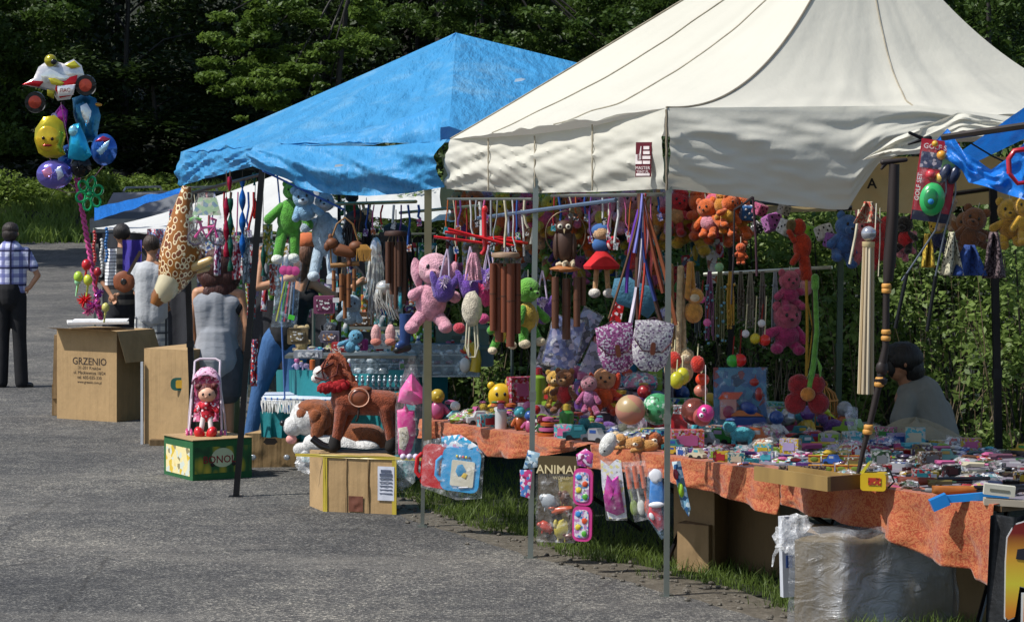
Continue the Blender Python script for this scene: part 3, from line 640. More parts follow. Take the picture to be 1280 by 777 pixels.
def stripes(name, c0, c1, sc, th=.5, ax=2):
    m, t, b, L = base_mat(name); tc = N(t, 'ShaderNodeTexCoord'); sp_ = N(t, 'ShaderNodeSeparateXYZ'); L.new(tc.outputs['Object'], sp_.inputs[0])
    a = N(t, 'ShaderNodeMath', operation='MULTIPLY'); L.new(sp_.outputs[ax], a.inputs[0]); a.inputs[1].default_value = sc
    f = N(t, 'ShaderNodeMath', operation='FRACT'); L.new(a.outputs[0], f.inputs[0])
    rp = ramp(t, f.outputs[0], [(0, hexc(c0)), (th, hexc(c1))], 'CONSTANT'); L.new(rp.outputs[0], b.inputs['Base Color']); b.inputs['Roughness'].default_value = .9; return m
skin = mk('skin', '#b98563'); skin2 = mk('skin', '#a87456'); hairm = mk('hair', '#2c1a12')
def head(m, c, r, face=PI):   # face = direction angle the nose points to (in xy)
    c = Vector(c); f = Vector((math.cos(face), math.sin(face), 0)); s_ = Vector((-f.y, f.x, 0))
    m.ell(c + Vector((0, 0, .15 * r)), (r * .8, r * .88, r), nu=14, nv=10); m.ell(c + f * r * .22 - Vector((0, 0, .45 * r)), (r * .6, r * .6, r * .62))
    m.ell(c + f * r * .88 - Vector((0, 0, .12 * r)), r * .17); m.ell(c + f * r * .72 - Vector((0, 0, .5 * r)), (r * .26, r * .26, r * .1))
    for q in (-1, 1): m.ell(c + s_ * q * r * .8, (r * .16, r * .2, r * .26))
def hand(m, p, dr, r, curl=.4, side=1):
    p = Vector(p); dr = Vector(dr).normalized(); s_ = dr.cross(Vector((0, 1, .2))).normalized(); n = dr.cross(s_)
    m.cap(p, p + dr * r * 1.8, r * .62, r * .9, 8); b = p + dr * r * 2.3
    for i, l in enumerate((1.5, 1.8, 1.65, 1.2)):
        o = s_ * (i - 1.5) * r * .5; a = b + o; c = a + (dr + n * curl).normalized() * r * l * .6; e = c + (dr + n * curl * 2.5).normalized() * r * l * .5
        m.ring([a, c, e], [r * .26, r * .23, r * .18], 6)
    a = p + dr * r * .6 - s_ * r * .8 * side; m.ring([a, a + (dr - s_ * side).normalized() * r * .9, a + (dr - s_ * side * .3).normalized() * r * 1.7], [r * .3, r * .26, r * .2], 6)
def person(label, root, d, J, cl, hair, face=PI / 2, skinm=skin, hr=11, group=None, vox=.009, rotz=0):
    """J: joints in image pixels relative to root; (x, y_depth, z)"""
    k = d / F; t = thing('person', label, 'person', P(root[0], root[1], d), (0, 0, rotz)); V = {a: Vector(b) for a, b in J.items()}
    m = MB(k); head(m, V['head'], hr, face); m.cap(V['head'] - Vector((0, 0, hr * .6)), V['neck'], hr * .45, hr * .5)
    for s_ in 'LR':
        if 'sh' + s_ in V:
            m.cap(V['neck'] - Vector((0, 0, 2)), V['sh' + s_], hr * .45, hr * .42); m.cap(V['sh' + s_], V['el' + s_], hr * .42, hr * .34); m.cap(V['el' + s_], V['ha' + s_], hr * .34, hr * .24)
            hand(m, V['ha' + s_], V['ha' + s_] - V['el' + s_] if 'hd' + s_ not in V else V['hd' + s_], hr * .36, side=1 if s_ == 'L' else -1)
        m.cap(V['hp' + s_], V['kn' + s_], hr * .68, hr * .5); m.cap(V['kn' + s_], V['an' + s_], hr * .5, hr * .3)
        m.cap(V['an' + s_], V['an' + s_] + Vector(V.get('toe', Vector((0, hr * 1.2, -hr * .2)))), hr * .33, hr * .25)
    m.cap(V['neck'] - Vector((0, 0, hr)), V['hip'], hr * .8, hr * .9)
    m.build('body', skinm, t, remesh=vox * .8, sm=3)
    for nm, caps, mat in cl:
        m = MB(k)
        for c in caps:
            if len(c) == 3 and not isinstance(c[1], (int, float)) and isinstance(c[2], tuple): m.ell(c[1], c[2], nu=16, nv=12)
            else: m.cap(c[0], c[1], c[2], c[3] if len(c) > 3 else c[2], 14)
        m.build(nm, mat, t, remesh=vox, sm=9)
    if hair: hm, hl = hair; m = MB(k); [m.ell(c, r, lump=.12, nu=16, nv=12) for c, r in hl]; m.build('hair', hm, t)
    return t
E = lambda c, r: (0, Vector(c), tuple(r))
# man with the checked shirt, back view
J = dict(head=(-2, 0, 193), neck=(-2, 0, 178), shL=(-20, 0, 170), elL=(-24, -2, 138), haL=(-20, -8, 120), shR=(17, 0, 170), elR=(32, 2, 141), haR=(22, -2, 125), hdR=(-1, .2, -.25),
         hip=(-1, 0, 122), hpL=(-10, 0, 118), knL=(-12, 2, 62), anL=(-13, 0, 9), hpR=(8, 0, 118), knR=(9, 2, 62), anR=(12, 0, 9))
person('man standing with a hand on his hip, blue checked shirt and black trousers, back turned', (15, 485), 26.5, J, [
    ('shirt', [((-17, 0, 168), (14, 0, 168), 8, 8), ((-2, 0, 170), (-2, 0, 125), 16, 15.5), ((-12, 0, 160), (-9, 0, 124), 10, 11), ((9, 0, 160), (7, 0, 124), 10, 11), ((-20, 0, 170), (-23, 0, 148), 7, 7.5), ((17, 0, 170), (26, 0, 152), 7, 7.2), ((-2, 0, 178), (-2, 0, 172), 6, 7)], plaid('checked_cotton', '#c9cce4', '#565c98', '#15173a', 11)),
    ('trousers', [((-2, 0, 124), (-2, 0, 112), 17, 16), ((-10, 0, 114), (-12, 2, 62), 10.5, 8.5), ((-12, 2, 62), (-13, 0, 7), 8.5, 8), ((8, 0, 114), (9, 2, 62), 10.5, 8.8), ((9, 2, 62), (12, 0, 7), 8.8, 8.5)], mk('fabric', '#101014')),
    ('belt', [((-14, 0, 123), (10, 0, 123), 5.8), ], mk('fabric', '#0b0b0d')),
    ('shoe', [((-13, 0, 4), (-16, 10, 3), 4.5), ], mk('plastic', '#121212')), ('shoe', [((13, 0, 4), (22, 5, 3), 4.5)], mk('plastic', '#121212'))],
    (mk('hair', '#241812'), [((-2, -1, 198), (10.4, 10.5, 9.5)), ((-2, -4, 192), (10, 8, 9))]), hr=11)
# woman in grey tank top, back view
J = dict(head=(4, 4, 215), neck=(4, 2, 192), shL=(-20, 0, 186), elL=(-28, -3, 150), haL=(-26, 12, 120), shR=(32, 0, 184), elR=(42, -4, 146), haR=(39, 6, 108), hip=(3, 0, 120),
         hpL=(-9, 0, 115), knL=(-8, 0, 60), anL=(-9, 0, 6), hpR=(18, 0, 115), knR=(19, 0, 60), anR=(20, 0, 6))
tankm = cloth_mat('grey_jersey', '#8d9096', .1, 4, .95, .5, 0, 4, stretch=(.7, 1, 2.2), bd=.03)
person('woman with curly dark hair in a grey tank top and grey skirt, seen from behind', (267, 552), 20.6, J, [
    ('tank_top', [((-14, 0, 174), (24, 0, 172), 13.5, 13), ((4, 2, 176), (4, 0, 120), 18, 22), ((-8, 0, 170), (-6, 0, 136), 18, 16), ((18, 0, 168), (15, 0, 136), 14, 16), ((4, 0, 128), (4, 0, 104), 26, 32), ((-12, -1, 182), (20, -1, 181), 6.5, 6.5), ((-15, 0, 186), (-12, 0, 180), 6, 9), ((22, 0, 186), (20, 0, 178), 5, 9)], tankm),
    ('skirt', [((-10, 0, 105), (-9, 0, 66), 22, 20), ((16, 0, 105), (17, 0, 66), 22, 20)], mk('fabric', '#4a4b50')),
    ('bra', [((-14, 0, 172), (31, 0, 168), 10.5), ], mk('fabric', '#17171a'))],
    (mk('hair', '#40190f'), [((4, 2, 217), (20, 18, 20)), ((0, 2, 205), (20, 15, 16)), ((14, 2, 206), (18, 15, 16)), ((6, -2, 190), (17, 10, 14)), ((22, 2, 216), (11, 11, 14)), ((-12, 2, 212), (10, 11, 13)), ((20, 0, 194), (9, 8, 13)), ((-6, -4, 184), (8, 7, 12)), ((4, 2, 232), (14, 12, 9)), ((26, 2, 202), (7, 7, 9))]), hr=17)
# woman in black top and jeans
J = dict(head=(48, 4, 232), neck=(44, 2, 206), shL=(14, 0, 192), elL=(-14, -4, 186), haL=(-10, 5, 218), shR=(58, 0, 188), elR=(84, 6, 174), haR=(104, 12, 186), hip=(24, 0, 128), hpL=(8, 0, 120), knL=(-12, 4, 66), anL=(-24, 0, -6), hpR=(34, 0, 120), knR=(30, 2, 62), anR=(22, 0, -6))
jeans = cloth_mat('blue_denim', '#365e8e', .35, 5, .9, .5, 0, 9, stretch=(1, 1, .5))
person('woman in black camisole and tight blue jeans, back turned', (336, 545), 20.3, J, [
    ('camisole', [((20, 0, 172), (50, 0, 172), 13, 14), ((30, 0, 165), (26, 0, 136), 22, 20), ((24, 0, 138), (22, 0, 128), 22, 23)], mk('fabric', '#141417')),
    ('jeans', [((12, 0, 124), (32, 0, 124), 17, 17), ((8, 0, 118), (-10, 4, 66), 17.5, 11.5), ((-10, 4, 66), (-24, 0, -4), 11.5, 8.5), ((34, 0, 118), (31, 2, 64), 17, 12), ((31, 2, 64), (24, 0, -4), 12, 9)], jeans),
    ('strap', [((12, -9, 200), (20, -12, 180), 2.0)], mk('fabric', '#141417')), ('strap', [((52, -9, 198), (46, -12, 180), 2.0)], mk('fabric', '#141417')),
    ('shoe', [((-24, 0, -8), (-30, 8, -9), 6)], mk('fabric', '#6b5a4a')), ('shoe', [((24, 0, -8), (24, 10, -9), 6)], mk('fabric', '#6b5a4a')),
    ('headscarf', [E((47, 3, 242), (17, 17, 13))], mk('fabric', '#c76a3e'))],
    (mk('hair', '#6b4630'), [((46, -2, 228), (15, 13, 17)), ((40, -6, 210), (9, 7, 18))]), hr=15, skinm=skin)
# man in grey tee
J = dict(head=(0, 3, 200), neck=(0, 0, 182), shL=(-16, 0, 172), elL=(-19, 4, 142), haL=(6, 14, 124), hdL=(1, .2, -.1), shR=(18, 0, 172), elR=(24, 4, 142), haR=(16, 14, 126), hip=(0, 0, 110), hpL=(-8, 0, 105), knL=(-9, 0, 55), anL=(-9, 0, 6), hpR=(8, 0, 105), knR=(9, 0, 55), anR=(9, 0, 6))
person('person in light grey tee shirt and checked shorts behind the cardboard box', (189, 508), 24.3, J, [
    ('tee_shirt', [((-12, 0, 168), (14, 0, 168), 9, 9), ((-4, 0, 166), (-3, 0, 114), 17, 17), ((6, 0, 164), (4, 0, 112), 15, 17), ((-16, 0, 172), (-19, 2, 154), 8.5, 9.5), ((18, 0, 172), (21, 2, 154), 8.5, 9.5)], cloth_mat('grey_tee', '#b4b6b8', .1, 4, .95, .4, 0, 6, bd=.05)),
    ('shorts', [((-8, 0, 110), (-9, 0, 70), 13, 12.5), ((8, 0, 110), (9, 0, 70), 13, 12.5)], plaid('checked_shorts', '#c8c8c2', '#777a80', '#33363c', 14)),
    ('shoe', [((-9, 0, 4), (-9, 9, 3), 4.5)], mk('fabric', '#333333')), ('shoe', [((9, 0, 4), (9, 9, 3), 4.5)], mk('fabric', '#333333'))],
    (mk('hair', '#3a2a20'), [((0, 0, 204), (10.5, 11, 11))]), hr=12)
# person in dark striped jumper
J = dict(head=(0, 3, 180), neck=(0, 0, 162), shL=(-16, 0, 154), elL=(-26, -6, 128), haL=(-12, -12, 108), shR=(18, 0, 154), elR=(26, -4, 128), haR=(4, -12, 112), hip=(0, 0, 95), hpL=(-8, 0, 90), knL=(-9, 0, 48), anL=(-9, 0, 5), hpR=(8, 0, 90), knR=(9, 0, 48), anR=(9, 0, 5))
person('person in dark striped jumper standing among toys by the far stall', (152, 475), 27.3, J, [
    ('jumper', [((-12, 0, 150), (14, 0, 150), 9, 9), ((-2, 0, 150), (0, 0, 96), 17, 17), ((-16, 0, 154), (-25, -5, 128), 8, 7)], stripes('striped_knit', '#17161a', '#55504a', 9)),
    ('trousers', [((0, 0, 98), (0, 0, 88), 17, 16), ((-8, 0, 90), (-9, 0, 6), 10, 8), ((8, 0, 90), (9, 0, 6), 10, 8)], mk('fabric', '#14151b'))],
    (mk('hair', '#1d1612'), [((0, 1, 185), (11, 11, 11))]), hr=11)
# seated man behind the table
J = dict(head=(-24, -4, 92), neck=(-16, 0, 66), shL=(-18, -16, 46), elL=(-30, -26, 14), haL=(-46, -30, 4), shR=(6, 14, 52), elR=(-8, 6, 12), haR=(-34, 2, 6), hip=(16, 4, -38), hpL=(10, -10, -44), knL=(-60, -16, -46), anL=(-58, -14, -110), hpR=(14, 12, -44), knR=(-56, 12, -46), anR=(-54, 12, -110), toe=(-14, 0, -2))
person('dark haired man in a grey tee shirt sitting behind the orange table', (1150, 545), 15.2, J, [
    ('tee_shirt', [((-14, -4, 54), (6, 2, 58), 16, 18), ((2, 0, 50), (16, 0, 0), 27, 33), ((16, 0, 2), (20, 0, -30), 33, 32), ((22, 4, 30), (28, 2, -10), 20, 24), ((-18, -16, 46), (-28, -24, 22), 14, 14), ((6, 14, 50), (-2, 8, 24), 13, 13)], cloth_mat('grey_cotton', '#7f7f78', .1, 4, .95, .4, 0, 7, bd=.05)),
    ('trousers', [((16, 4, -34), (14, 0, -44), 30, 28), ((10, -10, -44), (-60, -16, -46), 20, 15), ((14, 12, -44), (-56, 12, -46), 20, 15), ((-60, -16, -46), (-58, -14, -106), 15, 11), ((-56, 12, -46), (-54, 12, -106), 15, 11)], mk('fabric', '#2c313c'))],
    (mk('hair', '#120d0b'), [((-20, -3, 98), (24, 22, 21)), ((-10, -2, 84), (16, 17, 17)), ((-34, -3, 102), (12, 16, 14)), ((-36, -8, 88), (7, 9, 14))]), face=PI * 1.05, skinm=skin2, hr=21, vox=.007)
m = MB(15.2 / F); m.lathe([(20, 0), (22, 2), (22, 6), (18, 8)], (18, 4, -86)); s0 = thing('stool', 'low dark stool under the seated man', 'stool', P(1150, 545, 15.2))
m.build('seat', dark_post, s0)
for i in range(4): m = MB(15.2 / F); a = i * PI / 2 + .7; m.ring([(18 + 14 * math.cos(a), 4 + 14 * math.sin(a), -84), (18 + 20 * math.cos(a), 4 + 20 * math.sin(a), -122)], 1.6, 6); m.build('leg', dark_post, s0)

# ================================================================ CARDBOARD
def card(name, c, flutes=0):
    key = ('card', c, flutes)
    if key in MC: return MC[key]
    m, t, b, L = base_mat(name); n = noise_fac(t, 3, 7, rough=.7); h = hexc(c)
    rp = ramp(t, n.outputs[0], [(.3, tuple(x * .75 for x in h)), (.5, h), (.72, tuple(min(1, x * 1.12) for x in h))]); L.new(rp.outputs[0], b.inputs['Base Color']); b.inputs['Roughness'].default_value = .85
    n2 = noise_fac(t, 14 if not flutes else 28, 3, stretch=(1, 1, .06)); n3 = noise_fac(t, 5, 4); ad = N(t, 'ShaderNodeMath', operation='ADD'); L.new(n2.outputs[0], ad.inputs[0]); L.new(n3.outputs[0], ad.inputs[1])
    bump(t, ad.outputs[0], b, .5, .02); MC[key] = m; return m
kraft = card('cardboard', '#a88a60'); kraft2 = card('cardboard_dull_shaded', '#8e7450'); kdark = card('cardboard_inside', '#6d5738')  # kraft2 is dull card and also paints shade onto right box sides
def slab(q, th, out, amp=.011):  # q four corners (metres, local) -> panel with slight crumple, thickness th towards -out
    m = MB(); q = [Vector(x) for x in q]; out = Vector(out).normalized(); nu, nv = 10, 8; vs = []; sd = random.random() * 99
    for s_ in (0, 1):
        for j in range(nv + 1):
            for i in range(nu + 1):
                p = q[0].lerp(q[1], i / nu).lerp(q[3].lerp(q[2], i / nu), j / nv); w = math.sin(i / nu * PI) * math.sin(j / nv * PI)
                p = p + out * (noise.noise(Vector((i * .35, j * .35, sd))) * amp * w - s_ * th); vs.append(p)
    n = (nu + 1) * (nv + 1); fs = []
    for j in range(nv):
        for i in range(nu):
            a = j * (nu + 1) + i; fs.append((a, a + 1, a + nu + 2, a + nu + 1)); fs.append((a + n, a + n + nu + 1, a + n + nu + 2, a + n + 1))
    for j in range(nv):
        for i in (0, nu): a = j * (nu + 1) + i; fs.append((a, a + nu + 1, a + nu + 1 + n, a + n))
    for i in range(nu):
        for j in (0, nv): a = j * (nu + 1) + i; fs.append((a, a + n, a + n + 1, a + 1))
    return m.add(vs, fs)
def carton(label, fl, fr, br, h, mat, flaps=True, group=None, top=True, tp=1.0, matR=None, amp=.011):
    """fl, fr, br: ground px of front-left, front-right, back-right corners; closed/open box with side panels"""
    a, b, c = [Vector(q) for q in (fl, fr, br)]; dd = a + (c - b); t = thing('cardboard_box', label, 'box', a, group=group); o = a.copy(); up_ = Vector((0, 0, h))
    cs = [Vector((0, 0, 0)), b - o, c - o, dd - o]; ctr = sum(cs, Vector()) / 4; tops = [q + (ctr - q) * (1 - tp) + up_ for q in cs]
    for i in range(4):
        p, q = cs[i], cs[(i + 1) % 4]; tp_, tq = tops[i], tops[(i + 1) % 4]; out = (q - p).cross(Vector((0, 0, 1)))
        e = (q - p).normalized() * .002
        slab([p + e, q - e, tq - e, tp_ + e], .004, out, amp).build('side_panel', (matR if i == 1 and matR else mat), t)
    if top:
        slab([tops[0], tops[1], tops[2], tops[3]], .004, (0, 0, 1)).build('top_panel', mat, t)
    if flaps:
        for i, (fo, fd_) in enumerate(flaps if isinstance(flaps, list) else []):
            p, q = tops[fo], tops[(fo + 1) % 4]; out = (q - p).cross(Vector((0, 0, 1))).normalized(); dn = out * fd_[0] + Vector((0, 0, fd_[1])); slab([p + out * .005, q + out * .005, q + out * .005 + dn, p + out * .005 + dn], .004, out).build('flap', mat, t)
    return t, cs, tops
def ground(px, py): p = G(px, py); p.z = 0; return p
# big box with printing
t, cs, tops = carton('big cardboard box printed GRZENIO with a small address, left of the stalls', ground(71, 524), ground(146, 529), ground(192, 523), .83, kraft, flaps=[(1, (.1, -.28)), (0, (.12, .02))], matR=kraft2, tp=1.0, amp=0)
ink = mk('paper', '#2e2118'); fx = (cs[1] - cs[0]); ang = math.atan2(fx.y, fx.x); mid = cs[0].lerp(cs[1], .55); nrm = Vector((fx.y, -fx.x, 0)).normalized() * .0014
for s_, z, sz in (('GRZENIO', .545, .092), ('31-201 Kraków', .487, .042), ('ul. Mackiewicza 18/24', .443, .042), ('tel. 605-035-330', .400, .042), ('www.grzenio.com.pl', .358, .034)):
    text(s_, sz, ink, t, mid + nrm + Vector((0, 0, z)), (PI / 2, 0, ang), sx=1.05, bold=.0008 if sz > .08 else 0)
m = MB(); m.box((0, 0, .012), (.55, .42, .02), (0, 0, .2)); m.box((.02, .05, .028), (.5, .36, .008), (0, 0, .1))
p = G(135, 527); solo(m, 'white_board', mk('paper', '#e6e6e4'), 'white paper sheet with a cardboard lid on top of the printed box', 'paper', (P(122, 404, 22.9)))
# two flattened cartons behind it with printed edge
m = MB(23.2 / F); m.box((0, 0, 50), (8, 20, 100), (0, .03, 0)); m.box((-2, -11, 30), (6, 1, 18)); solo(m, 'folded_carton', kraft2, 'folded carton leaning at the left side of the printed box', 'carton', P(72, 518, 23.2))
# tall upright box
t, cs, tops = carton('tall plain cardboard box with a small green and yellow sticker', ground(180, 556), ground(236, 560), ground(300, 549), .80, kraft, flaps=None, matR=kraft2, tp=1)
m = MB(20.4 / F); m.rbox((0, 0, 0), (20, .6, 16), 6); st_ = m.build('sticker', mk('paper', '#1d5c50'), t); st_.location = P(222, 480, 20.32) - t.location; st_.location = cs[0].lerp(cs[1], .78) + Vector((0, -.012, .52))
m = MB(20.4 / F); m.rbox((2, -.6, 0), (11, .4, 10), 2); m.build('sticker_print', mk('paper', '#d9a62a'), st_)
m = MB(); m.box((0, 0, .45), (.02, .03, .68)); solo(m, 'white_batten', mk('plastic', '#c9cdd2'), 'narrow white batten leaning on the left edge of the tall plain box', 'batten', cs[0] + t.location + Vector((-.012, -.03, -.1)))
m = MB(); m.box((0, 0, .03), (.5, .35, .06)); solo(m, 'wooden_block', kdark, 'flat dark block under the tall plain box', 'block', cs[0] + t.location + Vector((.32, -.0, 0)))
# banana box
def banana_print():
    m, t, b, L = base_mat('banana_box_print'); tc = N(t, 'ShaderNodeTexCoord'); v = N(t, 'ShaderNodeTexVoronoi'); v.inputs['Scale'].default_value = 9; v.feature = 'F1'
    mp = N(t, 'ShaderNodeMapping'); mp.inputs['Scale'].default_value = (1.6, 1, .8); mp.inputs['Rotation'].default_value = (0, .5, 0); L.new(tc.outputs['Object'], mp.inputs[0]); L.new(mp.outputs[0], v.inputs['Vector'])
    rp = ramp(t, v.outputs['Distance'], [(0, hexc('#c9b03a')), (.35, hexc('#8a8a28')), (.55, hexc('#1d5a2c')), (.8, hexc('#0f4021'))]); L.new(rp.outputs[0], b.inputs['Base Color']); b.inputs['Roughness'].default_value = .6; return m
gp = card('green_print', '#1f5a30')
t, cs, tops = carton('green banana box with printed fruit bunches and a red word', ground(205, 594), ground(241, 603), ground(315, 598), .30, gp, flaps=None, tp=1.0, matR=gp, amp=0)
f = (cs[2] - cs[1]); out = f.cross(Vector((0, 0, 1))).normalized(); ang = math.atan2(f.y, f.x); bpn = banana_print()
slab([cs[1] + f * .03 + out * .002 + Vector((0, 0, .06)), cs[1] + f * .97 + out * .002 + Vector((0, 0, .06)), cs[1] + f * .97 + out * .002 + Vector((0, 0, .25)), cs[1] + f * .03 + out * .002 + Vector((0, 0, .25))], .0015, out, 0).build('fruit_print', bpn, t)
mm_ = cs[1] + f * .5 + out * .003
m = MB(); m.puff([(.09 * math.cos(a / 20 * 2 * PI), .07 * math.sin(a / 20 * 2 * PI)) for a in range(20)], .002); e_ = m.build('round_emblem', mk('paper', '#b9c4a0'), t); e_.location = mm_ + Vector((0, 0, .17)); e_.rotation_euler.z = ang
text('BONOLLI', .075, mk('paper', '#7c1420'), t, mm_ + out * .0016 + Vector((0, 0, .155)), (PI / 2, 0, ang), bold=.001)
f2 = cs[1] - cs[0]; o2 = f2.cross(Vector((0, 0, 1))).normalized()
slab([cs[0] + f2 * .08 + o2 * .002 + Vector((0, 0, .04)), cs[0] + f2 * .9 + o2 * .002 + Vector((0, 0, .04)), cs[0] + f2 * .9 + o2 * .002 + Vector((0, 0, .24)), cs[0] + f2 * .08 + o2 * .002 + Vector((0, 0, .24))], .0015, o2, 0).build('label_print', prt('#e8d9a0', '#cfd6c8', '#d7b63a', 22), t)
for s_ in (.32, .68):
    m = MB(); m.ell((0, 0, 0), (.014, .004, .014)); h = m.build('hand_hole', mk('paper', '#0a0a0a'), t); h.location = cs[1] + f * s_ + out * .009 + Vector((0, 0, .12))
# lid edge in raw board
slab([tops[0] + Vector((-.01, -.01, .006)), tops[1] + Vector((0, -.012, .006)), tops[2] + Vector((.01, 0, .006)), tops[3] + Vector((0, .01, .006))], .006, (0, 0, 1)).build('lid', kraft, t)
BAN = t.location.copy()
# small box with cut out smile
t, cs, tops = carton('low cardboard box with two round holes and a cut out handle', ground(306, 586), ground(372, 585), ground(400, 578), .27, kraft, flaps=None, matR=kraft2)
m = MB(18.8 / F); m.ell((0, 0, 0), (4, 1, 3.5)); m.ell((42, 0, 0), (4, 1, 3.5)); o = m.build('hole', mk('foil', '#c7ccd2'), t); o.location = cs[0] + Vector((.065, -.012, .09)); o['kind'] = 'stuff'
m = MB(18.8 / F); m.prism([(-9, 0), (-6, 5), (6, 5), (9, 0), (5, -3), (-5, -3)], 1.2); o = m.build('handle_cutout', mk('paper', '#1b140d'), t); o.location = cs[0] + Vector((.195, -.012, .205))
# box carrying the horse
t, cs, tops = carton('cardboard box with yellow tape and a white label, the rocking horse on top', ground(387, 634), ground(404, 641), ground(496, 645), .385, kraft, flaps=None, matR=kraft, tp=1)
f = cs[2] - cs[1]; out = f.cross(Vector((0, 0, 1))).normalized(); ang = math.atan2(f.y, f.x)
def onface(s_, z, w, h, mat, name, off=.007):
    a = cs[1] + f * s_ + out * off; e = f.normalized(); return slab([a - e * w / 2 + Vector((0, 0, z - h / 2)), a + e * w / 2 + Vector((0, 0, z - h / 2)), a + e * w / 2 + Vector((0, 0, z + h / 2)), a - e * w / 2 + Vector((0, 0, z + h / 2))], .002, out).build(name, mat, t)
lb = onface(.86, .21, .115, .22, mk('paper', '#c9ccd6'), 'paper_label', .008)
lines = MB()
for i in range(7): a = cs[1] + f * .86 + out * .011; lines.box(a + Vector((0, 0, .29 - i * .024)), (.085 if i else .07, .003, .006 if i > 1 else .018), (0, 0, ang))
o = lines.build('print_lines', mk('paper', '#4c5468'), t); o['kind'] = 'stuff'
onface(.03, .19, .03, .38, mk('plastic', '#b9a53a'), 'yellow_tape', .007); onface(.97, .19, .03, .38, mk('plastic', '#b9a53a'), 'yellow_tape', .007); onface(.5, .375, .9, .02, mk('plastic', '#b9a53a'), 'yellow_tape', .009)
onface(.32, .19, .01, .37, kraft2, 'fold', .006); onface(.62, .19, .012, .37, kraft2, 'fold', .006); onface(.45, .07, .1, .1, mk('paper', '#6a3b28'), 'brown_stamp', .0065)
HB = [q + t.location for q in tops]
# ================================================================ TOYS ON THE LEFT
wht = '#dcdcd8'
# stroller with doll
k = 18.3 / F; s0 = thing('toy_stroller', 'pink and white doll stroller standing on the banana box', 'toy stroller', P(258, 548, 18.35)); pk = mk('plastic', '#d56a98'); wf = mk('plastic', '#d9c9d2')
m = MB(k)
for sx in (-1, 1):
    m.ring([(sx * 24, 8, 0), (sx * 22, 4, 30), (sx * 18, 0, 62), (sx * 16, 6, 82), (sx * 16, 12, 96)], 1.5, 6); m.ring([(sx * 21, -12, 2), (sx * 19, -3, 34), (sx * 18, 4, 60)], 1.5, 6)
m.ring([(-16, 12, 96), (-10, 14, 99), (10, 14, 99), (16, 12, 96)], 1.6, 6); m.ring([(-20, 0, 28), (20, 0, 28)], 1.3, 6); m.build('frame', wf, s0)
def hood(u, v):
    a = u * PI; b = v * PI * .55; return (-18 * math.cos(a), -14 * math.sin(b) * .9 + 4, 68 + 22 * math.sin(a) * (1 - .45 * v))
m = MB(k); m.grid(hood, 14, 6); m.build('hood', prt('#e6b9cd', '#dba3c0', '#7a3050', 90, .8), s0)
m = MB(k); m.grid(lambda u, v: (lerp(-16, 16, u), 6 - 12 * v + 3 * math.sin(v * 3), lerp(78, 22, v)), 6, 8); m.build('seat_cloth', prt('#d8789e', '#c04a70', '#ead0da', 80, .8), s0)
for x, y in ((-23, 8), (-20, -12), (22, -12), (8, 8)):
    m = MB(k)
    for q in (-2.5, 2.5): m.lathe([(1, -1.4), (7, -1.4), (7.6, 0), (7, 1.4), (1, 1.4)], (x + q, y, 5), 14, (0, PI / 2, 0.1))
    m.build('wheel', mk('plastic', '#c04878'), s0); m = MB(k); m.lathe([(.5, -1), (4, -1), (4, 1), (.5, 1)], (x + 4, y - 1, 5), 12, (0, PI / 2, .1)); m.build('hub', wf, s0)
d0 = thing('doll', 'doll in red dress and red shoes seated in the doll stroller', 'doll', P(259, 535, 18.25)); m = MB(k)
m.ell((0, -2, 42), (11, 9, 10), nu=14, nv=10); m.ell((0, -11, 40), (1.5, 1.5, 1.2)); m.build('head', mk('skin', '#dba88c'), d0)
m = MB(k); m.ell((0, 2, 45), (13, 10, 11), lump=.2, nu=14); m.ell((-10, 0, 52), (5, 5, 4)); m.ell((9, 0, 53), (5, 5, 4)); m.build('hair', mk('hair', '#5d1c18'), d0)
m = MB(k); m.ell((-4, -10, 43), (1.6, 1, 1.9)); m.ell((4, -10, 43), (1.6, 1, 1.9)); m.build('eyes', mk('plastic', '#1d1a20'), d0)['kind'] = 'stuff'
m = MB(k); m.cap((0, 0, 32), (0, -1, 18), 7, 10); m.ell((-2, -6, 28), (6, 5, 5)); m.cap((-7, -2, 30), (-13, -6, 22), 4, 3); m.cap((7, -2, 30), (13, -6, 22), 4, 3); m.build('dress', prt('#c81a30', '#b0142a', '#f0c8d0', 70, .8), d0)
for sx in (-1, 1):
    m = MB(k); m.cap((sx * 4, -5, 16), (sx * 6, -10, 0), 3.4, 3); m.build('leg', mk('fabric', '#e0d4d0'), d0); m = MB(k); m.ell((sx * 8 - (1 if sx > 0 else -0), -13, -5), (6.5, 8, 9), (0.3, sx * .4, 0)); m.build('shoe', mk('plastic', '#c4161e'), d0); m = MB(k); m.ell((sx * 8, -14, -12), (6.8, 8, 3)); m.build('sole', mk('plastic', '#e6e2de'), d0)
# rocking horse
kb = 16.35 / F; hb = thing('rocking_horse', 'brown plush rocking horse with white muzzle and red reins on a cardboard box', 'rocking horse', P(452, 559, 16.3)); hbm = mk('plush', '#8a3d1a')
m = MB(kb); m.cap((-22, 0, 58), (34, 0, 55), 17, 16, 16); m.cap((-22, 0, 60), (-30, 0, 86), 15, 11, 14); m.cap((-30, 0, 86), (-34, 0, 104), 11, 11, 14); m.cap((-34, 0, 106), (-46, 0, 96), 11, 8, 14)
for x0, x1, y in ((-24, -32, -8), (-14, -34, 9), (30, 38, -9), (34, 40, 9)): m.cap((x0, y, 48), ((x0 + x1) / 2, y, 26), 9.5, 7); m.cap(((x0 + x1) / 2, y, 26), (x1, y, 6), 7, 6)
m.build('body', hbm, hb, remesh=.006, sm=4)
m = MB(kb); m.ell((-51, 0, 92), (10, 9, 9.5), (0, .5, 0)); m.ell((-56, 0, 86), (7, 7, 6)); m.build('muzzle', mk('plush', '#dedad4'), hb)
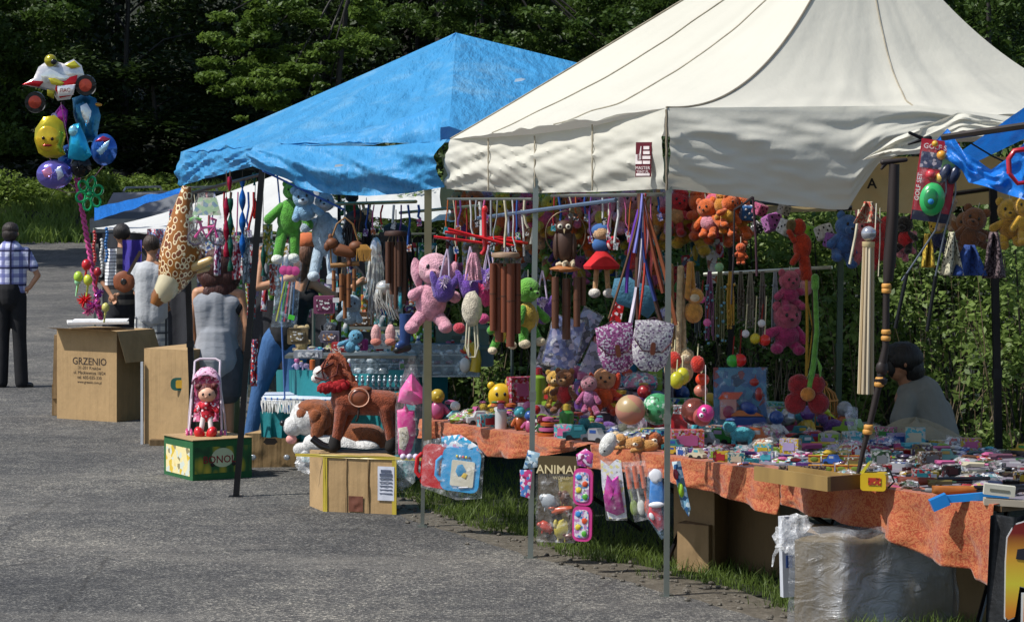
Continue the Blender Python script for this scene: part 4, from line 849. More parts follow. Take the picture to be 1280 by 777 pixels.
m = MB(kb); m.prism([(-34, 112), (-37, 124), (-31, 118)], 5, (0, -6, 0)); m.prism([(-30, 112), (-29, 125), (-25, 116)], 5, (0, 6, 0)); m.build('ear', mk('plush', '#c9b9ac'), hb)['kind'] = 'stuff'
m = MB(kb)
for i in range(46): t_ = i / 46; x = lerp(-36, -8, t_ ** .9) + random.uniform(-2, 2); z = lerp(118, 66, t_ ** 1.2); y = random.uniform(-7, 5) - 2; m.ring([(x, y, z), (x + 7, y - 2, z - 2), (x + 11, y - 3, z - 12)], [3.4, 3, .8], 5)
for i in range(12): m.ring([(-38 + i * .8, -4 + random.uniform(-5, 5), 116), (-44 + i, -6 + random.uniform(-3, 3), 108)], [3, .8], 5)
m.build('mane', mk('plush', '#a2481c'), hb)['kind'] = 'stuff'
m = MB(kb); m.ell((-42, -9, 103), (1.8, 1.5, 2.4)); m.build('eye', mk('plastic', '#120c08'), hb)
m = MB(kb); m.ring([(-44, -9, 110), (-49, -10, 98), (-46, -9, 86)], 1.1, 5); m.ring([(-58, -7, 88), (-44, -11, 84), (-30, -12, 92), (-28, -12, 104)], 1.1, 5); m.ring([(-56, -9, 92), (-47, -10, 99), (-34, -11, 106)], 1, 5); m.build('bridle', mk('fabric', '#4e1512'), hb)
m = MB(kb)
for i in range(14): a = i / 13; m.ell((lerp(-50, -18, a), -12 + 2 * math.sin(i * 2), lerp(74, 80, a) + 3 * math.sin(i * 1.9)), (4.6, 4, 5.5), (0, i, 0), lump=.5, nu=8, nv=6)
m.build('ruff', mk('fabric', '#9c1018'), hb)
m = MB(kb); m.ell((-2, 0, 73), (15, 20, 4.5)); m.ell((-2, -17, 64), (12, 4, 11)); m.build('saddle', mk('plastic', '#8a4a2c'), hb)
m = MB(kb); m.ring([(-2 + 12.5 * math.cos(a / 16 * 2 * PI), -20.5, 64 + 11.5 * math.sin(a / 16 * 2 * PI)) for a in range(17)], .8, 4); m.build('saddle_trim', mk('fabric', '#d9a58c'), hb)
m = MB(kb); m.ring([(-2, -18, 53), (-3, -20, 40), (-6, -12, 34)], 1.4, 5); m.build('strap', mk('fabric', '#32201a'), hb)
for x0, y in ((-32, -8), (-34, 9), (38, -9), (40, 9)): m = MB(kb); m.cap((x0, y, 10), (x0 - 1, y, 2), 7, 8); m.build('hoof', mk('fabric', '#15110f'), hb)
m = MB(kb); m.cap((46, 0, 64), (52, 0, 40), 5, 3); m.build('tail', mk('plush', '#a2481c'), hb)
for y in (-9, 9): m = MB(kb); m.ring([(-62, y, 12), (-50, y, 3), (-30, y, -4), (5, y, -7), (40, y, -5), (60, y, 0)], [3.4, 4, 4, 4, 4, 3.4], 8); m.build('rocker', mk('plastic', '#16100d'), hb)
# st bernard plush
kb = 17 / F; dg_ = thing('plush_dog', 'large white and brown plush dog lying behind the rocking horse', 'plush toy', P(400, 562, 17.0)); pw = mk('plush', '#d8d6d2'); pb = mk('plush', '#8d4a1e')
m = MB(kb); m.ell((-12, 0, 40), (26, 22, 23), nu=16, nv=12); m.ell((-33, -4, 30), (13, 14, 13)); m.build('head', pw, dg_)
m = MB(kb); m.ell((0, -16, 42), (16, 9, 19), (0, -.25, 0)); m.ell((-7, -2, 53), (23, 20, 11)); m.ell((10, 0, 42), (15, 20, 20)); m.ell((-20, -14, 46), (9, 7, 8)); m.build('brown_patch', pb, dg_); m = MB(kb); m.ell((0, -22, 30), (9, 5, 18), (0, .35, 0)); m.ell((-4, -22, 44), (8, 5, 9)); m.build('ear', pb, dg_)
m = MB(kb); m.ell((-46, -6, 34), (4, 5, 4)); m.ell((-22, -18, 44), (2.6, 2, 3.2)); m.build('nose', mk('plastic', '#131010'), dg_)['kind'] = 'stuff'
m = MB(kb); m.ell((-35, -8, 14), (7, 5, 6)); m.build('tongue', mk('fabric', '#dc9a92'), dg_)
m = MB(kb); m.cap((14, 0, 14), (64, 4, 12), 20, 20, 14); m.build('body', pb, dg_); m = MB(kb); m.cap((-8, -16, 10), (20, -18, 8), 12, 12, 12); m.ell((56, -18, 4), (20, 12, 10)); m.cap((28, -20, 8), (50, -20, 0), 11, 10, 12); m.ell((-22, -10, 2), (11, 10, 9)); m.build('paw', pw, dg_)['kind'] = 'stuff'
m = MB(kb); m.ell((0, 0, 0), (17, 10, 14), lump=.5, nu=14, nv=10); m.ell((10, 0, 8), (9, 7, 9), lump=.5)
solo(m, 'plastic_bag', film('#ffffff', .75), 'crumpled translucent white bag under the chin of the plush dog', 'bag', P(386, 578, 16.9))
m = MB(kb); m.ell((0, 0, 0), (15, 10, 18), lump=.5, nu=14, nv=10); solo(m, 'plastic_bag', film('#dfe8ee', .6), 'crumpled clear bag on the ground right of the horse box', 'bag', P(507, 590, 16.2))
# doll pram bag (pink)
kb = 15.6 / F; s0 = thing('packaged_toy', 'tall clear bag with a bright pink toy ironing board and pink hood', 'packaged toy', P(512, 572, 15.7))
m = MB(kb); m.puff([(-14, 4), (-16, 60), (-8, 62), (-6, 70), (-1, 60), (6, 60), (8, 30), (2, 8), (-6, 0)], 12); m.build('board', mk('plastic', '#cf2a86'), s0)
m = MB(kb); m.puff([(-13, 12), (-14, 38), (-3, 40), (0, 26), (-6, 10)], 3, (0, -6, 0)); m.build('panel', prt('#d8d0b8', '#c9c0a8', '#e8e4d8', 120), s0)
m = MB(kb); m.puff([(-15, 70), (-12, 86), (-4, 98), (3, 108), (10, 97), (20, 84), (22, 70), (4, 66)], 16, wr=.3); m.build('hood', mk('plastic', '#e0559c'), s0)
for x in (-8, 0, 8): m = MB(kb); m.ell((x, -4, 2), (4, 4, 4)); m.build('foot', mk('plastic', '#d8cce0'), s0)
m = MB(kb); m.puff([(-18, -6), (-18, 66), (-10, 100), (0, 128), (6, 132), (12, 100), (20, 64), (20, -4), (10, -10)], 24); m.build('clear_bag', film('#ffffff', .14), s0)
# tables of the second stall
teal = cloth_mat('teal_cloth', '#12787e', .25, 3, .8, .4, .1)
def skirt(name, mat, pts, z1, folds, par, amp=.02, dz=0):
    def fn(u, v):
        i = u * (len(pts) - 1); j = min(int(i), len(pts) - 2); p = pts[j].lerp(pts[j + 1], i - j); p.z = lerp(p.z, z1, v)
        p.y += amp * math.sin(u * folds) * (.3 + v); p.x += amp * .5 * math.cos(u * folds * 1.3) * v; return p
    return sheet(name, mat, fn, 120, 10, par)
t2 = thing('market_table', 'long stall table under teal cloth with glass cases', 'table', P(410, 490, 19.5))
def pp2(*a): return P(*a) - t2.location
q = [pp2(345, 462, 22.6), pp2(372, 462, 18.9), pp2(520, 462, 17.6), pp2(560, 450, 19)]
skirt('cloth_skirt', teal, q, -t2.location.z + .05, 90, t2)
m = MB(); a, b, c, d_ = pp2(345, 462, 22.6), pp2(372, 462, 18.9), pp2(520, 462, 17.6), pp2(600, 456, 20); m.add([a, b, c, d_], [(0, 1, 2, 3)]); m.build('table_top', teal, t2)
t3 = thing('market_table', 'low table under a white striped cloth with fringe', 'table', P(370, 500, 18.6))
def pp3(*a): return P(*a) - t3.location
strp = stripes('striped_cloth', '#e2e4e8', '#5c86c0', 22, .72, 1)
m = MB(); m.add([pp3(327, 497, 18.3), pp3(332, 490, 20), pp3(450, 488, 20), pp3(440, 500, 17.6)], [(3, 2, 1, 0)]); m.build('cloth_top', strp, t3)
skirt('cloth_edge', strp, [pp3(327, 496, 18.3), pp3(380, 498, 18), pp3(440, 500, 17.6)], pp3(327, 503, 18.3).z, 20, t3, .006)
fm = MB()
for i in range(64): x = 327 + i * 1.5; p = pp3(x, 500, 18.2 - i * .006); fm.ring([p, p + Vector((random.uniform(-.006, .006), 0, -.03)), p + Vector((random.uniform(-.01, .01), 0, -random.uniform(.075, .1)))], [.005, .0045, .003], 4)
fr = fm.build('fringe', mk('fabric', '#d9d9d4'), t3); fr['kind'] = 'stuff'
skirt('cloth_skirt', teal, [pp3(325, 514, 18.6), pp3(400, 516, 18.4)], -t3.location.z + .26, 30, t3)
# glass display cases
cgr = mk('metal', '#5c7280'); gl_ = film('#cfe4ee', .3)
for i, (x0, x1, y0, y1, d, lb) in enumerate(((438, 505, 440, 466, 17.9, 'grey glass display case with three rows of small goods, left one'), (505, 600, 438, 470, 17.3, 'wide blue grey display case behind the toy table'))):
    k = d / F; c = thing('display_case', lb, 'display case', P(x0, y1, d)); w, h = x1 - x0, y1 - y0 + 8
    m = MB(k); m.box((w / 2, 12, h / 2), (w, 24, h)); m.build('cabinet', cgr, c)
    for r in range(3):
        m = MB(k); m.box((w / 2, -.8, r * h / 3), (w, 1.4, 1.6)); m.build('shelf_edge', mk('metal', '#a7b7c2'), c)
        for s_ in range(int(w / 16)):
            m = MB(k); m.ell((s_ * 16 + 9, -1, r * h / 3 + 4), (5, 1.6, 2.6), nu=8, nv=6); m.build('goods', mk('plastic', random.choice(['#c9d2d8', '#48525c', '#8fa0b0', '#e2e4e0', '#6c4a5a'])), c)
    m = MB(k); m.box((w / 2, -3, h / 2), (w, .5, h)); m.build('glass_front', gl_, c)
# small grey ornaments in a row under the case
orn = None
for i in range(26):
    px = 425 + (i % 13) * 7; py = 488 - (i // 13) * 9; k = 17.2 / F
    if orn is None:
        orn = thing('figurine', 'small silver blue figurine in the rows under the glass case', 'figurine', P(px, py, 17.3 + .2 * (i // 13)), group='silver blue figurines'); m = MB(k); m.ell((0, 0, 3), (3, 3, 3.4), nu=8, nv=6); m.build('body', mk('foil', '#9fb0bc'), orn); m = MB(k); m.ell((0, 0, 8), (2, 2, 2.4), nu=8, nv=6); m.build('head', mk('foil', '#c9d4da'), orn)
    else: c = copy_tree(orn); c.location = P(px, py, 17.3 + .2 * (i // 13)); c.rotation_euler.z = i
m = MB(17.6 / F); m.box((0, 0, -6), (110, 24, 4)); solo(m, 'display_board', mk('plastic', '#3a4c5a'), 'dark board carrying the silver figurines', 'board', P(474, 480, 17.5))
# green crates
for px, py, w, h, lb in ((578, 432, 66, 26, 'upper grey green plastic crate behind the toy table'), (586, 458, 62, 26, 'lower blue green carton with pale print behind the toy table')):
    k = 17.6 / F; c = thing('storage_crate', lb, 'crate', P(px, py, 17.6)); m = MB(k); m.rbox((0, 14, h / 2), (w, 30, h), 3); m.build('shell', mk('plastic', '#45645c' if h == 26 and px < 580 else '#3d6a78'), c)
    m = MB(k); m.rbox((0, -2, h - 3), (w + 3, 3, 4), 1.5); m.build('rim', mk('plastic', '#56756c'), c); m = MB(k); m.rbox((0, -2, h * .4), (w * .4, 1, 5), 2); m.build('handle', mk('plastic', '#2f4842' if px < 580 else '#a9c4cc'), c)
# balloons
D = 22.4; k = D / F
def balloon(name, label, px, py, pts, th, mat, extra=None, rot=(0, 0, 0), dd=0, cat='balloon'):
    t = thing(name, label, cat, P(px, py, D + dd), rot); m = MB(k); m.puff(pts, th, wr=.06); m.build('foil_body', mat, t)
    for nm, p_, y, mt in (extra or []):
        m = MB(k)
        if isinstance(p_, tuple): m.ell((p_[0], y, p_[1]), (p_[2], p_[4] if len(p_) > 4 else 1.6, p_[3]))
        else: m.puff(p_, 3.5, (0, y, 0))
        m.build(nm, mt, t)
    return t
circ = lambda r, rx=1, n=24: [(r * rx * math.cos(2 * PI * i / n), r * math.sin(2 * PI * i / n)) for i in range(n)]
t = balloon('foil_balloon', 'racing motorcycle shaped foil balloon with rider at the top of the bunch', 76, 106, [(-48, 0), (-34, 8), (-28, 22), (-14, 32), (4, 26), (16, 32), (26, 24), (30, 10), (18, -4), (12, -18), (-4, -20), (-12, -8), (-30, -4)], 10, mk('foil', '#d6d2d0'), [
    ('tail_fairing', [(-48, 0), (-34, 5), (-20, 4), (-26, -3)], -5, mk('foil', '#b0121e')), ('side_fairing', [(-4, 2), (8, 8), (22, 12), (20, -2), (14, -14), (0, -17), (-6, -6)], -6.5, mk('foil', '#b3141f')),
    ('side_panel', [(-3, -2), (20, 0), (17, -13), (-2, -15)], -8.6, mk('foil', '#e4e0de')), ('rider_body', [(-24, 12), (-12, 20), (2, 14), (12, 10), (10, 4), (-6, 4), (-20, 2)], -7, mk('foil', '#dfe1dc')), ('rider_leg', [(-14, 8), (-6, 8), (6, 2), (2, -2), (-10, 0)], -9, mk('foil', '#c4b63a')),
    ('helmet', (-12, 30, 8, 8, 7), -4, mk('foil', '#b9ab34')), ('visor', (-7, 28, 4, 3.5, 2), -10, mk('foil', '#2a2a2e')), ('windscreen', [(6, 24), (18, 30), (26, 22), (14, 20)], -6, mk('foil', '#cfc23a')), ('exhaust', [(-16, -6), (-6, -8), (-8, -18), (-16, -14)], -6, mk('foil', '#8d8420'))])
for x, z, r in ((-31, -22, 13.5), (32, -1, 13.5)):
    m = MB(k); m.lathe([(r * .62, -4), (r * .95, -4), (r, 0), (r * .95, 4), (r * .62, 4)], (x, -3, z), 22, (PI / 2, 0, 0)); w = m.build('wheel', mk('foil', '#15151a'), t); m = MB(k); m.lathe([(.5, -5.5), (r * .6, -4.6), (r * .6, 4.6), (.5, 5.5)], (x, -3, z), 22, (PI / 2, 0, 0)); m.build('rim', mk('foil', '#9a3a2c'), w)
text('FIAC', .05, mk('foil', '#7a101c'), t, (.058, -.11, -.055), (PI / 2, -.06, 0), bold=.0006, sx=.85)
balloon('foil_balloon', 'round yellow smiling face foil balloon under the motorcycle balloon', 62, 171, [(-14, -20), (-19, -4), (-18, 10), (-8, 24), (6, 27), (17, 18), (20, 2), (17, -14), (20, -22), (10, -27), (-4, -26)], 16, mk('foil', '#b9a926'), [
    ('face', (-1, -2, 15, 16, 3), -6, mk('foil', '#d8b42e')), ('eyes', (-6, -2, 2, 2.2, 1.2), -10, mk('foil', '#2a1712')), ('eye', (5, -3, 2, 2.2, 1.2), -10, mk('foil', '#2a1712')), ('mouth', (-1, -11, 6, 1.6, 1.2), -10, mk('foil', '#8a2420'))], dd=-.1)
balloon('foil_balloon', 'dark teal dolphin shaped foil balloon with a white speckled patch', 106, 155, [(-16, 32), (0, 38), (14, 32), (20, 10), (16, -12), (20, -26), (6, -22), (-4, -30), (-8, -8), (-14, 10)], 22, mk('foil', '#1b5f80'), [('white_patch', [(-4, 22), (4, 26), (10, 16), (8, 0), (4, -4), (-2, 8)], -10, mk('foil', '#d2d6d8')), ('beak', (16, 24, 6, 2.4, 2), -2, mk('foil', '#c98a2a'))], dd=.1)
balloon('foil_balloon', 'shiny turquoise cone shaped foil balloon in the middle of the bunch', 97, 178, [(-12, -20), (-10, 4), (-6, 22), (2, 24), (10, 6), (18, -16), (8, -24)], 20, mk('foil', '#189ac6'), [('glossy_cap', (-4, 14, 6, 7, 4), -7, mk('foil', '#8fd0e4'))], dd=-.2)
balloon('foil_balloon', 'round blue printed foil balloon at the right of the bunch', 130, 187, circ(20, .82), 24, mk('foil', '#2a5cae'), [('printed_fish', [(-8, -2), (0, 6), (9, 12), (6, 0), (-2, -8)], -11, mk('foil', '#9fc4dc')), ('red_top', [(-10, 10), (0, 17), (10, 13), (4, 8)], -9, mk('foil', '#9a2a4a'))])
balloon('foil_balloon', 'round violet foil balloon with pink flashes, lowest left of the bunch', 68, 218, circ(18, 1.25), 24, mk('foil', '#6a62b4'), [('pink_flash', [(-14, 4), (-4, 10), (4, 2), (-2, -6), (-10, -4)], -10.5, mk('foil', '#c47aa0')), ('silver_flash', [(2, 6), (10, 10), (14, -2), (6, -8)], -10.5, mk('foil', '#b9c0d8'))], dd=-.1)
balloon('foil_balloon', 'small black mirror foil balloon low in the bunch', 101, 208, circ(14, .95), 18, mk('foil', '#14161a'), dd=-.15)
balloon('foil_balloon', 'slim magenta foil balloon behind the face balloon', 77, 146, [(-6, -14), (-8, 6), (0, 16), (8, 8), (6, -14)], 12, mk('foil', '#a02a8a'), [('foil_star', (-8, 0, 5, 5, 3), -3, mk('foil', '#c9b4cf'))], dd=.05)
balloon('foil_balloon', 'deep blue round foil balloon behind the turquoise cone', 88, 196, circ(16), 18, mk('foil', '#1c4a8c'), dd=.15)
t = thing('foil_balloon', 'green flower shaped foil balloon hanging right of the pink pole', 'balloon', P(112, 242, D - .1))
for i in range(6):
    a = i * PI / 3 + .3; m = MB(k); m.ring([(math.cos(a) * 5 + math.cos(a) * 6 * (1 - math.cos(b)) - math.sin(a) * 5 * math.sin(b), -1, 1.25 * (math.sin(a) * 5 + math.sin(a) * 6 * (1 - math.cos(b)) + math.cos(a) * 5 * math.sin(b))) for b in [j * 2 * PI / 12 for j in range(13)]], 1.8, 6, cap=False); m.build('petal', mk('foil', '#1f9a5a'), t)
m = MB(k); m.ell((0, 0, 0), 4); m.build('centre', mk('foil', '#2fb06c'), t)
t = thing('balloon_pole', 'twisted pink tinsel pole holding the balloon bunch', 'pole', P(100, 225, D)); mt = mk('fabric', '#c04a86'); 
for ph in (0, PI):
    m = MB(k); m.ring([(lerp(-4, 26, i / 80) + 2.2 * math.cos(i * .9 + ph), 2.2 * math.sin(i * .9 + ph), 2 - i * 2.2) for i in range(81)], 1.9, 5); m.build('tinsel_strand', mt, t)
m = MB(k); m.ring([(-4, 0, 2), (26, 0, -175)], 1.2, 6); m.build('stick', mk('wood', '#7a5a4a'), t)
for i, (bx, by) in enumerate(((76, 128), (62, 198), (106, 185), (130, 206), (68, 235))):
    m = MB(); m.ring([P(bx, by, D), P((bx + 98) / 2, (by + 240) / 2 + 3, D), P(98, 240, D)], .003, 4); o = up(m.build('ribbon', mk('foil', '#b884a8')), t)
# bouquet of small toys under the balloons
LB = [('red toy maraca', 108, 331, '#c21a20', 6), ('lime toy maraca', 98, 346, '#a8c83a', 6), ('yellow green toy ball with holes', 110, 350, '#c6cc3c', 6), ('red pompom', 106, 375, '#d41818', 10), ('pink tinsel pompom', 118, 382, '#c85aa8', 11), ('pale pink tinsel pompom', 110, 388, '#e07aa4', 8), ('dark red toy mallet', 122, 340, '#a01820', 5), ('yellow toy whistle', 132, 384, '#c9c26a', 5), ('mint rattle', 97, 352, '#9ad8a0', 4), ('purple tinsel tuft', 124, 366, '#9a4aa0', 6)]
for nm, x, y, c, r in LB:
    t = thing('hanging_toy', nm + ' tied to the pink balloon pole', 'toy', P(x, y, 22.3)); m = MB(k)
    if 'pom' in nm or 'tinsel' in nm:
        for i in range(40): v = Vector(rng.normal(size=3)).normalized(); m.ring([(0, 0, 0), tuple(v * r)], [1.4, .4], 4)
        m.build('tinsel', mk('foil' if 'tinsel' in nm else 'fabric', c), t)
    else:
        m.ell((0, 0, 0), (r, r, r * 1.2)); m.build('head', mk('plastic', c), t); m = MB(k); m.ring([(0, 0, -r), (-2, 0, -r - 14)], [1.6, 1.1], 6); m.build('handle', mk('plastic', c), t)
for i, (x, y0, y1, c, lb) in enumerate(((118, 290, 335, '#b02a2a', 'red and white bead string left of the striped jumper'), (127, 300, 350, '#c4c4c0', 'pale bead string with red tips near the striped jumper'), (133, 286, 330, '#2a6aa8', 'blue bead string under the far canopy corner'))):
    m = MB(23 / F)
    for j in range(int((y1 - y0) / 4)): m.ell((math.sin(j) * 1, 0, -j * 4), 2.3, nu=7, nv=5)
    solo(m, 'bead_string', mk('plastic', c), lb, 'bead string', P(x, y0, 23))
for i, (x, y, w, h, c, lb) in enumerate(((138, 335, 16, 50, '#d8dadc', 'white striped cloth hanging beside the dark jumper'), (165, 330, 26, 60, '#3a2f8a', 'violet blue jacket hanging under the far canopy'), (195, 306, 24, 40, '#b5576a', 'pink and white packet hanging under the far canopy'), (180, 345, 12, 34, '#23507a', 'dark blue toy sword packet beside the grey tee shirt'))):
    o = sheet('hanging_cloth' if i < 2 else 'hanging_packet', stripes('white_striped', '#e4e4e4', '#3a3a44', 30, .8) if i == 0 else (mk('fabric', c) if i < 2 else prt(c, '#d8d8de', '#5a8ac0', 60)), lambda u, v: ((u - .5) * w * 23 / F, .03 * math.sin(u * 9 + v * 2), -v * h * 23 / F), 10, 10); o.location = P(x, y - h / 2, 24.6); tag(o, lb, 'cloth' if i < 2 else 'packet')
g = thing('toy_guitar', 'brown toy guitar hanging beside the dark striped jumper', 'toy guitar', P(155, 352, 23.6), (0, .5, 0)); k2 = 23.6 / F
m = MB(k2); m.puff([(12 * math.cos(a) * (1 + .2 * math.cos(2 * a)), 14 * math.sin(a) * (1 - .1 * math.cos(4 * a))) for a in [i * 2 * PI / 20 for i in range(20)]], 6); m.build('body', mk('wood', '#8a4a26'), g); m = MB(k2); m.box((0, 0, 26), (4, 3, 34)); m.build('neck', mk('wood', '#3c2a1c'), g); m = MB(k2); m.ell((0, -3, 0), (4, 1, 4)); m.build('sound_hole', mk('plastic', '#17110c'), g)
# ================================================================ HANGING GOODS
def plush(name, label, px, py, d, h, body, head=None, ears='round', earc=None, muzzle=None, shirt=None, feet=None, tilt=0, turn=0, w=1, nose='#1a1210', arms=1, legs=1, cord=True, cat='plush toy', hr=.2, group=None, extra=None, fl=1.0):
    k = d / F; jt = lambda v: random.uniform(-v, v); head = head or body; earc = earc or head; t = thing(name, label, cat, P(px, py, d), (0, tilt, turn), group)
    H = h; hz = -hr * H; R = hr * H * w; pm = lambda c: mk('plush', c)
    m = MB(k); m.ell((0, 0, hz), (R * 1.05, R * .9, R), nu=14, nv=10, lump=.06); m.build('head', pm(head), t)
    if ears == 'round':
        for s_ in (-1, 1): m = MB(k); m.ell((s_ * R * .78, 0, hz + R * .75), (R * .38, R * .2, R * .4)); m.build('ear', pm(earc), t)
    elif ears == 'long':
        for s_ in (-1, 1): m = MB(k); m.ell((s_ * R * 1.05, 0, hz - R * .35), (R * .34, R * .28, R * .95), (0, s_ * .25, 0), lump=.2); m.build('ear', pm(earc), t)
    elif ears == 'up':
        for s_ in (-1, 1): m = MB(k); m.ell((s_ * R * .45, 0, hz + R * 1.2), (R * .24, R * .2, R * .75), (0, s_ * .2, 0)); m.build('ear', pm(earc), t)
    elif ears == 'tuft':
        m = MB(k)
        for i in range(14): a = i / 14 * 2 * PI; m.ell((R * .5 * math.cos(a), R * .4 * math.sin(a), hz + R * .9), (R * .28, R * .28, R * .3), lump=.5, nu=7, nv=5)
        m.build('curly_tuft', pm(earc), t)
    if muzzle: m = MB(k); m.ell((0, -R * .75, hz - R * .3), (R * .5, R * .42, R * .36)); m.build('muzzle', pm(muzzle), t)
    m = MB(k); m.ell((0, -R * (1.12 if muzzle else .88), hz - R * .18), (R * .15, R * .12, R * .11), nu=8, nv=6); m.build('nose', mk('plastic', nose), t)
    for s_ in (-1, 1): m = MB(k); m.ell((s_ * R * .38, -R * .8, hz + R * .15), (R * .12, R * .1, R * .15), nu=8, nv=6); m.build('eye', mk('plastic', '#0e0c0c'), t)
    tz = -(2 * hr + .2) * H; tr = .24 * H
    m = MB(k); m.ell((0, 0, tz), (.19 * H * w, .15 * H * w, tr), nu=14, nv=10, lump=.05)
    m.build('torso', pm(shirt or body), t)
    if arms:
        for s_ in (-1, 1): m = MB(k); m.cap((s_ * .13 * H * w, -.03 * H, tz + tr * .55), (s_ * (.25 + jt(.06)) * H * w, (-.1 + jt(.06)) * H, tz - tr * (.05 + jt(.5))), .06 * H * w, .075 * H * w); m.build('arm', pm(body), t)
    if legs:
        for s_ in (-1, 1):
            lx = s_ * (.15 + jt(.06)) * H * w; lz = -H * (.92 + jt(.06)); ly = (-.1 + jt(.08)) * H
            m = MB(k); m.cap((s_ * .09 * H * w, 0, tz - tr * .7), (lx, ly, lz), .085 * H * w, .075 * H * w); m.build('leg', pm(body), t)
            m = MB(k); m.ell((lx, ly - .03 * H, lz - .02 * H), (.09 * H * w, .11 * H * w, .075 * H * w)); m.build('foot', pm(feet or body), t)
    if cord: m = MB(k); m.ring([(0, 0, 0), (0, 0, 9)], .5, 4); m.build('loop', mk('fabric', '#cfcabc'), t)
    return t
# upper left group
g = thing('inflatable_toy', 'spotted brown giraffe inflatable hanging head down at the blue tent corner', 'inflatable toy', P(238, 235, 18.9)); k = 18.9 / F
def spotted():
    m, t, b, L = base_mat('giraffe_spots'); tc = N(t, 'ShaderNodeTexCoord'); mp = N(t, 'ShaderNodeMapping'); L.new(tc.outputs['Object'], mp.inputs[0]); mp.inputs['Scale'].default_value = (1, .8, .75)
    v = N(t, 'ShaderNodeTexVoronoi'); v.inputs['Scale'].default_value = 25; L.new(mp.outputs[0], v.inputs['Vector']); rp = ramp(t, v.outputs['Distance'], [(0, hexc('#6b3512')), (.36, hexc('#7d431a')), (.40, hexc('#f0dcb0')), (.5, hexc('#f0dcb0')), (.54, hexc('#9a5f24'))], 'LINEAR')
    L.new(rp.outputs[0], b.inputs['Base Color']); b.inputs['Roughness'].default_value = .3; return m
m = MB(k); m.ring([(-4, 0, 2), (-8, 0, -20), (-12, 0, -50), (-12, 0, -78), (-16, 0, -100), (-24, 0, -118), (-32, 0, -132)], [6, 11, 18, 26, 25, 18, 11], 16); m.build('body', spotted(), g)
m = MB(k); m.ring([(-16, -3, -94), (-22, -4, -112), (-32, -4, -130), (-38, -4, -138)], [12, 17, 14, 10], 14); m.build('belly', mk('plastic', '#c9bd9a'), g)
m = MB(k); m.ring([(-34, -4, -130), (-40, -5, -138), (-44, -6, -146)], [12, 10, 6], 10); m.build('muzzle', mk('plastic', '#8a5524'), g)
for a_, b_ in (((6, -12, -98), (26, -16, -90)), ((-2, 14, -104), (18, 18, -100))): m = MB(k); m.cap(a_, b_, 6, 5); m.build('foot', mk('plastic', '#c3a468'), g)
g = thing('packaged_toy', 'clear bag with a pink toy bicycle under the blue tarp edge', 'packaged toy', P(258, 245, 18.2)); k = 18.2 / F
m = MB(k)
for x in (-14, 14):
    m = MB(k); m.ring([(x + 9 * math.cos(a), 0, -52 + 9 * math.sin(a)) for a in [i * PI / 8 for i in range(17)]], 1.4, 6); m.build('wheel', mk('plastic', '#3a2a38'), g)
m = MB(k); m.ring([(-14, 0, -52), (-6, 0, -40), (10, 0, -38), (14, 0, -52)], 2, 6); m.ring([(-6, 0, -40), (0, 0, -52), (10, 0, -38), (12, 0, -30), (6, -3, -28)], 1.8, 6); m.ring([(-6, 0, -40), (-8, 0, -33)], 1.8, 6); m.ell((-9, 0, -32), (5, 2, 2)); m.build('frame', mk('plastic', '#d43a8c'), g)
m = MB(k); m.prism([(-18, -24), (-10, -2), (12, -2), (18, -24)], 1, (0, 4, 0)); m.build('header_card', prt('#b8d8a8', '#d8d8c0', '#8aa8b8', 30), g)
m = MB(k); m.ring([(-20, 0, -30), (-14, -3, -27), (-6, -2, -30)], 2.2, 6); m.build('handlebar', mk('plastic', '#5aa83a'), g)
m = MB(k); m.puff([(-24, -60), (-22, -20), (-10, 4), (10, 4), (22, -20), (24, -60), (0, -68)], 18); m.build('clear_bag', film('#ffffff', .16), g)
for i, (x, y0, y1, c, r, lb) in enumerate(((283, 246, 322, '#a81838', 3.4, 'dark red twisted hanging spiral'), (288, 248, 340, '#1c5a44', 3, 'dark green twisted hanging spiral'), (303, 226, 322, '#1c66b4', 3.6, 'long blue twisted hanging spiral'), (319, 248, 275, '#cc2418', 3.4, 'short bright red twisted hanging spiral'), (287, 221, 240, '#b02444', 2.4, 'small crimson spiral under the tarp hem'), (318, 216, 232, '#205c50', 2.4, 'small green spiral next to the tent post'), (329, 305, 345, '#245848', 2.6, 'green black spiral behind the leaning tent post'))):
    m = MB(17.6 / F); n = int((y1 - y0) / 1.6); m.ring([(0, 0, -j * 1.6) for j in range(n + 1)], [.7 + r * abs(math.sin(j * .18 + i)) for j in range(n + 1)], 8)
    o = solo(m, 'hanging_spiral', mk('foil', c), lb, 'spiral', P(x, y0, 17.7)); m = MB(17.6 / F); m.ring([(0, 0, 0), (0, 0, y0 - 213)], .4, 4); m.build('cord', mk('fabric', '#6b5a48'), o)
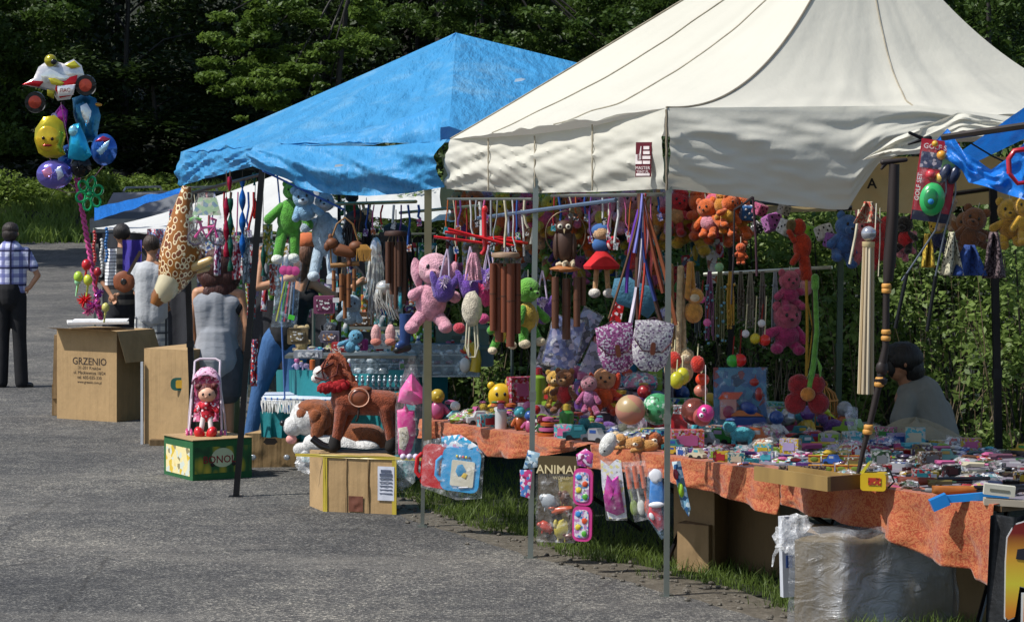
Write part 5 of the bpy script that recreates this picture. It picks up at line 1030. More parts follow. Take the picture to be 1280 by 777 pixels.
for i, (x, y0, w, h, c1, c2, lb) in enumerate(((272, 285, 8, 60, '#8a3a68', '#c9c2d4', 'mauve packaged wand behind the curly haired woman'), (296, 290, 10, 60, '#b02840', '#d8b0b4', 'red streamer packet above the curly haired woman'), (308, 285, 9, 70, '#9aa4ac', '#5a6068', 'silver streamer packet between the two tent posts'), (335, 280, 12, 50, '#c4b04a', '#4a7a3a', 'yellow green streamer packet right of the leaning post'), (342, 330, 10, 40, '#b04838', '#a0a49a', 'orange and grey packet near the raised arm'), (314, 330, 10, 70, '#a81c28', '#58808c', 'long red ribbon bunch beside the leaning post'), (218, 262, 14, 50, '#5a98a8', '#c04a64', 'pink and teal packet left of the spotted giraffe'), (318, 424, 8, 60, '#b02020', '#30456a', 'red and navy toy packets behind the grey tank top'))):
    o = sheet('hanging_packet', prt(c1, c2, '#e0e0e0', 45 + i * 5), lambda u, v: ((u - .5) * w * 19 / F, .02 * math.sin(u * 7 + v * 3 + i), -v * h * 19 / F), 8, 12, th=.006); o.location = P(x, y0, 19.2 + .05 * i); tag(o, lb, 'packet')
# plush frog, blue plush, pale bunny
plush('plush_frog', 'bright green plush frog hanging at the front of the blue stall', 366, 226, 16.9, 100, '#4f9a2a', ears='round', feet='#dfe2d4', w=.85, tilt=.08, muzzle='#5cab34', hr=.13)
plush('plush_toy_bear', 'fluffy light blue plush bear hanging in front of the green frog', 378, 238, 16.75, 46, '#7fa8c4', w=1.45, ears='round', muzzle='#c9d8e2', legs=0, tilt=-.15)
plush('plush_rabbit', 'large pale blue grey plush rabbit hanging beside the green frog', 406, 236, 16.9, 118, '#a3b6c4', head='#b9c6d0', ears='up', muzzle='#d8dde0', w=.72, feet='#c3d0d8', hr=.14)
g = thing('packaged_toy', 'clear bag of neon toy arrows with a green price tag', 'packaged toy', P(362, 322, 16.7), (0, .06, 0)); k = 16.7 / F
for i, c in enumerate(('#c8c83a', '#4aa84a', '#d84a5a', '#b8b8bc', '#3a6a9a')): m = MB(k); m.ring([(-12 + i * 5, 0, -80), (-4 + i * 3, 0, -30)], 1, 5); m.build('arrow_shaft', mk('plastic', c), g)
for x in (-6, 1, 8): m = MB(k); m.lathe([(1, 0), (5.5, -1), (6, 2), (1, 3)], (x, -1, -16), 12, (PI / 2, 0, 0)); m.build('sucker', mk('plastic', '#d2488c'), g)
m = MB(k); m.puff([(-18, -88), (-14, -4), (-6, 2), (8, 2), (16, -6), (14, -86)], 5); m.build('clear_bag', film('#a8c0d0', .22), g)
m = MB(k); m.box((7, -4, -74), (8, .6, 6), (0, .2, 0)); m.build('price_tag', mk('bright', '#52d23a'), g)
# wigs and chimes in the blue stall
def wig(label, px, py, d, w, h, c, kind='hair', n=150, extra=0):
    k = d / F; t = thing('hanging_wig', label, 'wig', P(px, py, d)); m = MB(k); m.ell((0, 0, -h * .18), (w * .45, w * .35, h * .18)); m.build('cap', mk(kind, c), t); m = MB(k)
    for i in range(n):
        a = random.uniform(0, 2 * PI); r = w * .42; x, y = r * math.cos(a), r * .7 * math.sin(a); l = h * random.uniform(.5, 1); j = random.uniform(.7, 1.25)
        m.ring([(x * .5, y * .5, -h * .05), (x, y, -h * .25), (x * j + random.uniform(-2, 2), y * j, -l * .65), (x * j + random.uniform(-4, 4) + extra, y, -l)], [1.3, 1.5, 1.2, .3], 4)
    m.build('strands', mk(kind, c), t)['kind'] = 'stuff'; return t
wig('long shiny black wig behind the bamboo chime of the blue stall', 494, 278, 16.6, 46, 92, '#0b0b0e'); wig('long silver white tinsel wig hanging left of the black wig', 470, 296, 16.3, 18, 110, '#c9c9c9', 'foil', 90, -2); wig('short dark curly wig hanging under the blue tarp', 447, 262, 16.7, 34, 62, '#131015')
wig('small pale tinsel wig with spread ends', 481, 350, 16.1, 26, 52, '#d0cdc6', 'foil', 60, 6)
def chime(label, px, py, d, w, tubes, c, top='ring', ringc='#3a2418'):
    """tubes: list of (x, y0, y1, r) in px below the hook"""
    k = d / F; t = thing('wind_chime', label, 'wind chime', P(px, py, d))
    for i, (x, z0, z1, r) in enumerate(tubes):
        yd = (i % 2) * 6 - 3; m = MB(k); m.ring([(x, yd, -z0), (x, yd, -(z0 * .6 + z1 * .4)), (x, yd, -z1)], [r, r * 1.03, r], 10); o = m.build('bamboo_tube', mk('wood', c), t)
        m = MB(k); m.lathe([(r * 1.08, -1), (r * 1.1, 0), (r * 1.08, 1)], (x, yd, -(z0 * .55 + z1 * .45)), 10); m.build('joint', mk('wood', '#4a2814'), o)
        m = MB(k); m.ring([(x, yd, -z0), (x * .7, 0, -z0 + 12)], .5, 4); m.build('string', mk('fabric', '#8a7a60'), t)
    if top == 'ring': z = tubes[0][1] - 10; m = MB(k); m.lathe([(w * .2, -3), (w * .48, -2.5), (w * .5, 0), (w * .46, 3), (w * .2, 4)], (0, 0, -z), 18); m.build('top_ring', mk('wood', ringc), t); m = MB(k); m.ring([(0, 0, 0), (0, 0, -z)], .6, 4); m.build('cord', mk('fabric', '#2a2420'), t)
    return t
t = chime('dark bamboo wind chime with a coconut top in front of the black wig', 495, 262, 15.9, 30, [(-10, 40, 92, 3.2), (-5, 40, 106, 3.4), (4, 40, 96, 3.2), (10, 40, 118, 3), (0, 44, 124, 2.6)], '#4a2a16', ringc='#3a2014')
t = chime('wind chime with a carved monkey on a hoop in the blue stall', 431, 272, 16.2, 30, [(-4, 70, 104, 2.8), (0, 72, 126, 2.6), (5, 70, 112, 2.6), (-14, 66, 92, 2.4), (12, 64, 92, 2.4)], '#7a4a22', top='')
k = 16.2 / F; m = MB(k); m.ring([(-17 + 0, 0, -62), (-18, 0, -30), (-10, 0, -8), (0, 0, 0), (10, 0, -8), (17, 0, -30), (17, 0, -50)], 1.3, 6); m.ring([(-18, 0, -60), (18, 0, -57)], 3.2, 8); m.build('hoop', mk('wood', '#8a6232'), t)
m = MB(k); m.cap((-8, 0, -40), (8, 0, -44), 8, 7); m.ell((-16, -2, -32), (8, 7, 7)); m.ell((14, -2, -36), (9, 7, 7)); m.cap((4, 0, -48), (6, -3, -58), 3, 3); m.cap((18, 0, -42), (24, -3, -54), 2.5, 2); m.ell((-22, -3, -36), (4, 4, 6)); m.ell((-18, 0, -24), (3, 2, 4)); m.build('carved_monkey', mk('wood', '#6b3c1a'), t)
m = MB(k)
for i in range(26): m.ring([(12 + i * .6, -6, -34), (16 + i * .7, -8, -40), (18 + i * .6 + random.uniform(-3, 3), -8, -54)], [1, .8, .3], 4)
m.build('straw', mk('wood', '#b98a42'), t)['kind'] = 'stuff'
plush('plush_seal', 'small light blue plush seal lying on the shelf of the blue stall', 448, 415, 16.4, 34, '#5a9ab8', w=1.3, legs=0, cord=False, tilt=.5, ears='none')
plush('plush_dog', 'black and white spotted plush puppy on the shelf', 412, 404, 16.8, 30, '#b9b9b9', head='#8a8a8a', earc='#1c1c1c', ears='long', w=1.3, cord=False, legs=0)
plush('plush_toy_bear', 'beige plush bear on the shelf left of the striped ball', 377, 408, 17.4, 36, '#b09a6a', w=1.2, cord=False)
plush('plush_toy_bear', 'mottled grey blue plush toy hanging over the shelf', 440, 372, 16.3, 40, '#8aa2b2', w=1.5, ears='none', legs=0, tilt=.1)
plush('plush_toy_bear', 'green and black plush hanging under the blue tarp', 440, 238, 16.9, 40, '#1f5a2c', head='#1b1b20', w=1.0); plush('plush_toy_bear', 'tan plush llama with black body hanging under the blue tarp', 458, 256, 16.7, 60, '#1c1a1c', head='#b89a76', w=.7, ears='up')
for i, (x, lb) in enumerate(((470, 'pair of pink fluffy slippers, left one, on the shelf rail'), (488, 'pink fluffy slipper, right one, on the shelf rail'))):
    t = thing('slipper', lb, 'slipper', P(x, 408, 15.9)); m = MB(15.9 / F); m.ell((0, 0, -10), (6.5, 5, 13), lump=.1); m.build('upper', mk('plush', '#d9a4a0'), t); m = MB(15.9 / F); m.ell((0, -2, -19), (7, 6, 5)); m.build('toe', mk('plush', '#c97a68'), t)
t = thing('boot', 'tall dark blue rubber boot hanging right of the pink slippers', 'boot', P(507, 392, 15.7)); m = MB(15.7 / F); m.ring([(0, 0, 0), (0, 0, -20), (-1, 0, -36), (-2, 0, -40)], [8, 7.5, 6.5, 6], 12); m.cap((-1, 0, -36), (-8, -6, -40), 6, 5); m.build('shaft', mk('plastic', '#1c3a6e'), t); m = MB(15.7 / F); m.cap((2, 0, -42), (-10, -6, -45), 5.5, 5); m.build('sole', mk('plastic', '#14161c'), t)
for i, (px, py, w, h, c1, c2, lb) in enumerate(((445, 438, 30, 14, '#8a2a78', '#c05aa0', 'purple patterned gift box on the shelf'), (478, 436, 22, 18, '#c4c9c9', '#8a9aa0', 'white printed carton under the slippers'), (452, 410, 30, 20, '#4a3420', '#7a5a3a', 'brown wooden souvenir box on the shelf'), (372, 430, 26, 20, '#6a5a3c', '#8a7a54', 'olive brown bag beside the jeans woman'), (412, 428, 24, 14, '#5a5a6a', '#b0782a', 'small printed carton with orange sticker'), (425, 440, 22, 12, '#b03030', '#d8d8d8', 'red and white striped ball packet'), (500, 425, 26, 14, '#c9c9c0', '#3a6a9a', 'white and blue toy shoes packet'), (385, 448, 36, 10, '#8a9098', '#c9ccd0', 'silver packets on the glass case left'), (405, 392, 26, 22, '#7a3a5a', '#4a2030', 'plum coloured scarf bundle on the shelf'))):
    t = thing('goods_box', lb, 'box', P(px, py, 16.9 - i * .06)); m = MB(16.6 / F); m.rbox((0, 6, h / 2), (w, 14, h), 2); m.build('carton', mk('paper', c1), t); m = MB(16.6 / F); m.box((0, -1.4, h / 2), (w * .7, 1, h * .6)); m.build('print', prt(c1, c2, '#e0e0dc', 90), t)
m = MB(); m.box(P(440, 444, 17.2), (.9, .35, .02)); m.box(P(480, 410, 16.2), (.45, .02, .02)); solo(m, 'goods_shelf', steel, 'metal shelf above the glass case in the blue stall', 'shelf')
for i in range(3):
    px, py = ((412, 352), (424, 362), (420, 375))[i]
    t = thing('price_card', ['small white price card beside the monkey chime, upper', 'small white price card beside the monkey chime, middle', 'small white price card beside the monkey chime, lower'][i], 'card', P(px, py, 16.3)); m = MB(16.3 / F); m.box((0, 0, 0), (8, .4, 6)); m.build('card', mk('paper', '#d8d8d8'), t)
# poodle bag, purple plush bags and red hanger
t = thing('coat_hanger_rack', 'bright red plastic hanger rack with several arms under the white tent', 'hanger rack', P(606, 262, 14.6)); k = 14.6 / F; rm = mk('plastic', '#c4141c')
m = MB(k); m.ring([(-1, 0, -2), (0, 0, -50), (-4, 0, -56)], 3, 8); m.ell((0, 0, 0), (4, 3, 5)); m.build('stem', rm, t)
for a, b in (((-50, 0, -28), (54, 0, -42)), ((-64, 4, -34), (16, 6, -44)), ((-46, -4, -24), (38, -4, -46)), ((-10, 0, -34), (40, 4, -36))): m = MB(k); m.ring([a, b], 1.9, 6); m.build('arm', rm, t)
def bagplush(px, py, c, lb, w=1, tilt=0, fluff='#d8c4dc'):
    t = thing('plush_bag', lb, 'bag', P(px, py, 14.75), (0, tilt, 0)); k = 14.7 / F; m = MB(k); m.ell((0, 0, -16), (15 * w, 10, 17), lump=.15, nu=14, nv=10); m.build('body', mk('plush', c), t)
    for s_ in (-1, 1): m = MB(k); m.ell((s_ * 12 * w, -3, -8), (5, 4, 14), (0, s_ * .4, 0), lump=.2); m.build('ear', mk('plush', c), t)
    m = MB(k)
    for i in range(40): a = Vector((random.gauss(0, .5), -1, random.gauss(.3, .6))).normalized(); m.ring([(0, -8, -8), (a.x * 11, -9 + a.y * 4, -8 + a.z * 12)], [1.2, .2], 4)
    m.build('fluffy_tuft', mk('plush', fluff), t)['kind'] = 'stuff'
    for s_ in (-1, 1): m = MB(k); m.ring([(s_ * 6, 0, -3), (s_ * 3, 0, 20), (0, 0, 34)], 1.2, 5); m.build('strap', mk('fabric', '#c9b9d2'), t)
t = plush('plush_bag', 'pale pink plush poodle shaped bag with curly head', 545, 316, 14.9, 102, '#d394a4', head='#dba6b2', ears='long', earc='#d79aaa', muzzle='#d9a2ae', w=1.0, nose='#5a2a3a', tilt=.1, cat='bag')
bagplush(556, 345, '#5b3f94', 'violet furry plush bag on the pink poodle bag', tilt=.1); bagplush(588, 342, '#6a3fa0', 'violet furry plush bag with long pink tassel right of the poodle bag'); bagplush(609, 350, '#c42a68', 'raspberry pink plush bag between the violet ones and the big bamboo chime', .8, fluff='#e89ab8'); bagplush(678, 372, '#5f3c8e', 'violet furry plush bag right of the crocodile plush', .85); bagplush(612, 336, '#6a48a0', 'violet furry plush bag partly behind the big bamboo chime', .8)
m = MB(14.6 / F)
for i in range(30): a = random.uniform(-1, 1); m.ring([(a * 2, 0, 0), (a * 7, random.uniform(-4, 4), -14), (a * 11, random.uniform(-4, 4), -34)], [2, 2, .6], 5)
solo(m, 'feather_tuft', mk('plush', '#d99aac'), 'pink feather tuft hanging above the violet bag', 'tuft', P(592, 316, 14.6))
t = thing('poodle_bag', 'cream coloured tall poodle bag with long looped white straps', 'bag', P(590, 372, 14.5)); k = 14.5 / F; m = MB(k); m.ell((0, 0, -14), (13, 9, 22), lump=.15, nu=14, nv=10); m.build('body', mk('plush', '#cfc4ae'), t)
for dx in (0, 3.5): m = MB(k); m.ring([(-6 + dx, 0, -30), (-8 + dx, 0, -60), (-4, 0, -74), (4, 0, -74), (8 - dx, 0, -60), (6 - dx, 0, -30)], 1.3, 6); m.build('loop_strap', mk('fabric', '#c9c2a8'), t)
for i, (x, y, c, lb) in enumerate(((574, 410, '#c23a4a', 'small red and white plush heart under the cream bag'), (604, 398, '#c94a82', 'small pink plush ball behind the cream bag'), (625, 346, '#b0246a', 'magenta plush ball at the top of the big chime'), (638, 350, '#d03a5a', 'rose plush ball at the top of the big chime'))):
    m = MB(14.6 / F); m.ell((0, 0, 0), (8, 6, 7), lump=.1); solo(m, 'plush_ball', mk('plush', c), lb, 'plush toy', P(x, y, 14.75))
chime('large bamboo wind chime with long split tubes in front of the crocodile plush', 632, 295, 14.05, 36, [(-16, 34, 118, 4), (-8, 34, 132, 5.4), (6, 34, 138, 5.6), (15, 34, 122, 4.2), (-2, 38, 120, 4)], '#6a3318', ringc='#8a7058')
t = plush('plush_crocodile', 'plush crocodile with green head and arms and yellow belly', 660, 346, 14.25, 84, '#4f9a2a', head='#6ab03a', shirt='#c0a23a', ears='none', muzzle='#7cc04a', feet='#cfc0a0', w=.95, turn=.7)
plush('plush_crocodile', 'second green plush with yellow body half hidden by the big bamboo chime', 628, 372, 14.5, 66, '#4a9428', shirt='#c2a038', ears='none', feet='#d8c8a8', w=1)
# owl chime
t = chime('owl wind chime: carved owl in a wire ring over bamboo tubes', 707, 262, 13.9, 30, [(-13, 84, 148, 4.6), (1, 86, 162, 5.4), (14, 84, 146, 4.4), (22, 84, 120, 3.6)], '#55301a', top='')
k = 13.9 / F; m = MB(k); m.ring([(25 * math.cos(a), 0, -22 - 8 + 25 * math.sin(a) * 1.12) for a in [i * PI / 14 for i in range(29)]], .9, 6); m.ring([(0, 0, 12), (0, 0, -2)], .6, 4); m.build('wire_ring', mk('metal', '#6a5a48'), t)
m = MB(k); m.ell((-1, 0, -44), (12, 9, 21), nu=14, nv=10); m.ell((-2, -1, -22), (11, 9, 9)); m.prism([(-12, -18), (-13, -8), (-6, -15)], 3); m.prism([(3, -15), (9, -8), (8, -18)], 3); m.ell((10, 0, -46), (4, 7, 17)); m.ell((-12, 0, -46), (4, 7, 17)); m.build('carved_owl', mk('wood', '#3c2212'), t)
for s_ in (-7, 3): m = MB(k); m.ell((s_, -9, -21), (3.4, 1.6, 3.4)); e = m.build('eye', mk('plastic', '#cfc8b4'), t); m = MB(k); m.ell((s_, -10.6, -21), (1.6, 1, 1.7)); m.build('pupil', mk('plastic', '#120c08'), e)
m = MB(k); m.prism([(-3.5, -24), (-.5, -24), (-2, -30)], 3, (0, -9, 0)); m.build('beak', mk('wood', '#c9b48a'), t)
m = MB(k); m.ell((-1, 0, -74), (19, 13, 4), lump=.25, nu=16); m.build('cork_base', mk('wood', '#9a5f30'), t); m = MB(k)
for i in range(14): m.ell((random.uniform(-12, 10), random.uniform(-8, 2), -68 + random.uniform(-1, 3)), (3.5, 3, 2.4), (0, i, 0), lump=.5, nu=7, nv=5)
m.build('pebbles', mk('paper', '#c8b698'), t)['kind'] = 'stuff'
# row of plush along the back bar
ROW = [ # px, py, h, body, head, ears, shirt, tilt, label
 (586, 262, 44, '#8f8a5a', None, 'round', '#7a3a78', .1, 'olive grey plush bear with purple body, left end of the back row'), (602, 290, 40, '#b79b86', None, 'round', None, .2, 'beige plush toy low in the row behind the red hanger'),
 (620, 254, 56, '#d49aa4', '#d0a0a6', 'up', '#b81f4e', 0, 'pink plush piglet in a crimson top'), (634, 256, 58, '#cc8a1e', None, 'round', '#c97f1a', .15, 'golden plush bear next to the pink piglet'), (605, 300, 30, '#c9b25a', None, 'round', None, 0, 'small yellow plush toy under the golden bear'),
 (660, 252, 66, '#d0641a', '#d2701e', 'round', None, -.1, 'orange plush tiger left of the middle post'), (676, 258, 54, '#c9a07a', '#c98a3a', 'round', '#d0a07a', .1, 'tan plush bear right of the middle post'),
 (700, 250, 60, '#cf8a8c', '#d08f8e', 'round', '#c0286a', .1, 'large rose plush bear inside the owl ring'), (722, 244, 54, '#c8a23c', '#c9962a', 'tuft', '#c6a83a', -.2, 'yellow plush chick with pink curls left of the tiger'), (742, 262, 56, '#cc5a16', '#cc6a1c', 'round', None, .25, 'orange striped plush tiger beside the red skirt doll'),
 (762, 250, 52, '#1c1416', '#150f12', 'round', '#b01822', 0, 'black plush mouse with red body in the back row'), (786, 262, 50, '#c8b03a', None, 'round', '#2a5a9a', -.1, 'yellow and blue plush toy behind the bag straps'), (800, 292, 44, '#c43a3a', '#d0b08a', 'round', None, .2, 'red plush doll low behind the bag straps'),
 (815, 254, 60, '#c3a332', '#c7ac38', 'round', '#2c7a90', 0, 'yellow plush bear with teal body beside the front post'), (848, 248, 54, '#c9922a', '#cf9a2c', 'round', '#b07a20', 0, 'golden plush bear right of the front post'), (830, 240, 46, '#d0a0a0', '#cc9a98', 'round', None, .1, 'pale pink plush piglet beside the front post'),
 (870, 247, 66, '#c9a12a', '#cda82e', 'tuft', None, .2, 'yellow plush chick with red curls hanging head high'), (894, 247, 58, '#cc5418', '#cf5f1c', 'tuft', '#a01c28', .3, 'orange plush lion right of the yellow chick'), (906, 244, 50, '#2f5f98', '#3a6aa4', 'round', '#b98a54', -.2, 'blue plush donkey in the back row'), (920, 258, 50, '#cc5a18', None, 'round', None, .1, 'orange plush tiger left of the blue dice'),
 (1062, 272, 58, '#3c6ab0', '#4674b8', 'round', None, .1, 'blue plush bear hanging right of the dice'), (1078, 274, 56, '#c9707e', '#cf8490', 'up', None, -.1, 'pink plush rabbit behind the wooden back scratcher'), (1096, 276, 60, '#b01c24', '#c03038', 'round', None, 0, 'red plush toy behind the dark walking stick'),
 (1130, 272, 44, '#1a1418', '#141014', 'round', '#b81822', 0, 'black plush mouse in red behind the golf set'), (1136, 290, 36, '#cf7e8c', '#d08a94', 'round', None, .2, 'pink plush piglet below the golf set'), (1170, 276, 40, '#1d2a58', '#c8a82e', 'round', None, 0, 'yellow and navy plush toy under the golf set'), (1186, 250, 40, '#b9a28c', None, 'round', None, 0, 'pale beige plush bear under the blue awning'),
 (1222, 262, 62, '#6a3f20', '#7a4a26', 'round', None, .3, 'brown plush bear hanging under the blue awning'), (1205, 268, 50, '#5c3820', '#84562e', 'long', '#b08a68', -.3, 'dark brown plush dog left of the brown bear'), (1262, 252, 56, '#c89a2a', '#cfa234', 'round', '#a87820', .1, 'golden plush bear near the right edge of the photo'), (1280, 246, 56, '#c99a2c', None, 'round', None, -.2, 'golden plush bear cut by the right edge of the photo')]
for px, py, h, b_, h_, e_, s_, tl, lb in ROW:
    plush('plush_toy_bear' if 'bear' in lb else 'plush_toy', lb, px, py, dback(px) - .35 - (h % 5) * .05, h, b_, h_, e_, shirt=s_, tilt=tl + random.uniform(-.18, .18), muzzle=None if e_ == 'none' else (h_ or b_), w=random.uniform(1.15, 1.4), turn=-.2 + tl + random.uniform(-.4, .4))
# doll in red skirt
t = thing('rag_doll', 'rag doll with a red skirt, long legs and white shoes hanging in the back row', 'doll', P(752, 282, 15.6)); k = 15.6 / F
m = MB(k); m.ell((0, 0, -10), (11, 9, 10)); m.build('head', mk('plush', '#c9a27c'), t); m = MB(k); m.ell((0, 2, -6), (13, 9, 9)); m.ell((0, 0, -24), (12, 8, 10)); m.build('hood', mk('fabric', '#37609a'), t); m = MB(k); m.lathe([(7, -32), (14, -40), (23, -50), (22, -54), (6, -50)], (0, 0, 0), 20); m.build('skirt', mk('fabric', '#c01820'), t)
m = MB(k); m.ell((14, -4, -22), (9, 7, 9)); m.build('red_hat', prt('#c01828', '#c01828', '#e8dcd8', 60), t)
for s_ in (-1, 1): m = MB(k); m.cap((s_ * 6, 0, -50), (s_ * 8, -1, -78), 3.6, 3.2); m.build('leg', mk('plush', '#c4986a'), t); m = MB(k); m.ell((s_ * 9, -5, -84), (7.5, 9, 6)); m.build('shoe', mk('plush', '#d8d2ca'), t)
# plush dice
def dice(px, py, s_, c, pc, lb, rz, rx):
    d = dback(px) - .5; t = thing('plush_dice', lb, 'plush dice', P(px, py, d), (rx, rx * .7, rz)); k = d / F; m = MB(k); m.box((0, 0, 0), (s_, s_, s_)); o = m.build('cube', mk('plush', c), t); b = o.modifiers.new('b', 'BEVEL'); b.width = s_ * k * .14; b.segments = 3
    for f in range(3):
        for q in ([(-.25, -.25), (.25, .25), (0, 0), (-.25, .25), (.25, -.25)], [(-.25, 0.2), (.25, -.2), (0, 0)], [(-.22, -.25), (.22, .25), (-.22, .25), (.22, -.25), (-.22, 0), (.22, 0)])[f]:
            a, b_ = q[0] * s_, q[1] * s_; h = s_ * .5; p = ((a, -h, b_), (-h, a, b_), (a, b_, h))[f]; r = [(1.6, .6, 1.6), (.6, 1.6, 1.6), (1.6, 1.6, .6)][f]
            m = MB(k); m.ell(p, tuple(v * s_ / 20 for v in r), nu=8, nv=6); m.build('pip', mk('fabric', pc), t)
dice(919, 256, 15, '#6da52c', '#141414', 'small green plush dice left of the blue dice', .4, .2); dice(934, 266, 19, '#1c5a94', '#e4e4e4', 'blue plush dice with white dots', .2, .1); dice(950, 262, 15, '#a8406a', '#141414', 'dark pink plush dice behind the blue dice', .6, .3); dice(947, 284, 13, '#17171b', '#e4e4e4', 'small black plush dice under the dark pink one', .4, .4)
dice(966, 278, 21, '#9c4a98', '#141414', 'purple plush dice tilted right of the blue dice', .5, -.3); dice(984, 285, 19, '#cfcfd0', '#1a1a1a', 'white plush dice next to the purple one', .6, .35); dice(1008, 290, 20, '#7ab52e', '#141414', 'lime green plush dice right of the hanging fox', .7, .3); dice(1030, 290, 18, '#cfcfcf', '#1a1a1a', 'white plush dice right of the lime one', .5, -.3); dice(1042, 302, 19, '#8a4aa8', '#141414', 'violet plush dice at the right end of the dice row', .6, .25); dice(980, 262, 13, '#a9a29a', '#1a1a1a', 'grey plush dice behind the row', .6, .25)
# red fox plush
t = thing('plush_fox', 'long red orange plush fox hanging with a pale tail tip', 'plush toy', P(1000, 276, 14.9)); k = 14.9 / F
m = MB(k); m.ell((-2, 0, -8), (10, 8, 11), lump=.1); m.ell((3, 0, -32), (12, 9, 18), lump=.1); m.cap((5, 0, -46), (8, 0, -70), 7, 8); m.cap((-8, -3, -24), (-14, -6, -14), 4, 4); m.cap((-4, -4, -44), (-10, -8, -52), 4.5, 4); m.build('body', mk('plush', '#b8320e'), t)
m = MB(k); m.ell((8, 0, -82), (8, 7, 12), lump=.1); m.build('tail_tip', mk('plush', '#c8868e'), t); m = MB(k); m.ell((-11, -3, -6), (7, 6, 8)); m.build('face', mk('plush', '#6a5a34'), t)
plush('plush_toy', 'small orange plush bug dangling on a dark cord', 926, 305, 15.9, 24, '#c8551c', ears='none', w=1.3)
# straps and bags at the front post
t = thing('strap_bundle', 'bundle of coloured bag straps gathered at the frame beside the front post', 'straps', P(803, 246, 13.0)); k = 13 / F
for i, (x1, z1, c) in enumerate(((-42, -152, '#5a3c28'), (-26, -205, '#c9c0cc'), (-20, -120, '#5a2a90'), (-16, -90, '#c8342a'), (-6, -160, '#b23a2a'), (-2, -215, '#4a2a1c'), (4, -110, '#d6d2d8'), (10, -100, '#b8504a'), (16, -130, '#2a3a78'), (26, -120, '#7a3a22'), (42, -160, '#8a4a28'), (34, -190, '#3c2418'), (-10, -70, '#7a7ac0'), (2, -80, '#b88a9a'))):
    m = MB(k); m.ring([(random.uniform(-4, 4), i % 3, 4)] + [(x1 * t_ ** 1.2 + 7 * math.sin(t_ * PI) * math.sin(i * 2.1), (i % 4) - 2, z1 * t_) for t_ in (.15, .3, .45, .6, .75, .9, 1)], random.choice([1.6, 2.2, 2.8]), 4); m.build('strap', mk('fabric', c), t)
def satchel(px, py, w, h, c1, c2, c3, lb, tilt, d):
    t = thing('shoulder_bag', lb, 'shoulder bag', P(px, py, d), (0, tilt, .15)); k = d / F; pat = prt(c1, c2, c3, 120, .8)
    m = MB(k); m.puff([(-w * .46, 0), (-w * .5, -h * .5), (-w * .42, -h * .85), (-w * .2, -h), (w * .2, -h), (w * .42, -h * .85), (w * .5, -h * .5), (w * .46, 0), (0, h * .06)], 13); m.build('body', pat, t)
    m = MB(k); m.puff([(-w * .5, 2), (-w * .48, -h * .35), (-w * .25, -h * .58), (w * .25, -h * .58), (w * .48, -h * .35), (w * .5, 2), (0, 5)], 6, (0, -6.5, 0)); f = m.build('flap', pat, t)
    m = MB(k); m.ring([(-w * .48, -8, -h * .35), (-w * .25, -9, -h * .58), (w * .25, -9, -h * .58), (w * .48, -8, -h * .35)], .8, 4); m.build('flap_binding', mk('fabric', '#4a2028'), f)
    m = MB(k); m.rbox((0, -11, -h * .52), (6, 1.6, 16), 2.5); m.build('tab', mk('plastic', '#6a3420'), t)
    m = MB(k); m.ring([(-w * .46, 0, -h * .05), (0, 0, h * .12), (w * .46, 0, -h * .05)], 1, 5); m.build('edge_piping', mk('fabric', '#3c2830'), t)
satchel(766, 408, 48, 58, '#a85a90', '#d8cdd4', '#7a3a68', 'floral purple shoulder bag, left of the two patterned ones', -.15, 12.9); satchel(817, 404, 50, 60, '#b4aab0', '#d8d4d0', '#6a4a70', 'floral white and grey shoulder bag, right of the two patterned ones', .1, 12.75)
t = thing('shoulder_bag', 'teal quilted bag hanging above the two floral bags', 'shoulder bag', P(790, 346, 13.15)); k = 13.15 / F; m = MB(k); m.puff([(-22, -2), (-26, -22), (-18, -34), (0, -40), (20, -52), (30, -40), (28, -14), (6, -6), (-4, 0)], 16, wr=.1); m.build('body', cloth_mat('teal_quilt', '#3a7088', .25, 30, .7, .8, 0, 60, bd=.01), t)
t = thing('hanging_packet', 'red packet with white dots between the bags', 'packet', P(771, 378, 13.4)); m = MB(k); m.rbox((0, 0, -14), (14, 4, 30), 3, (0, .2, 0)); m.build('packet', prt('#c01818', '#c01818', '#e8d8d8', 70), t)
for i, (px, py, w, h, c1, c2, tl, lb) in enumerate(((712, 398, 40, 62, '#4a5a9a', '#7a86b8', .25, 'blue and violet film packet tilted behind the owl chime'), (742, 390, 26, 70, '#2a3a6a', '#8a98c0', .5, 'long navy film packet leaning behind the owl chime'), (830, 385, 22, 50, '#3a2a7a', '#5a60b0', -.4, 'violet blue packet behind the floral bag'), (752, 432, 28, 40, '#8a8ab0', '#b0a8c8', .4, 'lilac printed film packet under the navy one'), (790, 440, 30, 36, '#9a94b4', '#b8b0c4', -.3, 'mauve crinkled film packet behind the floral bags'), (690, 428, 24, 36, '#2a2c34', '#6a6c78', .3, 'dark packaged toy behind the plush monkey'))):
    t = thing('hanging_packet', lb, 'packet', P(px, py, 15.2 + .1 * i), (0, tl, 0)); k = 15.2 / F; m = MB(k); m.puff([(-w / 2, 0), (-w / 2, -h), (w / 2, -h), (w / 2, 0)], 4, wr=.3); m.build('card', prt(c1, c2, '#a8a4c8', 35), t); m = MB(k); m.puff([(-w * .54, 2), (-w * .54, -h - 2), (w * .54, -h - 2), (w * .54, 2)], 8, wr=.3); m.build('film', film('#ffffff', .22), t)
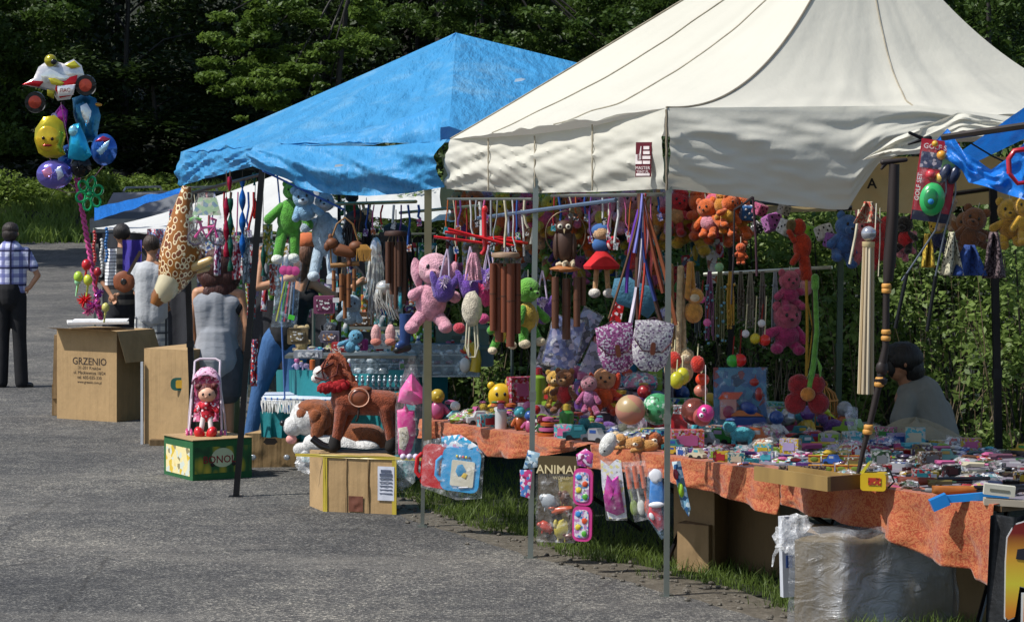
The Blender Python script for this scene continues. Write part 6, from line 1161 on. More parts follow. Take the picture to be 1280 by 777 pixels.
# goods hanging from the middle rod
def danglers():
    L = [(836, 332, 110, 4, '#a88a5c', 'tan furry plush monkey with long arms beside the front post', 'leg'), (849, 335, 110, 5, '#c0a880', 'pale furry plush monkey with long arms right of the front post', 'leg'), (861, 330, 40, 5, '#c48a3a', 'golden plush monkey arm on the rod', 'leg')]
    for x, y, h, r, c, lb, _ in L:
        t = thing('plush_monkey', lb, 'plush toy', P(x + 2, y, 13.9)); k = 13.9 / F
        for q in (-4, 4): m = MB(k); m.cap((q * .3, q, 0), (q, q, -h), r * .7, r * .8); m.build('arm', mk('plush', c), t)
        m = MB(k); m.ell((6, 0, -h), (11, 8, 10)); m.build('head', mk('plush', c), t); m = MB(k); m.ell((5, -7, -h - 2), (6, 3, 5)); m.build('face', mk('plush', '#d0bfa0'), t); m = MB(k); m.ell((4, 2, -h - 20), (12, 9, 14)); m.build('torso', mk('plush', c), t)
danglers()
for i, (x, w, h, c, lb) in enumerate(((872, 9, 78, '#28343c', 'dark metal chain pendants, first on the rod'), (887, 12, 86, '#6a3a60', 'purple and blue bead pendants on the rod'), (900, 14, 84, '#5c5c3a', 'olive glass bead strings on the rod'), (913, 10, 70, '#a8822a', 'amber brown bead strings on the rod'), (926, 9, 60, '#4c453c', 'dark brown bead strings with shell top'), (938, 10, 66, '#6b675c', 'grey shell pendants on the rod'), (953, 9, 92, '#56504c', 'bundle of dark leather cords on the rod'), (969, 9, 92, '#7c8490', 'bundle of silver chains in a clear strip on the rod'))):
    t = thing('pendant_bunch', lb, 'pendants', P(x, 345, 14.6)); k = 14.6 / F
    for j in range(5):
        xx = (j - 2) * w / 5; m = MB(k); m.ring([(xx * .4, 0, 6), (xx, (j % 2) * 2, -h * .4), (xx + random.uniform(-1, 1), (j % 3), -h * random.uniform(.85, 1))], [.8, 1.1, .9], 5); m.build('strand', mk('plastic', c), t)
    m = MB(k)
    for j in range(16): m.ell((random.uniform(-w / 2, w / 2), random.uniform(-2, 2), -random.uniform(.1, 1) * h), random.uniform(1, 2.3), nu=6, nv=5)
    m.build('beads', mk('plastic', random.choice([c, '#8a7a8c', '#5a8aa0', '#c9b0b8']) if i < 3 else c), t)['kind'] = 'stuff'
for i, (x, y, r, c, y0, lb) in enumerate(((932, 417, 5, '#c9c9d0', 380, 'white ball charm on a cord'), (944, 423, 6.8, '#c0b020', 370, 'yellow ball charm on a cord'), (956, 425, 7.2, '#d2281c', 370, 'bright red ball charm on a cord'), (952, 404, 5, '#cfcfd4', 380, 'white ring shaped charm above the red ball'), (916, 451, 8, '#2fa02c', 420, 'bright green ball charm low on its cord'), (925, 450, 8.2, '#cc1a18', 412, 'red ball charm touching the green one'), (899, 334, 6, '#7aa87a', 328, 'mint plush jellyfish at the left end of the rod'), (877, 374, 5, '#c84a8a', 350, 'pink ring charm among the pendants'), (884, 403, 5, '#d05a9a', 380, 'pink donut charm low among the pendants'))):
    t = thing('ball_charm', lb, 'charm', P(x, y, 14.3)); k = 14.3 / F; m = MB(k); m.ell((0, 0, 0), r, nu=14, nv=10); m.build('ball', mk('plastic', c), t); m = MB(k); m.ring([(0, 0, r), (2, 0, y - y0)], .7, 4); m.build('cord', mk('fabric', '#d0c8a0' if i < 3 else '#8a2018'), t)
for j, (px, py, h, lb) in enumerate(((987, 342, 44, 'dusty pink plush pair hanging on the rod, upper'), (984, 384, 58, 'raspberry pink plush bear hanging low on the rod'))): plush('plush_toy_bear', lb, px, py, 14.6, h, '#a83a66' if j == 0 else '#b02a68', '#b05068', 'round', w=1.5, shirt='#a02860', turn=.3)
for j, (px, c, lb) in enumerate(((1008, '#a8822a', 'mustard yellow cord whip hanging right of the pink plush'), (1016, '#3a2a20', 'dark brown cord hanging right of the mustard one'))): m = MB(14.5 / F); m.ring([(0, 0, 0), (1, 0, -60), (0, 0, -120)], 2, 6); m.ring([(0, 0, -20), (8, 0, -60), (2, 0, -110)], 1, 5); solo(m, 'hanging_whip', mk('fabric', c), lb, 'whip', P(px, 350, 14.5))
# red flower plush with long green stem
t = thing('plush_flower', 'upside down plush flower with dark red petals and long green stem', 'plush toy', P(1019, 355, 13.9)); k = 13.9 / F
m = MB(k); m.ring([(0, 0, 2), (2, 0, -60), (-2, 0, -100), (-8, 0, -134)], [3, 3.4, 3.8, 4.2], 10); m.cap((0, 0, 8), (0, 0, -4), 5, 5); m.build('stem', mk('plush', '#5f9a34'), t); m = MB(k); m.puff([(0, -92), (-5, -108), (-12, -122), (-4, -100)], 5); m.puff([(0, -86), (9, -104), (6, -120), (3, -100)], 5); m.build('leaf', mk('plush', '#6fa83a'), t)
for a in (-2.6, -.55, 1.0, 2.2): m = MB(k); m.ell((-10 + 17 * math.cos(a), 3, -140 + 17 * math.sin(a)), (14, 7, 14), lump=.1); m.build('petal', mk('plush', '#8e0f16'), t)
m = MB(k); m.ell((-10, -6, -137), (9.5, 5, 9), nu=14); m.build('centre', mk('plush', '#c47a2c'), t)
# birdcage
t = thing('bird_cage', 'small wicker bird cage with a yellow green toy bird', 'bird cage', P(1030, 532, 14.7)); k = 14.7 / F; wk = mk('wood', '#b07a36')
for i in range(16):
    a = i * PI / 8; x, y = 17 * math.cos(a), 12 * math.sin(a); m = MB(k); m.ring([(x, y, 0), (x, y, 32), (x * .8, y * .8, 41), (x * .35, y * .35, 47), (0, 0, 49)], .8, 5); m.build('bar', wk, t)
for z in (0, 16, 32): m = MB(k); m.ring([(17.3 * math.cos(a), 12.3 * math.sin(a), z) for a in [i * PI / 10 for i in range(21)]], 1.1, 5); m.build('hoop', wk, t)
m = MB(k); m.lathe([(1, -6), (18, -6), (18, 0), (1, 0)], (0, 0, 0), 18); m.build('tray', mk('wood', '#3a2a1a'), t); m = MB(k); m.ring([(4 * math.cos(a), 0, 52 + 4 * math.sin(a)) for a in [i * PI / 6 for i in range(13)]], .9, 5); m.build('ring_handle', wk, t)
b = thing('toy_bird', 'yellow green toy bird perched at the cage front', 'toy bird', P(1030, 512, 14.45), (0, .5, 0)); m = MB(k); m.ell((0, 0, 0), (9, 4, 4)); m.ell((-8, 0, 3), (4, 3.4, 3.4)); m.prism([(6, 1), (20, -2), (6, -3)], 2); m.build('body', mk('plastic', '#a8b82a'), b)
# backscratcher / walking stick / umbrella
t = thing('wooden_massager', 'pale wooden stick bundle with a silver ball knob hanging near the right', 'stick', P(1086, 284, 11.9), (0, .02, 0)); k = 11.9 / F
m = MB(k); m.ell((0, 0, -8), (9.5, 9.5, 9.5), nu=16, nv=12); m.build('knob', mk('foil', '#a9aab0'), t); m = MB(k); m.lathe([(6, -20), (8, -18), (8, -24), (6, -26)], (0, 0, 0), 14); m.build('collar', mk('wood', '#b8a478'), t)
for i in range(9): a = i * 2 * PI / 9; m = MB(k); m.ring([(5.5 * math.cos(a), 5.5 * math.sin(a), -24), (7 * math.cos(a), 7 * math.sin(a), -120), (8 * math.cos(a), 8 * math.sin(a), -208)], [2, 2.3, 2.5], 6); m.build('slat', mk('wood', ['#b3a184', '#c4b498', '#9c8764'][i % 3]), t)
m = MB(k); m.ring([(8, 0, -10), (9, 0, 30)], .8, 4); m.build('string', mk('fabric', '#cfc6b0'), t)
t = thing('walking_stick', 'long dark carved walking stick with bamboo bands leaning from table to canopy', 'walking stick', P(1067, 616, 12.35)); k = 12.2 / F; dk = mk('wood', '#1c0f0a')
m = MB(k); m.ring([(0, 0, 0), (12, -2, 55), (24, -4, 105), (32, -4, 140), (36, -4, 165), (40, -4, 185), (41, -4, 265), (42, -4, 300)], [2, 3.2, 4.2, 4.4, 5.5, 4.6, 4.4, 4], 10); m.ell((35, -4, 158), (8, 7, 10), lump=.4); m.ell((34, -4, 142), (8, 7, 6), lump=.4); m.build('shaft', dk, t)
for z, x in ((78, 17), (84, 18.5), (138, 31.6), (144, 33), (196, 40.3), (204, 40.6), (262, 41), (256, 41)):
    m = MB(k); m.lathe([(5, -3.2), (6.2, -2), (6.2, 2), (5, 3.2)], (x, -4, z), 14); m.build('bamboo_band', mk('wood', '#c08a3e'), t)
t = thing('toy_axe', 'dark brown wooden hammer cane hanging from the canopy edge', 'cane', P(1120, 205, 12.1)); m = MB(k); m.ring([(-2, 0, 0), (-4, 0, -60), (-8, 0, -120), (-10, 0, -145)], [6.5, 7.5, 8, 6], 10); m.build('shaft', dk, t); m = MB(k); m.cap((-16, 0, 2), (12, 0, 5), 3.6, 2.6); m.cap((-14, 0, 0), (-18, 0, -6), 3, 1.5); m.build('handle', dk, t)
# golf set
t = thing('toy_golf_set', 'toy golf set card with green cup and GOLF SET print', 'toy golf set', P(1176, 178, 11.65), (0, .14, 0)); k = 11.65 / F
m = MB(k); m.prism([(-24, 2), (24, 2), (24, -100), (-24, -100)], 1.2); m.build('card', mk('paper', '#b01a30'), t)
m = MB(k); m.prism([(-22, -14), (20, -14), (20, -34), (-22, -34)], .5, (0, -1, 0)); m.build('picture_strip', prt('#2a3358', '#46506e', '#b9b0b8', 70), t); m = MB(k); m.prism([(5, -12), (21, -12), (21, -36), (5, -36)], .5, (0, -1.8, 0)); m.build('picture', mk('paper', '#7fae6a'), t)
m = MB(k); m.prism([(-24, -88), (24, -88), (24, -100), (-24, -100)], .5, (0, -1, 0)); m.build('lower_strip', mk('paper', '#1d2038'), t)
wm2 = mk('paper', '#e4dcdc'); text('GOLF SET', .034, wm2, t, (-.005, -.008, -.026), bold=.0004); text('GOLF SET', .03, wm2, t, (-.076, -.008, -.22), (PI / 2, -PI / 2, 0), bold=.0004)
m = MB(k); m.ell((-2, -8, -72), (16, 9, 21), nu=18, nv=12); c_ = m.build('green_cup', mk('plastic', '#2fa85a'), t); m = MB(k); m.ell((-5, -16, -72), (9, 3, 13)); m.build('cup_opening', mk('plastic', '#1f7a40'), c_)
for x, z, r, c in ((-5, -75, 6, '#2f8ac4'), (-8, -42, 6.6, '#c02430'), (5, -44, 6.6, '#d0a84a'), (2, -16, 6, '#d8962a'), (-8, -3, 4, '#d0a030')): m = MB(k); m.ell((x, -14 if r == 6 and z < -70 else -6, z), r, nu=14, nv=10); m.build('ball', mk('plastic', c), t)
for q, (x0, x1, z1) in enumerate(((10, -24, -238), (22, 16, -236))):
    m = MB(k); m.ring([(x0, -5, -34), (x0 + 4, -6, -60), (x0 - 2, -4, -110), (x1, 0, z1 + 60)], 1.2, 6); m.build('club_shaft', mk('metal', '#7c8088'), t); m = MB(k); m.ring([(lerp(x0 - 2, x1, .85), -1, z1 + 70), (x1, 0, z1)], 2.4, 8); m.build('grip', dark_post, t)
    m = MB(k); m.ell((x0 + 2 - 3, -8, -38), (7, 6, 13), (0, .3, 0)); m.build('club_head', mk('plastic', '#1c2440'), t)
m = MB(k); m.puff([(-23, -4), (23, -4), (23, -96), (-23, -96)], 30); m.build('blister', film('#ffffff', .05), t)
for i, (x, y, w, h, c1, c2, lb) in enumerate(((1190, 300, 22, 56, '#b9b49a', '#1c1a1c', 'pale cloth with black dots under the golf set'), (1212, 316, 34, 40, '#23407c', '#152a58', 'dark blue patterned cloth under the awning'), (1160, 302, 14, 44, '#c0a436', '#9a7a20', 'yellow plush cloth behind the golf clubs'), (1242, 300, 26, 60, '#2a1c20', '#6a5a5c', 'dark lace bunch with pale beads beside the dark post'), (1085, 262, 28, 26, '#b5a88c', '#b0503c', 'small printed card with red picture above the silver ball'))):
    o = sheet('hanging_cloth', prt(c1, c1 if i < 2 else c2, c2, 110, .9), lambda u, v: ((u - .5) * w * (.35 + v * .95) * 12.5 / F, .03 * math.sin(u * 9 + v * 2 + i), -v * h * 12.5 / F), 12, 10, th=.004); o.location = P(x, y - 10, 13.0 if i < 4 else 12.1); tag(o, lb, 'cloth')
for i, (x0, y0, x1, y1, c, r) in enumerate(((1074, 262, 1062, 330, '#c8bfa4', 1.8), (1100, 260, 1098, 345, '#c8bfa4', .8), (672, 246, 664, 305, '#d4cfc0', 2.2), (762, 250, 760, 300, '#d4cfc0', 2.2), (600, 252, 602, 296, '#c8c8c4', 2.6), (642, 254, 642, 300, '#b83a3a', 1.8), (570, 250, 570, 330, '#a02a2a', 1.2), (583, 260, 583, 300, '#8a1c1c', 1.2), (634, 262, 636, 300, '#9aa4c0', 1.6), (652, 262, 655, 320, '#c8c8c4', 1.4), (941, 246, 918, 262, '#231c20', 1.6), (918, 262, 914, 380, '#231c20', 1.2), (941, 246, 946, 345, '#3a1c28', 1.6), (1064, 300, 1040, 560, '#00', 0))):
    if not r: continue
    d = dfront(x0) + .15; m = MB(); m.ring([P(x0, y0, d), P((x0 + x1) / 2 + 1, (y0 + y1) / 2, d), P(x1, y1, d)], r * d / F, 5)
    solo(m, 'hanging_strap', mk('fabric', c), ['cream strap hanging left of the wooden stick', 'thin cream string right of the silver ball', 'white ribbon tied at the middle post', 'white ribbon hanging above the rag doll', 'broad white strap beside the red rack stem', 'red strap hanging from the frame bar', 'dark red cord above the poodle bag', 'thin maroon cord left of the red rack', 'pale blue strap between the bears', 'pale strap over the orange tiger', 'dark loop strap left of the lady bags, upper part', 'dark strap hanging to the rod, left', 'dark strap hanging to the rod, right'][i], 'strap')
# ================================================================ THE ORANGE TABLE
def orange():
    m, t, b, L = base_mat('orange_embossed_cloth'); tc = N(t, 'ShaderNodeTexCoord'); n = N(t, 'ShaderNodeTexNoise'); n.inputs['Scale'].default_value = 42; n.inputs['Detail'].default_value = 1.5; n.inputs['Distortion'].default_value = 2.2
    L.new(tc.outputs['Object'], n.inputs['Vector']); rp = ramp(t, n.outputs[0], [(.38, hexc('#9c3c12')), (.47, hexc('#a24617')), (.54, hexc('#b87444')), (.62, hexc('#ae5a28'))]); L.new(rp.outputs[0], b.inputs['Base Color']); b.inputs['Roughness'].default_value = .75
    bump(t, n.outputs[0], b, .35, .01); b.inputs['Sheen Weight'].default_value = .3
    tl = N(t, 'ShaderNodeBsdfTranslucent'); L.new(rp.outputs[0], tl.inputs[0]); mx = N(t, 'ShaderNodeMixShader'); mx.inputs[0].default_value = .12; L.new(b.outputs[0], mx.inputs[1]); L.new(tl.outputs[0], mx.inputs[2]); L.new(mx.outputs[0], t.nodes['Material Output'].inputs[0]); return m
om = orange()
tb = thing('market_table', 'long low trestle table carrying the toys under the white tent', 'table', (tab(.5, .8).x, tab(.5, .8).y, 0))
m = MB(); m.add([tab(0, .02, -.03), tab(1, .02, -.03), tab(1, 1.7, -.03), tab(0, 1.7, -.03), tab(0, .02, -.006), tab(1, .02, -.006), tab(1, 1.7, -.006), tab(0, 1.7, -.006)], [(3, 2, 1, 0), (4, 5, 6, 7), (0, 1, 5, 4), (1, 2, 6, 5), (2, 3, 7, 6), (3, 0, 4, 7)]); up(m.build('table_top', mk('wood', '#6a5236'), smooth=False), tb)
for u in (.12, .36, .6, .84):
    for w0, w1 in ((.15, .9), (.9, .15)): a, b = tab(u, w0, -.04), tab(u + .1, w1, -.04); b.z = 0.02; m = MB(); m.ring([a, b], .014, 6); up(m.build('leg', dark_post), tb)
    a, b = tab(u, 1.5, -.04), tab(u + .06, 1.2, 0); b.z = .02; m = MB(); m.ring([a, b], .014, 6); up(m.build('leg', dark_post), tb)
def pxu(px):   # table edge parameter whose image column is px
    lo, hi = -.2, 1.2
    for _ in range(40):
        mid = (lo + hi) / 2; q = E0.lerp(E1, mid); x = 640 + q.x * F / q.y
        if x < px: lo = mid
        else: hi = mid
    return lo
def hem(label, px0, px1, prof, seed, curl=0.0):
    xs, ys = zip(*prof); u0, u1 = pxu(px0), pxu(px1)
    def fn(u, v):
        uu = lerp(u0, u1, u); q = tab(uu, 0); x = 640 + q.x * F / q.y
        zb = HC - (interp(x, xs, ys) - HY) * q.y / F
        if v < .35: w_ = lerp(.16, 0, v / .35); p = tab(uu, w_, .004); p.z += .004 * noise.noise((u * 30, w_ * 20, seed)); return p
        t = (v - .35) / .65; z = lerp(TZ + .003, zb, t)
        fold = .022 * math.sin(uu * 95 + 2 * noise.noise((uu * 14, 0, seed))) + .03 * noise.noise((uu * 24, t * 1.5, seed)) + .008 * noise.noise((uu * 90, t * 6, seed))
        p = tab(uu, -.012 - (.015 + fold) * (.2 + t * 1.1)); p.z = z; return p
    o = sheet('tablecloth', om, fn, int(170 * (u1 - u0) / .5) + 40, 40); q = o.modifiers.new('t', 'SOLIDIFY'); q.thickness = .003
    return tag(o, label, 'tablecloth')
hem('orange embossed tablecloth at the left end of the toy table', 527, 738, [(527, 546), (560, 549), (600, 553), (616, 570), (640, 572), (680, 572), (720, 562), (738, 556)], 3)
hem('orange embossed tablecloth in the middle, mostly behind the hanging packs', 741, 976, [(741, 585), (790, 590), (850, 600), (880, 612), (920, 622), (975, 643)], 8)
hem('orange embossed tablecloth draping long at the right end of the table', 979, 1246, [(979, 630), (1010, 641), (1060, 651), (1090, 658), (1120, 672), (1150, 690), (1180, 704), (1215, 711), (1222, 724), (1246, 730)], 13)
# black banner at the right end
bn = thing('banner', 'black banner with big yellow and red letter, hanging at the right edge', 'banner', P(1240, 640, 11.2)); k = 11.2 / F
def bf(u, v): p = Vector((lerp(-2, 80, u) * k - (.02 * v), .04 * math.sin(u * 14 + v * 1.5) - .02 * u, -lerp(4 + 0 * u, 190, v) * k)); return p
o = sheet('cloth', cloth_mat('black_banner_cloth', '#17181a', .3, 5, .55, .5, 0, 4), bf, 50, 30, bn)
def hot():
    m, t, b, L = base_mat('flame_print'); tc = N(t, 'ShaderNodeTexCoord'); s_ = N(t, 'ShaderNodeSeparateXYZ'); L.new(tc.outputs['Object'], s_.inputs[0]); mr = N(t, 'ShaderNodeMapRange'); mr.inputs[1].default_value = -.6; mr.inputs[2].default_value = -.03; L.new(s_.outputs[2], mr.inputs[0])
    rp = ramp(t, mr.outputs[0], [(.05, hexc('#a81c14')), (.3, hexc('#d88a28')), (.5, hexc('#d8c838')), (.72, hexc('#d89a30')), (.9, hexc('#7a1a14'))]); L.new(rp.outputs[0], b.inputs['Base Color']); return m
def letter(pts, y, mt, nm, par):
    m = MB(k); m.prism(pts, .6, (0, y, 0)); return m.build(nm, mt, par)
out1 = [(26, -14), (17, -30), (15, -60), (14, -128), (18, -132), (26, -128), (32, -90), (40, -92), (60, -92), (66, -60), (64, -20), (46, -8)]
letter([(x * 1.0 + (x - 40) * .06, z * 1.0 + (z + 60) * .03) for x, z in out1], -12, mk('paper', '#d8d8d4'), 'letter_outline', bn); letter(out1, -13, hot(), 'letter', bn)
letter([(29, -44), (27, -56), (60, -60), (60, -40)], -14, mk('fabric', '#1c1c26'), 'letter_counter', bn); letter([(34, -98), (33, -150), (40, -160), (62, -160), (62, -98)], -13, mk('paper', '#d8d8d4'), 'letter_outline', bn); letter([(37, -100), (36, -148), (41, -156), (62, -156), (62, -100)], -14, hot(), 'letter', bn)
# boxes below the table
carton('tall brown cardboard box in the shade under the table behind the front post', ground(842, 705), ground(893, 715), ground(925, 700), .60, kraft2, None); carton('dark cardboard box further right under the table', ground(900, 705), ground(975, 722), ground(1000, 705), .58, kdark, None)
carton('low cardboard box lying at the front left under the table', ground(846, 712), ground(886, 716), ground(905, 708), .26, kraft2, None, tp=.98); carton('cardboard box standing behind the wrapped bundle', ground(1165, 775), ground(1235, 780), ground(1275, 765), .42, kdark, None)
def wrapf():
    m = bpy.data.materials.new('shiny_wrap'); m.use_nodes = True; t = m.node_tree; t.nodes.clear(); L = t.links
    out = N(t, 'ShaderNodeOutputMaterial'); tr = N(t, 'ShaderNodeBsdfTransparent'); gl = N(t, 'ShaderNodeBsdfPrincipled'); gl.inputs['Base Color'].default_value = (.5, .52, .55, 1); gl.inputs['Roughness'].default_value = .16
    n = noise_fac(t, 6, 5, stretch=(1, 1, 1.8), rough=.55); n.inputs['Distortion'].default_value = 1.2; bump(t, n.outputs[0], gl, .8, .06)
    n2 = noise_fac(t, 3.5, 4, stretch=(1, 1, .5)); rp = ramp(t, n2.outputs[0], [(.35, (.06,) * 3), (.52, (.2,) * 3), (.68, (.6,) * 3)])  # more opaque streaks paint highlights into the film
    mx = N(t, 'ShaderNodeMixShader'); L.new(rp.outputs[0], mx.inputs[0]); L.new(tr.outputs[0], mx.inputs[1]); L.new(gl.outputs[0], mx.inputs[2]); L.new(mx.outputs[0], out.inputs[0]); return m
pw_ = thing('wrapped_box', 'big bundle wrapped in shiny clear plastic film on the grass under the table', 'wrapped box', (0, 0, 0)); a, b, c = G(990, 782), G(1050, 800), G(1170, 775); pw_.location = (a.x, a.y, 0)
def wf_(name, mat, s_, jit, seed):
    m = MB(); ctr = Vector((.42, .28, .2)); nu, nv = 40, 20
    def fn(u, v):
        g = u * 4; i = int(g) % 4; cs = [Vector((0, 0, 0)), Vector((.24, -.1, 0)), Vector((.80, .1, 0)), Vector((.55, .42, 0))]; p = cs[i].lerp(cs[(i + 1) % 4], g - int(g)); q = Vector((.42, .12, 0)); z = min(v / .78, 1) * .43
        if v > .78: p = p.lerp(q, (v - .78) / .22 * .95); z = .43 + .03 * math.sin((v - .78) / .22 * 3)
        p = q + (p - q) * s_; p.z = z * s_; p += Vector((noise.noise((p.x * 6, p.y * 6, p.z * 7 + seed)), noise.noise((p.x * 7 + 9, p.y * 6, p.z * 6)), noise.noise((p.x * 6, p.y * 5 + 5, p.z * 6)))) * jit; return p
    m.grid(fn, 80, 30); return m.build(name, mat, pw_)
wf_('carton', card('cardboard_grey', '#6e6046'), .97, .012, 1); fw = wrapf(); wf_('film_wrap', fw, 1.045, .02, 5)
m = MB(11.9 / F); m.box((0, 0, 52), (18, 10, 104), (0, -.03, .3)); t = solo(m, 'white_carton', mk('paper', '#b9bcc2'), 'narrow white carton with a blue mark left of the wrapped bundle', 'carton', P(984, 745, 12.3)); m = MB(11.9 / F); m.box((2, -6.5, 46), (9, .8, 16), (0, 0, .3)); m.build('blue_mark', mk('paper', '#2a4a8a'), t)
m = MB(12 / F); m.ell((0, 0, 0), (16, 12, 20), lump=.7, nu=18, nv=12); m.ell((14, 0, 16), (14, 10, 12), lump=.6); m.ring([(-10, 0, -10), (-18, 0, -24), (-20, 0, -38)], [4, 2, 1], 5); solo(m, 'plastic_bag', film('#ffffff', .5), 'crumpled clear plastic bag stuffed above the white carton', 'bag', P(985, 670, 12.1))
m = MB(12.4 / F); m.box((0, 0, 0), (60, 40, 10), (0, .1, .4)); solo(m, 'cardboard_sheet', kraft2, 'loose cardboard flaps lying on the wrapped bundle', 'cardboard', P(1040, 662, 12.6))
# goods hanging on the front hem
def pack(label, px, py, w, h, d, tilt=0, name='packaged_toy', cat='packaged toy', turn=-.25): k = d / F; return thing(name, label, cat, P(px, py, d), (0, tilt, turn)), k
t, k = pack('two toy drawing boards in a clear bag, blue before red', 570, 552, 80, 70, 15.05, .1)
for dx, c, y, nm in ((-22, '#c01a20', 5, 'red_board'), (6, '#2f9ad0', 0, 'blue_board')):
    m = MB(k); m.rbox((dx + 4, y, -34), (50, 5, 54), 9); bd_ = m.build(nm, mk('plastic', c), t); m = MB(k); m.ring([(dx - 21 + 0, y - 1, -20), (dx - 27, y - 1, -26), (dx - 27, y - 1, -44), (dx - 21, y - 1, -50)], 2.8, 8); m.build('handle', mk('plastic', c), bd_)
m = MB(k); m.rbox((13, -3.2, -38), (30, 1, 32), 2); m.build('drawing_screen', mk('paper', '#cfc9b4'), t)
for p_, c in (([(6, -28), (4, -36), (8, -42), (14, -40), (18, -34), (12, -26)], '#2a8ab8'), ([(14, -36), (20, -38), (18, -44), (12, -42)], '#d0b02a')): m = MB(k); m.puff(p_, 1.5, (0, -4, 0)); m.build('printed_picture', mk('paper', c), t)
for i in range(5): m = MB(k); m.ell((4 + i * 4, -3.5, -17), (1.6, 1, 1.8)); m.build('button', mk('plastic', ['#d8c22a', '#d8d8d8', '#c83030', '#d8c22a', '#3a3a3a'][i]), t)
m = MB(k); m.ring([(10, -3.4, -56), (22, -3.4, -54)], 1, 5); m.build('pen', mk('plastic', '#d8d8e0'), t)
m = MB(k); m.puff([(-20, 4), (4, 10), (34, -4), (36, -10), (-18, -8)], 4, (0, 1, 0)); m.build('header_card', prt('#3aa0cc', '#dfe6ea', '#d8a0b8', 50), t); m = MB(k); m.puff([(-42, -4), (-10, 6), (38, -2), (40, -66), (8, -72), (-40, -62)], 14); m.build('clear_bag', film('#ffffff', .16), t)
t, k = pack('tall clear box printed ANIMAL holding plastic animal figures', 697, 568, 50, 108, 13.9)
m = MB(k); m.rbox((0, 4, -56), (52, 2, 108), 4); m.build('backing_card', mk('paper', '#4a3c1c'), t); m = MB(k); m.puff([(0, -30), (24, -26), (24, -90), (6, -88)], 1.4, (0, 2.2, 0)); m.build('picture', mk('paper', '#8a7a30'), t)
text('ANIMAL', .068, mk('paper', '#d8c89a'), t, (.0, .003, -.085), bold=.0006); text('WORLD', .026, mk('paper', '#c8b88a'), t, (.02, .003, -.13))
for x, z, rx, rz, ry, c in ((-10, -58, 11, 9, .5, '#9aa0a4'), (-12, -54, 7, 4, .5, '#d8d8d4'), (6, -68, 15, 4.5, -.2, '#b04818'), (10, -52, 7, 8, 0, '#5a3420'), (-14, -90, 10, 6, .6, '#a83418'), (6, -92, 9, 12, .4, '#a89a3a'), (20, -84, 5, 12, 0, '#4c3a2c'), (16, -100, 8, 4, 0, '#6a2a1a')):
    m = MB(k); m.ell((x, -4, z), (rx, 5, rz), (0, ry, 0), lump=.35); m.ell((x - rx * .8, -5, z + rz * .5), (rx * .35, 3.5, rz * .5)); m.cap((x - rx * .4, -4, z - rz * .5), (x - rx * .5, -4, z - rz * 1.3), 1.6, 1.2, 6); m.cap((x + rx * .4, -4, z - rz * .5), (x + rx * .5, -4, z - rz * 1.3), 1.6, 1.2, 6); m.build('animal_figure', mk('plastic', c), t)
m = MB(k); m.rbox((0, -4, -66), (51, 14, 84), 3); m.build('clear_box', film('#ffffff', .12), t)
t, k = pack('long pink two part pencil case set with bright stickers', 730, 566, 26, 110, 13.55, .02)
for z, h in ((-42, 46), (-88, 44)):
    m = MB(k); m.rbox((0, 0, z), (25, 6, h), 8); c_ = m.build('pink_case', mk('plastic', '#cc3c88'), t); m = MB(k); m.rbox((-1, -3.4, z), (18, 1, h - 9), 5); m.build('sticker_sheet', prt('#d8d4d8', '#b88ab8', '#4a8ac0', 75), c_)
    for i in range(4): m = MB(k); m.ell((-5 + (i % 2) * 8, -4.2, z + 12 - i * 8), (3.6, 1, 3.6), lump=.4); m.build('sticker', mk('plastic', ['#3a8ac8', '#d0502a', '#d8c23a', '#58a83a'][i]), c_)
m = MB(k); m.puff([(-8, -16), (-10, -2), (2, 6), (12, 0), (11, -18)], 6); m.build('header', prt('#c04a90', '#d8c8d8', '#8a4aa0', 60), t)
t, k = pack('pack with a shiny magenta doll dress on a white card', 764, 576, 30, 72, 13.3, -.05)
m = MB(k); m.prism([(-14, 2), (-4, -6), (6, 2), (12, 0), (16, -72), (-8, -72), (-14, -30)], 1.2, (0, 3, 0)); m.build('card', prt('#d8d8dc', '#c4c4cc', '#d8cf8a', 60), t); m = MB(k); m.puff([(-6, -16), (0, -24), (8, -18), (10, -34), (14, -64), (4, -68), (-10, -62), (-12, -44)], 9, wr=.4); m.build('dress', mk('foil', '#b82490'), t)
m = MB(k); m.puff([(-15, 0), (13, 0), (17, -74), (-10, -74)], 12); m.build('clear_bag', film('#ffffff', .14), t)
t, k = pack('clear pack of toy garden tools with orange handles', 793, 578, 34, 75, 13.1, -.08)
for i, x in enumerate((-10, -1, 8)): m = MB(k); m.ring([(x, 0, -4), (x + 2, 0, -32)], 3, 8); m.build('orange_handle', mk('plastic', '#c4582a'), t); m = MB(k); m.ring([(x + 2, 0, -32), (x + 4, 0, -48)], 1.4, 6); m.ell((x + 5, 0, -56), (5, 2, 10)); m.build('tool_head', mk('plastic', ['#7a8a4a', '#c9c9c0', '#b8562a'][i]), t)
m = MB(k); m.puff([(-16, 2), (14, 2), (20, -70), (-6, -74)], 10); m.build('clear_bag', film('#ffffff', .2), t)
t, k = pack('pack with a blue toy camera and a red and white piece', 818, 588, 26, 84, 12.95, -.08)
m = MB(k); m.puff([(-6, -10), (8, -6), (12, -40), (2, -44), (-10, -40)], 8); m.build('blue_piece', mk('plastic', '#2f78c0'), t); m = MB(k); m.puff([(-10, -44), (4, -42), (8, -72), (0, -76), (-14, -56)], 8); m.build('red_piece', mk('plastic', '#b81c20'), t); m = MB(k); m.ell((0, -5, -42), (10, 3, 4)); m.ell((-7, -5, -56), (3, 2, 5), (0, -.4, 0)); m.ell((2, -4, -6), (8, 2, 9), lump=.3); m.build('white_piece', mk('plastic', '#dcdce0'), t)['kind'] = 'stuff'
